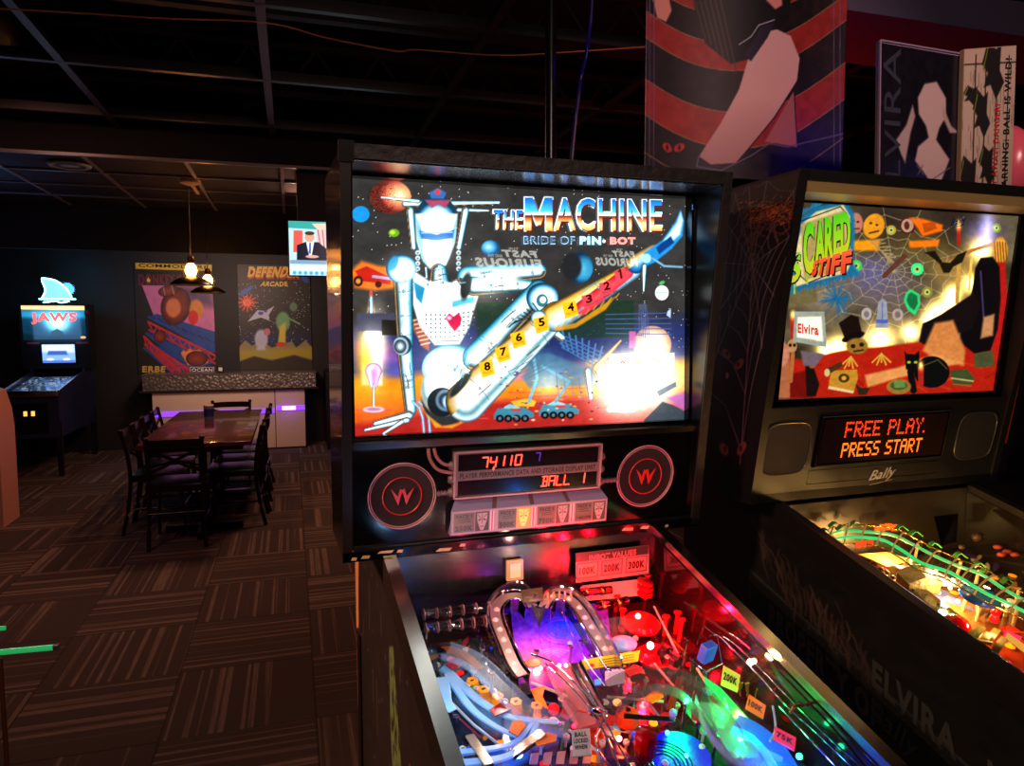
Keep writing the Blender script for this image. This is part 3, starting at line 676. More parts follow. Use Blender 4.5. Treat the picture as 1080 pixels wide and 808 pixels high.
MB().box(CU0 - .003, CU1 + .003, -1.12, -1.05, .86, .925, .008).build('lockdown_bar', steel, m1, 40)
MB().box(.20, .53, -1.09, -1.07, .52, .80, .005).box(.23, .34, -1.095, -1.09, .58, .74).box(.39, .50, -1.095, -1.09, .58, .74).build('coin_door', plate, m1)
for u_ in (CU0 - .005, CU1 - .04):
    for v_, zt in ((-1.05, .80), (.38, .9)):
        MB().hexa([(u_, v_ - .02, 0), (u_ + .035, v_ - .02, 0), (u_ + .035, v_ + .02, 0), (u_, v_ + .02, 0), (u_, v_ - .025, zt), (u_ + .045, v_ - .025, zt), (u_ + .045, v_ + .025, zt), (u_, v_ + .025, zt)]).build('leg', blackwood, m1)
# ---- backbox
U0, U1 = .012, .724; ZT = 1.879
def bbside(u0, u1, zb, zt, yt, dep, name, m, par):
    return MB().prism([(0, zb), (yt, zt), (dep, zt), (dep, zb)], 'x', u0, u1).build(name, m, par)
yt = fy(ZT)
bbside(U0, U0 + .018, ZB, ZT, yt, .20, 'backbox_side', mat('glossy_side_board', (.07, .06, .06), .18, coat=.3), m1); bbside(U1 - .018, U1, ZB, ZT, yt, .20, 'backbox_side', satin, m1)
MB().hexa([(U0 + .018, yt, ZT - .018), (U1 - .018, yt, ZT - .018), (U1 - .018, .20, ZT - .018), (U0 + .018, .20, ZT - .018), (U0 + .018, yt, ZT), (U1 - .018, yt, ZT), (U1 - .018, .2, ZT), (U0 + .018, .2, ZT)]).build('backbox_top', satin, m1)
MB().box(U0 + .020, U1 - .020, yt + .006, .012, ZT - .0215, ZT - .0185).build('top_liner', mat('brushed_dark_liner', (.62, .62, .66), .22, 1), m1)
MB().box(U0 + .018, U1 - .018, .0, .20, ZB, ZB + .018).build('backbox_floor', blackwood, m1)
MB().box(U0 + .018, U1 - .018, .18, .20, ZB + .018, ZT - .018).build('backbox_back', blackwood, m1)
def leanbar(u0, u1, z0, z1, t=.004, off=0, ln=LEAN, zb=ZB):
    f_ = lambda z: ln * (z - zb) + off
    return [(u0, f_(z0) - t, z0), (u1, f_(z0) - t, z0), (u1, f_(z0), z0), (u0, f_(z0), z0), (u0, f_(z1) - t, z1), (u1, f_(z1) - t, z1), (u1, f_(z1), z1), (u0, f_(z1), z1)]
MB().hexa(leanbar(U0 - .001, U1 + .001, ZT - .019, ZT + .003)).build('top_edge_trim', scuffed, m1)
MB().hexa(leanbar(U0 - .001, U0 + .015, ZB, ZT - .019)).build('edge_trim', mat('dark_left_edge', (.06, .055, .055), .4), m1)
MB().hexa(leanbar(U1 - .017, U1 + .001, ZB, ZT - .019)).build('edge_trim', scuffed, m1)
MB().hexa(leanbar(U0 - .001, U1 + .001, ZB - .004, ZB + .014)).build('bottom_edge_trim', gloss, m1)
for u_, w_ in ((.05, .016), (.085, .03), (.11, .012), (.19, .03), (.225, .012), (.56, .022), (.60, .02), (.57, .008), (.65, .008), (.03, .01)):
    z_ = ZB + R.uniform(.000, .008); MB().prism([(u_ - w_ / 2, z_), (u_ + w_ / 3, z_ - .001), (u_ + w_ / 2, z_ + .004), (u_ - w_ / 4, z_ + .005)], 'y', -.0055, -.004).build('bare_wood_chip', mat('bare_wood_chips', (.80, .68, .52), .7), m1)
cb_ = MB(); cb_.hexa(leanbar(U0 - .004, U0 + .020, ZT - .026, ZT + .006, .007)).build('corner_bracket', mat('black_corner_steel', (.07, .065, .06), .35, .6), m1)
# inner frame round the glass
gy = lambda z: .02 + .02 * (z - 1.4)
f_ = MB()
for (a0, a1, z0, z1) in ((U0 + .018, .037, 1.40, 1.861), (.702, U1 - .018, 1.40, 1.861), (.037, .702, 1.852, 1.861), (.037, .702, 1.398, 1.408)):
    f_.box(a0, a1, .004, .03, z0, z1)
f_.build('glass_frame', gloss, m1)
MB().tube([(.7045, -.002, 1.70), (.7045, -.002, 1.83)], .0025, 6).build('lift_channel', chrome_m, m1)
MB().box(.699, .712, -.003, .003, 1.826, 1.838, .002).build('glass_latch', chrome_m, m1)

# ---- backglass artwork (generic machine-age picture)
def cz(x, y): return ((x - 360) * 2.834, (y - 180) * 2.834)
q = [cz(367.5, 186.0), cz(722.8, 208.4), cz(721.5, 442.9), cz(372.9, 460.6)]
c = Canvas(q, 500, 340, (.22, .215, .21))
c.poly([(-20, 470), (1100, 440), (1100, 900), (-20, 900)], (.16, .20, .42), soft=60)
c.poly([(-20, 620), (1100, 560), (1100, 900), (-20, 900)], (1.0, .62, .10), soft=30)
c.poly([(-20, 700), (1100, 650), (1100, 900), (-20, 900)], (.95, .40, .12), soft=70)
c.poly([(-20, 768), (450, 690), (1100, 660), (1100, 900), (-20, 900)], (.74, .16, .14), soft=22)
c.im += c.noise(14, .05, 4)[..., None]
sky = np.clip((560 - c.Y) / 60, 0, 1)[..., None]; st = (c.rs.rand(340, 500) > .9975)[..., None]; c.im += st * sky * .8
for q_ in range(26):
    x0, y0 = R.uniform(40, 950), R.uniform(640, 740); c.line([(x0, y0), (x0 + R.uniform(30, 110), y0 + R.uniform(-5, 3))], 4, (.85, .30, .30), a=.7)
# clouds and hills
for (x, y, r_, col_) in ((130, 560, 60, (.55, .35, .75)), (90, 530, 50, (.9, .45, .6)), (170, 600, 45, (.35, .35, .75)), (560, 560, 70, (.25, .45, .65)), (640, 590, 60, (.3, .5, .7)), (720, 600, 60, (.45, .4, .65)), (860, 600, 60, (.8, .6, .7)), (530, 610, 50, (.85, .5, .6))):
    c.glow(x, y, r_, col_, r_ * .45, mode='over')
c.poly([(540, 620), (575, 560), (620, 545), (680, 570), (760, 600), (800, 640), (560, 650)], (.30, .50, .62), soft=10, a=.8)
# planets
c.ell(146, 78, 62, 50, rad=ramp([(0, (1.3, 1.1, .9)), (.45, (1.1, .75, .5)), (.8, (.8, .35, .28)), (1, (.45, .18, .15))]), off=(.45, -.1)); c.im += ((c.rs.rand(340, 500) > .8) * (np.hypot(c.X - 126, c.Y - 80) < 46))[..., None] * np.array((-.25, -.3, -.25))
c.ell(58, 130, 26, 24, (.12, .62, .95)); c.ell(157, 186, 16, 12, (.45, .72, .12)); c.ell(153, 184, 8, 6, (.8, .95, .3))
c.ell(446, 232, 28, 24, rad=ramp([(0, (.8, 1, 1.1)), (.6, (.3, .7, .9)), (1, (.08, .3, .5))]), off=(-.2, -.2)); c.ell(712, 290, 40, 46, rad=ramp([(0, (.35, .8, .95)), (.6, (.2, .6, .8)), (1, (.05, .2, .35))]), off=(.3, .1)); c.ell(688, 286, 30, 40, (.14, .15, .17), soft=8)
c.ell(930, 520, 56, 56, rad=ramp([(0, (1.3, 1.25, 1.1)), (.6, (1.2, 1.0, .85)), (1, (.9, .6, .45))]))
# flaming red streak, rocket plume, goblet
c.poly([(28, 300), (60, 270), (110, 285), (170, 290), (168, 350), (100, 358), (40, 350)], (1.0, .5, .15), soft=12); c.poly([(40, 300), (75, 285), (150, 320), (145, 340), (60, 330)], (.8, .15, .1)); c.ell(50, 330, 14, 16, (.25, .1, .08)); c.ell(50, 330, 7, 8, (.9, .6, .3)); c.ell(110, 340, 10, 10, (.3, .1, .08)); c.line([(95, 316), (165, 325)], 8, (.75, .7, .9))
c.poly([(80, 420), (88, 362), (96, 420), (118, 520), (120, 640), (60, 640), (62, 520)], (1.3, 1.2, 1.05), soft=10); c.glow(78, 560, 34, (1.2, .9, .2), 90, mode='over'); c.glow(105, 520, 24, (1.4, 1.3, 1.2), 90, mode='over'); c.cap(88, 378, 88, 440, 4, 9, chrome); c.ell(88, 366, 4, 8, (.9, .3, .3))
c.cap(95, 600, 95, 640, 26, 12, ramp([(-1, (.6, .4, .6)), (-.7, (1.1, .9, 1.1)), (0, (.95, .6, .95)), (.6, (1.2, 1.1, 1.2)), (1, (.7, .5, .7))])); c.cap(95, 640, 95, 705, 3, 3, chrome); c.ell(95, 714, 32, 9, (.95, .85, .95)); c.ell(95, 713, 24, 5, (.8, .55, .7))
# grid buildings / frames
for k_ in range(6): c.line([(400 + k_ * 0, 400 + k_ * 20), (900, 392 + k_ * 20)], 2, (.13, .25, .16))
c.poly([(405, 395), (875, 388), (875, 500), (405, 500)], (.11, .22, .15), a=.75)
for k_ in range(5): c.line([(790, 430 + k_ * 14), (985, 425 + k_ * 16)], 3, (.28, .38, .62))
for k_ in range(8): c.line([(890 + k_ * 3, 400), (890 + k_ * 3 + (k_ % 2) * 10, 500)], 2, (.35, .4, .6))
c.poly([(45, 425), (185, 425), (190, 480), (45, 480)], (.28, .28, .36), soft=6); c.poly([(120, 445), (178, 448), (178, 492), (120, 492)], (.12, .11, .08)); c.poly([(860, 480), (880, 480), (880, 530), (860, 530)], (.75, .35, .65))
# vehicles
for (x, y, w_) in ((515, 725, 60), (650, 715, 60)):
    c.poly([(x - w_, y + 5), (x - w_ * .8, y - 15), (x + w_ * .5, y - 18), (x + w_, y), (x + w_, y + 12), (x - w_, y + 18)], (.25, .55, .65)); c.poly([(x - w_ * .6, y - 15), (x - w_ * .2, y - 28), (x + w_ * .3, y - 18), (x + w_ * .3, y - 10)], (.55, .85, .9)); c.poly([(x - w_ * .2, y - 14), (x + w_ * .4, y - 14), (x + w_ * .3, y - 5), (x - w_ * .1, y - 5)], (.8, .25, .3))
    for k_ in range(4): c.ell(x - w_ * .7 + k_ * w_ * .42, y + 16, 12, 11, (.05, .05, .06)); c.ell(x - w_ * .7 + k_ * w_ * .42, y + 16, 5, 5, (.4, .5, .55))
c.line([(640, 690), (680, 630), (600, 585)], 8, (.35, .65, .75)); c.poly([(505, 690), (560, 680), (582, 690), (575, 705), (520, 705)], (.95, .75, .2)); c.line([(560, 690), (585, 620), (575, 560)], 9, (.45, .75, .85))
c.cap(735, 600, 745, 680, 12, 6, chrome); c.ell(770, 575, 40, 12, (.8, .6, .3)); 
for k_ in range(8): c.line([(640 + k_ * 20, 470 + k_ * 8), (665 + k_ * 14, 530 + k_ * 8)], 5, (.30, .50, .75)); 
for k_ in range(5): c.line([(635 + k_ * 6, 480 + k_ * 12), (780 + k_ * 2, 545 + k_ * 14)], 4, (.25, .45, .7))
c.cap(775, 595, 835, 715, 26, 10, chrome); c.cap(800, 715, 875, 718, 9, 5, chrome); c.cap(760, 590, 835, 508, 10, 3, ramp([(-1, (.4, .3, .15)), (0, (1.1, .9, .6)), (1, (.5, .35, .2))]))
for k_ in range(6): c.line([(820 + k_ * 7, 625 + k_ * 14), (838 + k_ * 7, 612 + k_ * 14)], 4, (.1, .45, .75))
# generic chrome machine figure: blank helmet, capsules and joints
c.cap(190, 100, 470, 96, 10, 5, chrome); c.cap(120, 80, 230, 92, 3, 6, chrome); c.cap(350, 118, 440, 120, 7, 3, chrome)
c.cap(205, 120, 215, 230, 12, 8, chrome); c.cap(370, 120, 350, 230, 12, 8, chrome)
HR = ramp([(0, (1.5, 1.5, 1.5)), (.45, (1.3, 1.4, 1.4)), (.75, (.75, 1.0, 1.1)), (.92, (.2, .55, .75)), (1, (.1, .25, .35))])
c.ell(284, 135, 60, 62, rad=HR, off=(0, .35)); c.poly([(222, 130), (346, 130), (338, 215), (312, 280), (290, 300), (270, 296), (246, 270), (226, 210)], (1.35, 1.38, 1.38), soft=8)
c.poly([(222, 130), (240, 170), (244, 240), (262, 292), (240, 262), (226, 205)], (.55, .85, .95), soft=6); c.poly([(346, 130), (330, 180), (328, 240), (300, 298), (322, 262), (340, 205)], (.6, .88, .95), soft=6)
c.poly([(232, 178), (285, 190), (338, 176), (334, 202), (285, 210), (238, 204)], (.16, .40, .75), soft=5); c.line([(240, 186), (332, 184)], 4, (.5, .9, 1.1)); c.line([(285, 215), (285, 292)], 2.5, (.55, .8, .9)); c.line([(250, 232), (270, 262), (300, 262), (322, 230)], 2.5, (.6, .85, .92)); 
c.poly([(262, 66), (288, 52), (314, 66), (306, 84), (270, 84)], (.25, .45, .75), soft=4); c.ell(288, 64, 8, 9, (.9, .25, .3)); c.poly([(250, 88), (326, 88), (310, 112), (290, 100), (270, 112)], (.75, .30, .42), soft=5)
c.cap(252, 290, 254, 320, 3, 3, chrome)
for x in (228, 350):
    for k_ in range(4): c.ell(x, 245 + k_ * 16, 7, 7, (.85, .95, .98)); c.ell(x, 246 + k_ * 16, 3, 3, (.25, .4, .45))
c.cap(290, 300, 292, 350, 24, 34, chrome)
c.poly([(215, 300), (260, 330), (330, 335), (395, 290), (430, 300), (400, 400), (380, 470), (350, 520), (280, 520), (235, 470), (215, 400)], (1.3, 1.35, 1.35), soft=8)
c.poly([(215, 330), (250, 350), (240, 400), (222, 380)], (.15, .60, .80), soft=6); c.poly([(330, 390), (395, 375), (400, 392), (330, 410)], (.35, .8, .9), soft=6)
c.poly([(215, 440), (260, 500), (262, 540), (240, 525), (212, 470)], (.65, .32, .25), soft=3)
for k_ in range(7): c.line([(214 + k_ * 4, 448 + k_ * 12), (240 + k_ * 4, 442 + k_ * 12)], 4, (.95, .8, .65))
for iy in range(6):
    for ix in range(11):
        x = 250 + ix * 14; y = 428 + iy * 13 - (ix > 5) * (ix - 5) * 2
        if 238 + iy * 4 < x < 405 - iy * 4 and abs(x - 335) + abs(y - 455) > 30: c.poly(rect(x, y, x + 6, y + 6), (.25, .35, .38))
c.poly([(310, 440), (322, 425), (335, 435), (350, 424), (360, 440), (356, 462), (338, 482), (322, 462)], (.85, .10, .28), soft=4); c.ell(322, 440, 7, 6, (1.3, .8, .9), soft=5)
for k_ in range(4): c.line([(285, 510 + k_ * 12), (350, 508 + k_ * 12)], 5, (.25, .45, .5))
# arms
c.cap(182, 300, 190, 520, 30, 24, chrome); c.ell(178, 292, 46, 44, rad=HR, off=(.1, .1)); c.ell(155, 278, 14, 24, (.12, .55, .75), ang=.4, soft=5)
c.cap(188, 530, 205, 715, 24, 18, chrome); c.ell(182, 522, 27, 30, rad=ramp([(0, (1.2, 1.3, 1.3)), (.35, (.5, .6, .65)), (.6, (.15, .2, .25)), (.8, (.8, .9, .95)), (1, (.1, .2, .3))]), off=(-.25, .1))
c.cap(200, 730, 100, 755, 14, 7, chrome); c.cap(195, 745, 70, 775, 9, 4, chrome); c.cap(180, 750, 125, 785, 7, 4, chrome)
for dx in (0, 18): c.line([(212 + dx, 690), (232 + dx, 710), (242 + dx, 740), (246 + dx, 785)], 8, (.25, .60, .85)); c.line([(212 + dx, 690), (232 + dx, 710), (242 + dx, 740), (246 + dx, 785)], 3, (.9, .98, 1))
c.cap(378, 318, 590, 300, 34, 24, chrome); c.cap(395, 345, 560, 345, 30, 18, chrome); c.ell(470, 332, 60, 18, (1.35, 1.38, 1.35), soft=14); c.ell(372, 345, 16, 42, (.12, .14, .15), soft=6, ang=.2); c.line([(430, 372), (540, 360), (590, 330)], 5, (.1, .25, .3))
# hips, legs
c.ell(330, 590, 90, 70, rad=ramp([(0, (1.5, 1.5, 1.5)), (.7, (1.3, 1.35, 1.35)), (.9, (.4, .8, .9)), (1, (.1, .4, .5))]), off=(-.1, 0))
c.ell(312, 665, 76, 96, rad=ramp([(0, (1.2, 1.3, 1.35)), (.6, (1.3, 1.35, 1.4)), (.8, (.5, .7, .75)), (.93, (.75, .7, .6)), (1, (.2, .2, .2))]), off=(-.1, -.25)); c.poly([(250, 725), (300, 765), (350, 755), (382, 700), (372, 748), (330, 770), (280, 768)], (.95, .65, .15), soft=6)
c.ell(300, 692, 44, 44, (.10, .13, .16)); c.ell(305, 690, 34, 36, rad=ramp([(0, (.5, .8, 1.1)), (.5, (.1, .15, .2)), (.8, (.45, .6, .7)), (1, (.1, .12, .15))]), off=(.2, -.1)); c.ell(318, 692, 15, 19, (.75, .95, 1.25), soft=6)
c.cap(400, 560, 590, 360, 40, 34, chrome); c.ell(600, 380, 48, 46, rad=HR, off=(.1, .1)); c.ell(600, 388, 18, 20, (.25, .5, .55)); c.ell(602, 386, 9, 10, (1.2, 1.3, 1.3))
for k_ in range(9): c.line([(500 + k_ * 9, 468 - k_ * 9), (520 + k_ * 10, 450 - k_ * 2)], 4, (.1, .14, .15))
c.cap(590, 450, 660, 500, 16, 10, chrome)
c.cap(372, 690, 640, 430, 62, 40, ramp([(-1, (.1, .08, .06)), (-.8, (.85, .65, .25)), (-.55, (.9, .85, .75)), (-.2, (1.25, 1.25, 1.2)), (.3, (1.1, 1.15, 1.15)), (.6, (.4, .65, .7)), (.85, (1.0, 1.1, 1.15)), (1, (.15, .3, .35))]))
c.cap(640, 440, 870, 300, 42, 26, ramp([(-1, (.3, .2, .1)), (-.75, (1.0, .75, .2)), (-.4, (1.2, 1.0, .7)), (.2, (1.25, 1.2, 1.15)), (.7, (.6, .85, .95)), (1, (.2, .3, .4))]))
c.cap(720, 410, 855, 305, 22, 18, ramp([(-1, (.75, .1, .15)), (0, (1.1, .35, .4)), (1, (.9, .2, .3))]))
c.cap(880, 280, 935, 245, 28, 24, ramp([(-1, (.5, .35, .15)), (-.6, (.9, .85, .6)), (0, (.7, .9, 1.0)), (.5, (.15, .55, .85)), (1, (.05, .2, .4))]))
c.poly([(905, 245), (960, 208), (1000, 150), (1014, 118), (1024, 150), (1020, 195), (985, 235), (935, 275), (905, 285)], (.15, .62, .95), soft=5); c.poly([(965, 208), (1004, 155), (1014, 125), (1020, 150), (1012, 190), (985, 215)], (.95, 1.15, 1.3), soft=8); c.poly([(940, 230), (985, 195), (995, 215), (950, 250)], (.05, .25, .55), soft=4)
c.ell(912, 262, 14, 14, (.7, .95, 1.1)); c.cap(905, 285, 903, 360, 8, 3, chrome); c.line([(930, 262), (965, 285), (1018, 288)], 6, (.5, .75, .9))
c.ell(590, 440, 24, 22, rad=HR); c.ell(355, 640, 12, 50, (.1, .12, .12), ang=.7, soft=4)
# apple-like small planet with leaf
c.ell(958, 365, 20, 22, (1.15, 1.2, 1.2)); c.ell(958, 335, 9, 5, (.3, .8, .4), ang=-.4); c.line([(942, 365), (974, 365)], 3, (.4, .6, .55))
c.poly([(975, 420), (985, 412), (984, 440), (972, 432)], (.8, .9, 1.1))
# black cliff, lower right, and pale notice
c.glow(880, 640, 110, (1.6, 1.5, 1.3), 80, mode='over'); c.glow(900, 610, 90, (1.5, 1.45, 1.35), 60, mode='over')
c.poly([(905, 745), (960, 690), (990, 700), (1030, 720), (1030, 760), (900, 760)], (.22, .26, .30), soft=3); c.poly([(940, 660), (1000, 630), (1002, 645), (950, 675)], (.4, .45, .5)); c.poly([(975, 680), (1030, 660), (1030, 720), (1000, 700)], (.75, .4, .7), soft=8)
c.poly([(800, 548), (995, 545), (995, 600), (800, 600)], (1.3, 1.22, 1.02)); c.text('W', [(832, 566), (850, 566), (850, 578), (832, 578)], (.85, .35, .25), .04); c.text('Williams', [(872, 558), (952, 556), (952, 580), (872, 582)], (.80, .55, .35), .0, shear=.3)
c.line([(830, 590), (965, 588)], 4, (.95, .75, .5)); c.line([(815, 597), (985, 595)], 3, (.95, .75, .5))
# bloom of the tubes behind
for (x, y, r_) in ((440, 330, 60), (175, 300, 40), (90, 500, 40), (320, 560, 80), (480, 560, 50), (900, 620, 90), (820, 670, 70), (620, 640, 45), (285, 230, 50)): c.glow(x, y, r_, (.38, .38, .36))
# panel lines and dark sky reflections on the chrome
rd = random.Random(4)
for (x0, y0, x1, y1, w_) in ((182, 320, 190, 510, 22), (190, 560, 205, 710, 16), (390, 322, 580, 305, 20), (410, 350, 550, 345, 14), (410, 540, 580, 375, 26), (390, 670, 630, 445, 46), (660, 425, 860, 305, 26), (240, 330, 380, 320, 30), (270, 560, 380, 600, 50)):
    dx, dy = x1 - x0, y1 - y0; L_ = math.hypot(dx, dy); nx_, ny_ = -dy / L_, dx / L_
    for k_ in range(5):
        t0 = rd.uniform(0, .7); t1 = t0 + rd.uniform(.12, .3); o0 = rd.uniform(-1, 1) * w_; col_ = rd.choice([(.25, .75, .9), (.12, .35, .5), (.55, .9, 1.0), (.35, .3, .25)])
        pts = [(x0 + dx * t + nx_ * (o0 + 3 * math.sin(9 * t)), y0 + dy * t + ny_ * (o0 + 3 * math.sin(9 * t))) for t in np.linspace(t0, t1, 5)]; c.line(pts, rd.uniform(2, 4), col_, a=.75)
    for k_ in range(3):
        t = rd.uniform(.05, .95); c.line([(x0 + dx * t - nx_ * w_, y0 + dy * t - ny_ * w_), (x0 + dx * (t + .02), y0 + dy * (t + .02)), (x0 + dx * t + nx_ * w_, y0 + dy * t + ny_ * w_)], 2.2, (.30, .45, .52), a=.8)
        x, y = x0 + dx * t + nx_ * rd.uniform(-.6, .6) * w_, y0 + dy * t + ny_ * rd.uniform(-.6, .6) * w_; c.ell(x, y, 4, 4, (.25, .4, .45)); c.ell(x, y, 2, 2, (.9, 1, 1))
for k_ in range(9): t = k_ / 8; c.line([(640 + 180 * t, 475 - 95 * t), (650 + 180 * t, 462 - 95 * t)], 3, (.9, .6, .15))
c.poly([(630, 470), (700, 455), (820, 375), (790, 415), (700, 470), (650, 478)], (.95, .65, .12), soft=5, a=.85)
for k_ in range(60): c.ell(rd.uniform(470, 780), rd.uniform(600, 760), rd.uniform(2, 6), rd.uniform(1, 3), rd.choice([(.9, .75, .4), (.5, .15, .25), (.3, .3, .5), (1, .9, .7)]))
for k_ in range(5): c.line([(500 + k_ * 12, 600 + k_ * 6), (580 + k_ * 12, 560 + k_ * 6)], 2, (.35, .5, .6)); c.line([(640 + k_ * 22, 590), (650 + k_ * 22, 680)], 2, (.55, .5, .7))
# number tags along the leg
for n_, x, y, cc in (('8', 435, 592, 1), ('7', 483, 548, 1), ('6', 529, 505, 1), ('5', 597, 460, 1), ('4', 684, 415, 1), ('3', 738, 390, 0), ('2', 791, 352, 0), ('1', 836, 315, 0)):
    col_ = (1.15, .82, .12) if cc else (1.0, .30, .35); s_ = 25 if cc else 21
    c.poly([(x - s_, y - s_ * .7), (x + s_ * .6, y - s_ * 1.15), (x + s_, y + s_ * .6), (x - s_ * .6, y + s_ * 1.15)], col_, soft=3)
    if n_ == '1': c.line([(x - 3, y - 19), (x + 1, y + 5)], 6, (.35, .02, .05)); c.line([(x - 8, y - 13), (x - 3, y - 19)], 4, (.35, .02, .05)); continue
    c.text(n_, [(x - 11, y - 18), (x + 8, y - 22), (x + 11, y + 3), (x - 8, y + 7)], (.06, .04, .04) if cc else (.35, .02, .05), .04)
    c.text('MILLION', [(x - 13, y + 10), (x + 14, y + 3), (x + 15, y + 10), (x - 12, y + 17)], (.15, .08, .05) if cc else (.5, .05, .1))
# title lettering
TG = ramp([(0, (.05, .42, .85)), (.42, (.35, .95, 1.25)), (.5, (1.4, 1.5, 1.5)), (.55, (.30, .10, .06)), (.62, (.9, .45, .2)), (.8, (1.3, 1.1, .8)), (1, (1.0, .75, .35))])
cuts = (.2, .42, .5, .55, .62, .8)
for (tx, qd) in (('ACHINE', [(634, 82), (955, 88), (955, 182), (634, 180)]), ('THE', [(452, 118), (540, 120), (538, 176), (450, 174)])):
    for dx, dy in ((-4, -3), (4, -3), (-4, 4), (4, 4), (6, 7)): c.text(tx, [(a + dx * .6, b_ + dy * .7) for a, b_ in qd], (1.15, 1.2, 1.25) if dx < 5 else (.45, .12, .08), .02)
    c.text(tx, qd, TG, .02, cuts)
MP = [(548, 80), (572, 80), (590, 128), (608, 80), (631, 81), (631, 180), (611, 180), (611, 122), (596, 162), (584, 162), (568, 122), (568, 179), (548, 179)]
for dx, dy in ((-4, -3), (4, -3), (-4, 4), (4, 4)): c.poly([(a + dx * .6, b_ + dy * .7) for a, b_ in MP], (1.15, 1.2, 1.25))
c.poly([(a + 5, b_ + 6) for a, b_ in MP], (.45, .12, .08)); c.poly([(a - 2, b_ - 2) for a, b_ in MP], (1.15, 1.2, 1.25)); c.poly(MP, 0, vgrad=TG)
c.text('BRIDE OF', [(541, 196), (694, 197), (694, 222), (541, 221)], (.75, .95, 1.1), .01); c.text('BRIDE OF', [(543, 199), (692, 200), (692, 219), (543, 218)], (.2, .4, .55), .0)
c.text('PIN', [(708, 197), (772, 198), (772, 223), (708, 222)], (.85, 1.2, 1.35), .06); c.text('BOT', [(798, 199), (874, 200), (874, 222), (798, 222)], (1.35, .75, .7), .06); c.ell(785, 211, 5, 5, (1.3, 1.2, 1.2))
# mirrored sign seen in the glass is left to the reflection of the real sign
c.im = np.minimum(c.im * (1 + c.noise(70, .10, 21)[..., None]), 1.6)
c.build('backglass', artmat('backlit_glass_print', .10, 1.12, .015), flat((.037, gy(1.855), 1.855), (.702, gy(1.855), 1.855), (.702, gy(1.406), 1.406), (.037, gy(1.406), 1.406)), (0, -1, 0), m1, thick=.004, label='brightly backlit glass with chrome figure and title lettering')

# ---- speaker panel
def PT(u_, z_, off=0): return (u_, LEAN * (z_ - ZB) + .008 - off, z_)
b = MB(); b.hexa([(U0 + .018, fy(1.20) + .008, 1.20), (U1 - .018, fy(1.20) + .008, 1.20), (U1 - .018, .03, 1.20), (U0 + .018, .03, 1.20), (U0 + .018, fy(1.392) + .008, 1.392), (U1 - .018, fy(1.392) + .008, 1.392), (U1 - .018, .03, 1.392), (U0 + .018, .03, 1.392)])
b.build('speaker_panel', gloss, m1)
MB().hexa([PT(U0 + .018, 1.388, .004), PT(U1 - .018, 1.388, .004), PT(U1 - .018, 1.388, 0), PT(U0 + .018, 1.388, 0), PT(U0 + .018, 1.400, .006), PT(U1 - .018, 1.400, .006), PT(U1 - .018, 1.4, -.02), PT(U0 + .018, 1.4, -.02)]).build('panel_ledge', satin, m1)
pn = Vector((0, -1, LEAN)).normalized()
ringm = mat('pale_pink_ring', (.72, .55, .58), .4); redm = emis('dim_red_print', (.8, .12, .1), .12, (.72, .16, .13))
def ringpts(cu, cz_, r_, off=.002, n=48): return [PT(cu + r_ * math.cos(2 * PI * i / n), cz_ + r_ * math.sin(2 * PI * i / n), off) for i in range(n)]
grm = mat('speaker_mesh_black', (.06, .04, .045), .6, bump=(900, .6, .5))
for cu, cz_, rr in ((.115, 1.300, .060), (.598, 1.302, .062)):
    sp_ = MB().lathe([(0, .001), (rr * .93, .001), (rr * .93, -.006)], PT(cu, cz_, .001), 48, axis=tuple(pn)).build('speaker', grm, m1, 40)
    MB().tube(ringpts(cu, cz_, rr), .0015, 6, True).build('trim_ring', ringm, sp_, 60)
    MB().tube(ringpts(cu, cz_, rr * .94), .0009, 6, True).build('trim_ring', ringm, sp_, 60)
    MB().tube(ringpts(cu, cz_, rr * .575), .0011, 6, True).build('emblem_ring', redm, sp_, 60)
    e = [(-.6, .42), (-.33, .0), (-.3, -.45), (-.02, -.02), (0, .22), (.02, -.02), (.3, -.45), (.33, .0), (.6, .42), (.40, .18), (.32, -.02), (.2, .40), (0, .30), (-.2, .40), (-.32, -.02), (-.40, .18)]
    e = [(-.62, .45), (-.42, -.02), (-.22, -.48), (-.06, .1), (0, .22), (.06, .1), (.22, -.48), (.42, -.02), (.62, .45), (.36, .16), (.24, .0), (.2, .16), (.12, .42), (.0, .36), (-.12, .42), (-.2, .16), (-.24, .0), (-.36, .16)]
    w_ = MB(); k_ = rr * .55; w_.add([PT(cu + a * k_, cz_ + b_ * k_, .0035) for a, b_ in e] + [PT(cu + a * k_, cz_ + b_ * k_, .0015) for a, b_ in e], [list(range(18)), list(range(18, 36))[::-1]] + [(i, i + 18, (i + 1) % 18 + 18, (i + 1) % 18) for i in range(18)])
    w_.build('emblem', redm, sp_, label='red winged W emblem')
# display unit
du0, du1, dz0, dz1 = .205, .495, 1.288, 1.376
silver = mat('mauve_silver_bezel', (.50, .42, .44), .35, .3)
dsp = MB().hexa([PT(du0, dz0, .009), PT(du1, dz0 , .009), PT(du1, dz0, 0), PT(du0, dz0, 0), PT(du0, dz1, .009), PT(du1, dz1, .009), PT(du1, dz1, 0), PT(du0, dz1, 0)]).build('display_unit', silver, m1)
H_ = dz1 - dz0; Wd = du1 - du0
def DP(fx_, fy_, off=.0095): return PT(du0 + fx_ * Wd, dz1 - fy_ * H_, off)
def plateq(x0, y0, x1, y1, off0, off1): return MB().hexa([DP(x0, y1, off1), DP(x1, y1, off1), DP(x1, y1, off0), DP(x0, y1, off0), DP(x0, y0, off1), DP(x1, y0, off1), DP(x1, y0, off0), DP(x0, y0, off0)])
win = mat('dark_display_window', (.085, .055, .06), .15)
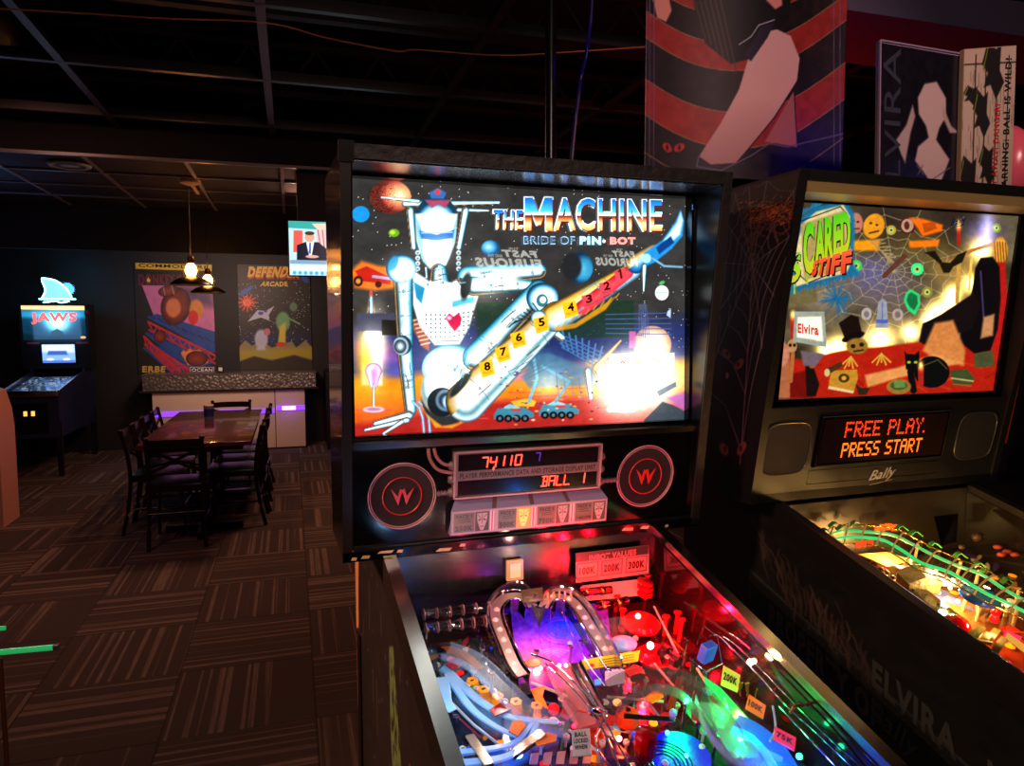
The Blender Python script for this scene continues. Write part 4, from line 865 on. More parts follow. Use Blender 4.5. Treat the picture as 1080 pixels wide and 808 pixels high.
plateq(.03, .07, .975, .41, .009, .0096).build('display_window', win, dsp); plateq(.03, .62, .975, .93, .009, .0096).build('display_window', win, dsp)
fr = MB()
for (x0, y0, x1, y1) in ((0, 0, 1, .035), (0, .965, 1, 1), (0, 0, .012, 1), (.988, 0, 1, 1)):
    fr.hexa([DP(x0, y1, .0125), DP(x1, y1, .0125), DP(x1, y1, .009), DP(x0, y1, .009), DP(x0, y0, .0125), DP(x1, y0, .0125), DP(x1, y0, .009), DP(x0, y0, .009)])
fr.build('bezel_frame', mat('pale_bezel', (.68, .55, .55), .35, .2), dsp)
SEG = {'0': [(0, 0, 1, 0), (1, 0, 1, 1), (1, 1, 0, 1), (0, 1, 0, 0)], '1': [(.55, 0, .55, 1)], '4': [(0, 0, 0, .5), (0, .5, 1, .5), (1, 0, 1, 1)], '7': [(0, 0, 1, 0), (1, 0, 1, 1)], 'B': [(0, 0, 1, 0), (1, 0, 1, 1), (1, 1, 0, 1), (.35, 0, .35, 1), (.35, .5, 1, .5)], 'A': [(0, 0, 1, 0), (1, 0, 1, 1), (0, 1, 0, 0), (0, .5, 1, .5)], 'L': [(0, 0, 0, 1), (0, 1, 1, 1)]}
def segs(txt, x, y0, y1, w_, pitch):
    m_ = MB()
    for ch in txt:
        if ch in SEG:
            for (a, b_, c_, d_) in SEG[ch]:
                sh = lambda t: (1 - t) * .22
                m_.tube([DP(x + (a + sh(b_)) * w_, y0 + b_ * (y1 - y0), .0105), DP(x + (c_ + sh(d_)) * w_, y0 + d_ * (y1 - y0), .0105)], .00115, 6)
        if ch == ',': x -= pitch * .45; m_.tube([DP(x, y1, .0105), DP(x - .006, y1 + .06, .0105)], .0016, 6); x -= pitch * .25
        x += pitch
    return m_
led = emis('orange_red_digits', (1, .21, .14), 6)
segs('74,', .175, .15, .36, .038, .055).build('score_digits', led, dsp); segs('110', .30, .14, .35, .038, .048).build('score_digits', led, dsp)
segs('BALL', .58, .65, .86, .038, .053).build('ball_digits', led, dsp); segs('1', .865, .64, .85, .03, .05).build('ball_digits', led, dsp)
segs('7', .53, .12, .3, .03, .05).build('ghost_digit', emis('violet_ghost_digit', (.25, .15, .9), .6), dsp)
c = Canvas([(0, 0), (820, 0), (820, 48), (0, 48)], 40, 6, (.50, .42, .43)); c.text('PLAYER PERFORMANCE DATA AND STORAGE DISPLAY UNIT', [(10, 8), (808, 8), (808, 40), (10, 40)], (.05, .03, .03), .03)
c.build('name_strip', artmat('grey_strip_print', .8, 0, .4), flat(DP(.03, .43, .0098), DP(.975, .43, .0098), DP(.975, .60, .0098), DP(.03, .60, .0098)), tuple(pn), dsp)
for s, ue in ((-1, du0), (1, du1)):
    k_ = MB()
    for zz in (1.30, 1.325, 1.35): k_.lathe([(.006, -.006), (.009, 0), (.006, .006)], PT(ue + s * .002, zz, .004), 12, axis=(1, 0, 0))
    k_.build('side_knob', silver, dsp, 40)
hose = MB(); hose.tube(catmull([PT(.160, 1.384, .004), PT(.163, 1.365, .005), PT(.178, 1.345, .006), PT(.207, 1.336, .005)]), .0032, 8); hose.build('hose', mat('pale_pink_hose', (.62, .42, .40), .3), m1, 60)
hose = MB(); hose.tube(catmull([PT(.170, 1.384, .004), PT(.174, 1.370, .005), PT(.186, 1.356, .006), PT(.207, 1.349, .005)]), .0032, 8); hose.build('hose', mat('pale_pink_hose', (.6, .4, .4)), m1, 60)
for ua, ub, zz in ((.177, .207, 1.300), (.495, .534, 1.300)):
    k_ = MB().tube([PT(ua, zz, .004), PT(ub, zz, .004)], .004, 10)
    for i in range(5): k_.lathe([(.004, -.001), (.0062, 0), (.004, .001)], PT(ua + (ub - ua) * (i + .5) / 5, zz, .004), 10, axis=(1, 0, 0))
    k_.build('connector', silver, m1, 40)
# award card box
cu0, cu1 = .200, .510
bx = MB().add([PT(cu0, 1.222, .018), PT(cu1, 1.222, .018), PT(cu1, 1.268, .018), PT(cu0, 1.268, .018), PT(cu0 + .012, 1.288, .002), PT(cu1 - .012, 1.288, .002), PT(cu0, 1.222, 0), PT(cu1, 1.222, 0)], [(0, 1, 2, 3), (3, 2, 5, 4), (0, 3, 4, 6), (1, 7, 5, 2), (6, 7, 1, 0), (4, 5, 7, 6)]).build('award_card_box', mat('lilac_box', (.50, .47, .62), .3), m1)
for f_ in (.26, .50, .735):
    MB().add([PT(cu0 + f_ * .31 - .004, 1.268, .0188), PT(cu0 + f_ * .31 + .004, 1.268, .0188), PT(cu0 + .012 + f_ * .286 + .004, 1.288, .0028), PT(cu0 + .012 + f_ * .286 - .004, 1.288, .0028)], [(0, 1, 2, 3)]).build('divider_strip', mat('brown_divider', (.35, .25, .24), .5), bx)
c = Canvas([(80, 455), (1010, 455), (1010, 582), (80, 582)], 300, 60, (.62, .52, .52))
cd = (.33, .30, .29)
for i, (x0, x1, t1, t2) in enumerate(((90, 208, 'FACE 1', '250K'), (345, 452, 'FACE 2', '500K'), (578, 690, 'FACE 3', '750K'), (812, 920, 'FACE 4', '1 MILLION'))):
    c.poly(rect(x0, 465, x1, 574), cd); c.poly(rect(x1 + 4, 465, x1 + 84, 574), (.16, .13, .13))
    lit = i == 1; cx_ = x1 + 44; fc = (1.25, .95, .45) if lit else (.62, .56, .56)
    if lit: c.poly(rect(x1 + 2, 463, x1 + 86, 576), (1.1, .65, .2), soft=8)
    c.poly([(cx_ - 32, 472), (cx_ + 32, 472), (cx_ + 28, 515), (cx_ + 16, 550), (cx_ + 8, 570), (cx_ - 8, 570), (cx_ - 16, 550), (cx_ - 28, 515)], fc, soft=4)
    dk = (.9, .45, .15) if lit else (.16, .13, .14)
    for s in (-1, 1): c.ell(cx_ + s * 14, 510, 9, 4, dk, ang=s * .4); c.line([(cx_ + s * 28, 480), (cx_ + s * 8, 498)], 3, dk)
    c.line([(cx_ - 8, 548), (cx_ + 8, 548)], 4, dk); c.line([(cx_, 480), (cx_, 530)], 2.5, dk)
    if i < 3: c.poly(rect(x1 + 92, 465, x1 + 112, 574), (.80, .80, .84)); c.poly(rect(x1 + 98, 465, x1 + 106, 574), (.72, .10, .22))
    tc_ = (.03, .03, .03)
    c.text(t1, [(x0 + 14, 474), (x1 - 14, 474), (x1 - 14, 494), (x0 + 14, 494)], tc_, .03); c.line([(x0 + 24, 504), (x1 - 26, 503)], 4, (.12, .1, .1)); c.line([(x0 + 30, 516), (x1 - 22, 515)], 4, (.12, .1, .1))
    c.text(t2, [(x0 + 8, 535), (x1 - 8, 535), (x1 - 8, 566), (x0 + 8, 566)] if i < 3 else [(x0 + 8, 542), (x1 - 8, 542), (x1 - 8, 560), (x0 + 8, 560)], tc_ if i != 2 else (.08, .2, .12), .05)
c.build('award_cards', artmat('award_card_print', .9, .18, .35), flat(PT(cu0 + .002, 1.2665, .0186), PT(cu1 - .002, 1.2665, .0186), PT(cu1 - .002, 1.2235, .0186), PT(cu0 + .002, 1.2235, .0186)), tuple(pn), bx, label='row of four award cards, the second one lit')
# ============================================================ playfield of the middle machine
GQ = [(416.5, 593.6), (693.0, 563.7), (1068.1, 944.9), (583.8, 1116.5)]; FQ = [(417.7, 671.5), (692.0, 632.8), (1063.1, 1033.7), (583.5, 1227.9)]
HG, HF = homog(GQ, UNIT), homog(FQ, UNIT)
def A1(x, y, k):
    """point between the glass (k=0) and the playfield board (k=1)"""
    s, t = hmap(HG, x, y); u, v = .10 + .525 * s, -.01 - .74 * t; g_ = Vector((u, v, 1.185 + SL * v))
    s, t = hmap(HF, x, y); u, v = .10 + .525 * s, -.01 - .74 * t; f_ = Vector((u, v, 1.05 + .20 * v))
    return g_ + (f_ - g_) * k
PN = Vector((0, -.196, .98))
def up(p, h): return Vector(p) + PN * h
c = Canvas(FQ, 330, 440, (.05, .035, .05))
c.im += np.abs(c.noise(24, .22, 9))[..., None] * np.array((.9, .6, .8))
B_ = lambda pts, col_, soft=6, a=1: c.poly(pts, col_, soft, a=a)
B_([(440, 675), (560, 640), (700, 625), (760, 700), (620, 720), (500, 760)], (.20, .05, .08), 20)
B_([(600, 640), (700, 620), (760, 690), (700, 740), (640, 700)], (.30, .03, .08), 20)
B_([(455, 690), (500, 690), (540, 720), (610, 750), (620, 790), (560, 800), (500, 810), (470, 800)], (.03, .05, .14), 10)
B_([(468, 700), (490, 705), (520, 740), (560, 760), (600, 780), (560, 790), (510, 770), (480, 740)], (.30, .60, .78), 8); B_([(500, 800), (560, 770), (620, 770), (560, 800), (510, 830)], (.15, .45, .75), 8)
c.ell(478, 702, 18, 14, (.04, .06, .12)); c.ell(478, 702, 11, 8, (.3, .55, .7)); c.ell(482, 700, 5, 4, (.05, .08, .2))
for (x, y) in ((500, 722), (512, 735), (525, 742), (545, 748), (565, 754)): c.poly([(x - 7, y - 5), (x + 5, y - 7), (x + 7, y + 5), (x - 5, y + 7)], (.95, .62, .10), 2)
B_([(540, 640), (640, 640), (650, 720), (600, 740), (550, 720)], (.20, .06, .35), 14); c.ell(585, 680, 42, 44, (.70, .25, .75), soft=14); c.ell(590, 667, 18, 10, (.10, .25, .95), soft=6); c.ell(592, 700, 24, 12, (.95, .2, .45), soft=8)
B_([(640, 730), (740, 690), (800, 750), (760, 808), (660, 808)], (.16, .06, .12), 20); B_([(730, 700), (790, 760), (820, 808), (760, 808), (730, 760)], (.05, .55, .30), 16); B_([(780, 780), (850, 808), (840, 850), (780, 850)], (.05, .35, .85), 16)
B_([(610, 760), (640, 755), (660, 800), (630, 830)], (.80, .25, .08), 8); B_([(560, 790), (620, 800), (620, 850), (560, 850)], (.12, .05, .35), 8)
for q_ in range(60):
    x, y = R.uniform(480, 900), R.uniform(650, 900); c.ell(x, y, R.uniform(2, 6), R.uniform(1.5, 4), R.choice([(.9, .6, .1), (.8, .1, .15), (.1, .4, .8), (.85, .8, .75), (.1, .6, .3)]), ang=R.uniform(0, 3))
for q_ in range(30):
    x, y = R.uniform(460, 850), R.uniform(660, 880); c.line([(x, y), (x + R.uniform(10, 40), y + R.uniform(8, 40))], 2, R.choice([(.5, .4, .2), (.3, .5, .7), (.6, .2, .3)]))
# small lettering bars, lower left
c.build('playfield_board', artmat('playfield_print', .85, 0, .18, coat=.6), flat((.10, -.01, 1.048), (.625, -.01, 1.048), (.625, -.75, .90), (.10, -.75, .90)), tuple(PN), m1)
MB().hexa([(.1025, -1.05, .80), (.6225, -1.05, .80), (.6225, .0, .985), (.1025, .0, .985), (.1025, -1.05, .8395), (.6225, -1.05, .8395), (.6225, .0, 1.0495), (.1025, .0, 1.0495)]).build('playfield_base', blackwood, m1)
MB().box(.1025, .6225, .0, .012, 1.03, 1.19).build('back_panel', satin, m1)
MB().hexa([(.6195, -1.05, .84), (.6225, -1.05, .84), (.6225, 0, 1.05), (.6195, 0, 1.05), (.6195, -1.05, .915), (.6225, -1.05, .915), (.6225, 0, 1.18), (.6195, 0, 1.18)]).build('inner_side_panel', mat('gloss_dark_red_side', (.10, .03, .035), .12, coat=.5), m1)
def quadpart(name, pts, m_, par=m1, th=.0015, label=None, smooth=None):
    n = len(pts); q = [Vector(p) for p in pts]; nn = (q[1] - q[0]).cross(q[2] - q[0]).normalized()
    vs = q + [p - nn * th for p in q]
    return MB().add(vs, [list(range(n)), list(range(n, 2 * n))[::-1]] + [(i, i + n, (i + 1) % n + n, (i + 1) % n) for i in range(n)]).build(name, m_, par, smooth, label)
def blob(name, x, y, k, r_, m_, par=m1, sz=1, n=12): return MB().ball(A1(x, y, k), r_, n, sz=sz).build(name, m_, par, 60)
def post(x, y, h, m_, name='post', r_=.004):
    p = A1(x, y, 1); q = up(p, h); return MB().tube([p, q], r_, 8).lathe([(r_, 0), (r_ * 1.8, .002), (r_ * 1.8, .006), (0, .007)], q, 10).build(name, m_, m1, 60)
redlit = emis('red_lamp', (1, .04, .12), 22); pinklit = emis('pink_hot_bulb', (1, .45, .5), 30); whitelit = emis('white_hot_bulb', (1, .93, .75), 60); bluelit = emis('blue_lamp', (.1, .3, 1), 30); greenlit = emis('green_lamp', (.1, 1, .6), 25)
rose = mat('rose_glass_bulb', (.95, .70, .66), .12, emit=(1, .55, .5), es=.9)
# heart shaped chrome ramp
HL = [(551, 713), (541.7, 700), (531.5, 676), (523.5, 655), (523, 641), (532, 631), (546, 629), (555, 632), (562, 640)]
HR_ = [(573, 641), (577, 634), (584, 630), (600, 632.5), (611, 642.6), (624, 663), (638, 685), (648, 703.7)]
kk = lambda y: .50 + (y - 630) / 74 * .14
sec = [(q_ * 1.15, h_) for q_, h_ in [(-.0135, -.022), (-.0135, .003), (-.0118, .003), (-.0118, 0), (.0118, 0), (.0118, .003), (.0135, .003), (.0135, -.022), (.0118, -.022), (.0118, -.002), (-.0118, -.002), (-.0118, -.022)]]
hb = MB(); heartpts = []; MBR = []
for P_ in (HL, HR_):
    pp = catmull([A1(x, y, kk(y)) for x, y in P_], 6); heartpts.append(pp); hb.sweep(pp, sec, up=PN)
    MBR.append(pp)
mat('heart_chrome', (.80, .76, .76), .12, .97); heart = hb.build('heart_ramp', mat('dark_mirror_chrome', (.42, .38, .42), .08, 1), m1, 30, 'polished chrome heart-shaped ramp studded with bulbs')
for pp in MBR:
    MB().sweep([up(p, .0012) for p in pp], [(-.0088, -.001), (-.0088, .001), (.0088, .001), (.0088, -.001)], up=PN).build('bulb_plate', mat('satin_silver_plate', (.86, .78, .76), .38, .75), heart, 30)
    for sg in (-1, 1):
        ed_ = []
        for i, p in enumerate(pp):
            a_, b2 = pp[max(i - 1, 0)], pp[min(i + 1, len(pp) - 1)]; xx, yy = frame(b2 - a_, PN); ed_.append(p + xx * sg * .0148 + PN * .004)
        MB().tube(ed_, .0015, 6).build('chrome_edge', mat('chrome_trim'), heart, 60)
quadpart('cusp_plate', [A1(560, 637, .48), A1(568, 642, .50), A1(576, 637, .48), A1(569, 662, .62)], mat('heart_chrome'), heart, .004)
for (x, y) in ((524, 644), (522.5, 655), (527.4, 665), (531.5, 676), (536.7, 688), (541.7, 700.5), (547, 712), (583, 630), (600, 633), (611, 642), (617, 652.5), (624, 662.5), (630.5, 674), (638, 685.5), (645.5, 697)):
    p = up(A1(x, y, kk(y)), .001); MB().lathe([(.0050, 0), (.0054, .0015), (.0044, .002)], p, 12, axis=tuple(PN)).ball(p + PN * .002, .0036, 10).build('bulb', rose, heart, 60)
# outer mirrored guards
for P_ in ([(514, 655), (514, 643), (522, 629), (535, 620), (548, 618), (558, 624), (565, 634)], [(572, 632), (582, 624), (600, 624), (616, 635), (634, 660), (655, 700)]):
    pp = catmull([A1(x, y, .46) for x, y in P_], 6); MB().sweep(pp, [(-.0012, -.02), (.0012, -.02), (.0012, .008), (-.0012, .008)], up=PN).tube([up(p, .008) for p in pp], .0022, 6).build('mirror_guard', mat('heart_chrome'), heart, 30)
quadpart('star_strip', [A1(514, 668, .62), A1(520, 667, .62), A1(540, 716, .72), A1(534, 719, .72)], mat('heart_chrome'), m1)
for i in range(4): MB().lathe([(.003, 0), (.003, .003), (0, .004)], A1(518 + 5.5 * i, 675 + 12 * i, .62 + .02 * i), 8, axis=tuple(PN)).build('screw', plate, m1)
lw = MB()
for P_ in ([(592, 645), (605, 672), (620, 700), (638, 724)], [(600, 640), (618, 668), (636, 700), (645, 708)]): lw.tube(catmull([A1(x, y, .3) for x, y in P_], 4), .0009, 6)
lw.build('edge_wire', chrome_m, m1, 60)
# plain domed face plate below the heart, lit violet
c = Canvas([(538, 640), (640, 636), (650, 722), (548, 728)], 130, 120, (.40, .12, .75))
c.glow(560, 655, 22, (.30, .15, .75), 18, mode='over'); c.glow(600, 660, 26, (.10, .15, 1.0), 20, mode='over'); c.glow(575, 690, 30, (.95, .35, .75), 18, mode='over'); c.glow(585, 706, 24, (.95, .25, .50), 14, mode='over'); c.glow(560, 700, 20, (.95, .50, .55), 20, mode='over'); c.glow(620, 690, 14, (.65, .15, .85), 20, mode='over')
for r_ in (5, 9, 13, 17, 22): c.line([(594 + r_ * 1.2 * math.cos(a_), 668 + r_ * .7 * math.sin(a_)) for a_ in np.linspace(0, 2 * PI, 24)], 1.1, (.05, .35, 1.0) if r_ < 15 else (.45, .2, .9), a=.8)
for k_ in range(7): c.line([(548 + k_ * 12, 648), (556 + k_ * 11, 668), (566 + k_ * 8, 694)], 1.0, (.55, .15, .6), a=.6)
for k_ in range(4): c.line([(570 + k_ * 3, 690 + k_ * 2), (584, 687 + k_ * 2), (600 - k_ * 3, 690 + k_ * 2)], 1, (1, .7, .85), a=.7)
c.im += c.noise(24, .12, 6)[..., None]
dm_ = c.build('swirl_plate', artmat('violet_swirl_print', .9, .30, .2, coat=.5), flat(A1(538, 640, .82), A1(640, 636, .82), A1(650, 722, .88), A1(548, 728, .88)), tuple(PN), m1, thick=.002, label='violet and magenta swirl plate inside the heart ramp')
MB().ball(A1(583, 705, .78), .010, 16, sx=1.6, sz=.5).build('oval_inset', mat('magenta_inset', (.85, .15, .45), .1, emit=(1, .1, .3), es=.5), dm_, 60)
for x in (570, 590, 597): blob('sparkle_bulb', x, 705 - (x > 580) * 3, .60, .003, pinklit, dm_)
# clear tubes at the left, red-lit ones right
for (xa, ya, xb, yb, n) in ((447, 648, 516, 640, 6), (449, 663, 512, 655, 6)):
    tb_ = MB().tube([A1(xa, ya, .45), A1(xb, yb, .45)], .0085, 12).build('clear_tube', clear, m1, 60); r_ = MB()
    for i in range(n): f_ = i / (n - 1); r_.tube([up(A1(xa + (xb - xa) * f_, ya + (yb - ya) * f_, .45), 0) + Vector((0, .009 * math.cos(a), .009 * math.sin(a))) for a in [2 * PI * j / 14 for j in range(14)]], .0012, 5, True)
    r_.build('tube_rings', mat('rose_gold_metal', (.85, .60, .60), .3, .6), tb_, 60)
    MB().tube([A1(xa, ya, .45) + Vector((0, 0, .0095)), A1(xb, yb, .45) + Vector((0, 0, .0095))], .0008, 5).build('tube_wire', chrome_m, tb_)
for (xa, ya, xb, yb) in ((612, 625, 645, 622), (630, 640, 662, 633)):
    tb_ = MB().tube([A1(xa, ya, .5), A1(xb, yb, .5)], .0075, 12).build('clear_tube', pane('red_clear_plastic', (.9, .25, .3), 1.5, .1), m1, 60)
    for f_ in (.2, .7): MB().lathe([(.0075, -.004), (.0085, -.003), (.0085, .003), (.0075, .004)], A1(xa + (xb - xa) * f_, ya + (yb - ya) * f_, .5), 14, axis=(1, 0, 0)).build('brass_band', mat('brass', (.75, .6, .3), .2, 1), tb_, 60)
# W plate and ladder behind the heart
o_ = quadpart('emblem_plate', [A1(549, 623, .35), A1(572, 620, .35), A1(572, 634, .45), A1(552, 636, .45)], mat('olive_plate', (.25, .2, .12), .3), m1)
for i in range(5): MB().lathe([(.002, 0), (.002, .014), (0, .015)], A1(578 + i * 6, 633 - i * .6, .5), 8, axis=(0, 0, 1)).build('orange_pin', emis('orange_pin', (1, .4, .15), 1.5), m1)
# value sign on the back panel
c = Canvas([(609, 583), (680, 578), (682, 607), (611, 613)], 120, 50, (.86, .50, .50))
c.poly([(609, 583), (680, 578), (680, 587), (609, 592)], (.16, .10, .11)); c.text('INBOT VALUES', [(622, 585.5), (668, 581), (668, 587), (622, 591.5)], (.75, .35, .40), .05)
for i, t_ in enumerate(('100K', '200K', '300K')):
    x = 611 + i * 24; yy = 594 - i * 1.9; c.poly([(x, yy), (x + 20, yy - 1.6), (x + 20, yy + 13), (x, yy + 14.6)], (.95, .45, .45) if i else (1.0, .55, .45)); c.line([(x, yy), (x + 20, yy - 1.6), (x + 20, yy + 13), (x, yy + 14.6), (x, yy)], .8, (.2, .05, .07)); c.text(t_, [(x + 2, yy + 3.5), (x + 18, yy + 2.2), (x + 18, yy + 10), (x + 2, yy + 11.2)], (.25, .02, .04), .05)
c.build('value_sign', artmat('value_sign_print', .6, .10, .4), flat((.445, -.018, 1.165), (.602, -.018, 1.165), (.602, -.02, 1.108), (.445, -.02, 1.108)), (0, -1, 0), m1, thick=.003)
quadpart('white_panel', [A1(614, 618, .6), A1(676, 611, .6), A1(678, 628, .75), A1(640, 632, .75), A1(616, 634, .75)], mat('pale_plastic', (.75, .6, .6), .3), m1)
o_ = MB().box(.308, .340, -.013, -.006, 1.125, 1.163).build('amber_card', emis('amber_card', (1, .62, .36), .75), m1); MB().box(.314, .334, -.015, -.0135, 1.131, 1.157).build('card_print', emis('dark_amber_print', (1, .80, .55), .9), o_)
# red zone
for (x, y, k_, r_) in ((673, 650, .45, .0045), (686, 681, .5, .006)): blob('red_bulb', x, y, k_, r_, emis('red_hot_bulb', (1, .5, .5), 45), m1)
for (x, y, k_) in ((614, 621, .6), (597, 620, .5), (624, 627, .6)): blob('red_bulb', x, y, k_, .0035, redlit, m1)
for (x, y, h_) in ((680, 632, .05), (690, 628, .04), (700, 670, .035), (712, 668, .04), (668, 668, .03), (655, 660, .03), (690, 700, .03), (716, 676, .04), (649, 645, .03)): post(x, y, h_, mat('red_plastic_post', (.8, .08, .12), .25))
for i in range(3): MB().lathe([(.013, 0), (.016, .003), (.016, .006), (.012, .008)], A1(680, 628 - i * 6, .75 - i * .12), 20, axis=tuple((PN + Vector((.12 * i, 0, 0))).normalized())).build('red_collar', mat('red_gloss', (.75, .05, .1), .15), m1, 40)
MB().lathe([(.034, 0), (.036, .006), (.03, .012), (0, .013)], A1(676, 660, .85), 28, axis=tuple(PN)).build('bumper_cap', mat('red_gloss'), m1, 40)
MB().lathe([(.032, 0), (.033, .006), (.026, .012), (0, .013)], A1(690, 695, .95), 28, axis=tuple(PN)).build('bumper_cap', mat('red_gloss'), m1, 40)
# white glowing plastic and yellow caption plastic
MB().ball(A1(657, 679, .55), .022, 20, sx=1.1, sz=.5).build('frosted_cover', mat('frosted_plastic', (.45, .50, .62), .5, emit=(.65, .75, 1), es=.22), m1, 60)
blob('white_bulb', 660, 676, .6, .005, emis('cool_white_bulb', (.85, .9, 1), 14), m1)
c = Canvas([(614, 696), (675, 686), (673, 697), (613, 707)], 80, 22, (.95, .78, .06))
for i in range(3): c.line([(632, 697 - .2 + i * 2.6), (668, 690.5 + i * 2.6)], .9, (.45, .35, .05))
c.ell(624, 702, 3, 2, (.9, .2, .15))
c.build('yellow_caption', artmat('yellow_caption_print', .9, .30, .4), flat(A1(614, 696, .5), A1(675, 686, .5), A1(673, 697, .62), A1(613, 707, .62)), tuple(PN), m1, thick=.002)
quadpart('frosted_box', [A1(638, 708, .6), A1(655, 705, .6), A1(656, 718, .75), A1(638, 722, .75)], mat('frosted_box', (.85, .7, .8), .4, emit=(.85, .6, .75), es=.35), m1, .012)
# ramps: smoked arch and clear centre ramp
def channel(name, P_, k_, w_, h_, m_, lab=None):
    ks = k_ if isinstance(k_, (list, tuple)) else [k_] * len(P_)
    pp = catmull([A1(x, y, q) for (x, y), q in zip(P_, ks)], 6)
    return MB().sweep(pp, [(-w_, h_), (-w_, 0), (w_, 0), (w_, h_), (w_ - .0015, h_), (w_ - .0015, .0015), (-w_ + .0015, .0015), (-w_ + .0015, h_)], up=PN).build(name, m_, m1, 30, lab)
channel('smoked_arch_ramp', [(640, 745), (660, 730), (690, 722), (722, 730), (745, 752), (768, 785), (790, 815)], [.55, .5, .5, .5, .55, .6, .65], .022, .018, smoke)
channel('clear_ramp', [(593, 708), (603, 728), (614, 748), (624, 765)], [.6, .6, .65, .7], .026, .012, mat('pinkish_clear_plastic', (.80, .55, .58), .15, alpha=.4))
quadpart('ramp_floor', [A1(588, 705, .68), A1(608, 700, .68), A1(640, 765, .8), A1(612, 772, .8)], mat('rosy_plastic_floor', (.55, .32, .34), .35), m1)
channel('dark_track', [(606, 700), (618, 722), (630, 745)], [.55, .58, .62], .010, .006, plate)
# pale blue curved plastics, left
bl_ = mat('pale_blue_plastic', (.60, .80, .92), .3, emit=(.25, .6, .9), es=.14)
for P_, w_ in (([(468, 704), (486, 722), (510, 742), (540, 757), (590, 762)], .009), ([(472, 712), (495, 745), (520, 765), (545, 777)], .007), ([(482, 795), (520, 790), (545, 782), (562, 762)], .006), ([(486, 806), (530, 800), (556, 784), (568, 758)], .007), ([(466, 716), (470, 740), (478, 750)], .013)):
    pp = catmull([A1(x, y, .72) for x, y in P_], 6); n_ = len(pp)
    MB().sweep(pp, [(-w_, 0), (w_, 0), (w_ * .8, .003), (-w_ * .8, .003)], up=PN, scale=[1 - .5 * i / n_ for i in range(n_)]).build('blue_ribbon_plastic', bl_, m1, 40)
MB().lathe([(.016, 0), (.020, .004), (.022, .012), (.017, .016), (.012, .010), (.010, .004)], A1(459, 699, .7), 24, axis=(-.2, -.3, .9)).build('dark_round_cup', mat('dark_blue_gloss', (.05, .07, .14), .12), m1, 40)
MB().sweep(catmull([A1(x, y, .65) for x, y in ((452, 694), (470, 686), (490, 692), (505, 706))], 5), [(-.009, 0), (.009, 0), (.007, .003), (-.007, .003)], up=PN).build('amber_plastic', mat('amber_plastic', (.55, .30, .08), .3), m1, 40)
for i, (x, y) in enumerate(((498, 719), (510, 728), (525, 735), (544, 741), (566, 745))):
    p = A1(x, y, .62); o_ = MB().lathe([(.0095, 0), (.0095, .002), (0, .0022)], p, 6, axis=tuple(PN)).build('amber_tag', mat('amber_tag', (.95, .60, .08), .35, emit=(1, .55, .05), es=.12), m1)
    MB().hexa([tuple(up(p, .0022) + Vector(q)) for q in ((-.003, -.003, 0), (.003, -.001, 0), (.003, .003, 0), (-.003, .001, 0), (-.003, -.003, .0006), (.003, -.001, .0006), (.003, .003, .0006), (-.003, .001, .0006))]).build('tag_mark', plate, o_)
channel('clear_side_ramp', [(470, 690), (500, 702), (535, 735), (560, 757), (600, 772)], [.35, .35, .4, .45, .5], .016, .012, milky)
for i in range(7): MB().lathe([(.004, 0), (.007, .002), (.004, .004)], A1(502 + i * 3, 664 + i * 9, .8), 10, axis=(.4, -.3, .5)).build('spring_coil', chrome_m, m1, 40)
MB().box(-.008, .008, -.03, .03, -.003, .003).build('metal_bracket', mat('brushed_steel_rail'), m1, loc=A1(556, 785, .7)).rotation_euler = (.2, 0, -1.25)
MB().box(-.007, .007, -.03, .03, -.003, .003).build('metal_bracket', mat('brushed_steel_rail'), m1, loc=A1(505, 792, .7)).rotation_euler = (.2, 0, .2)
quadpart('silver_wedge', [A1(540, 725, .6), A1(556, 720, .6), A1(558, 733, .7), A1(540, 738, .7)], mat('heart_chrome'), m1, .008)
quadpart('orange_arrow_plastic', [A1(560, 728, .7), A1(575, 724, .7), A1(572, 735, .7), A1(578, 748, .75), A1(566, 742, .75)], emis('orange_plastic', (1, .35, .05), 1.0, (.9, .4, .1)), m1)
blob('red_dome', 584, 748, .7, .009, mat('red_lit_dome', (.9, .08, .1), .1, emit=(1, .08, .1), es=.6), m1)
# centre cards and toys
c = Canvas([(603, 770), (622, 768), (624, 796), (604, 798)], 40, 56, (.72, .72, .72))
for i, t_ in enumerate(('BALL', 'LOCKED', 'WHEN')): c.text(t_, [(606 - (i == 1), 773 + i * 6.8), (619 + (i == 1), 771.5 + i * 6.8), (619 + (i == 1), 776.5 + i * 6.8), (606 - (i == 1), 778 + i * 6.8)], (.05, .05, .06), .04)
c.build('ball_locked_card', artmat('grey_card_print', .8, .10, .4), flat(A1(603, 770, .35), A1(622, 768, .35), A1(624, 796, .5), A1(604, 798, .5)), tuple(PN), m1, thick=.002)
MB().lathe([(.017, 0), (.019, .006), (.017, .016), (.008, .022), (0, .023)], A1(661, 762, .85), 20, axis=tuple(PN)).build('orange_dome', mat('orange_gloss', (.85, .28, .08), .25, emit=(1, .3, .05), es=.10), m1, 40)
MB().lathe([(.004, .022), (.004, .026), (0, .027)], A1(661, 762, .85), 10, axis=tuple(PN)).build('dome_screw', plate, m1)
MB().lathe([(0.0155, 0), (.0165, .004), (.0165, .032), (.0145, .040), (.006, .043), (0, .043)], A1(679, 797, .88), 10, axis=tuple(PN)).build('red_beacon', mat('red_beacon_glass', (.35, .015, .02), .1, emit=(.6, .01, .02), es=.10), m1, 30)
quadpart('steel_strip', [A1(658, 753, .6), A1(712, 757, .6), A1(712, 762, .62), A1(658, 758, .62)], mat('brushed_steel_rail'), m1)
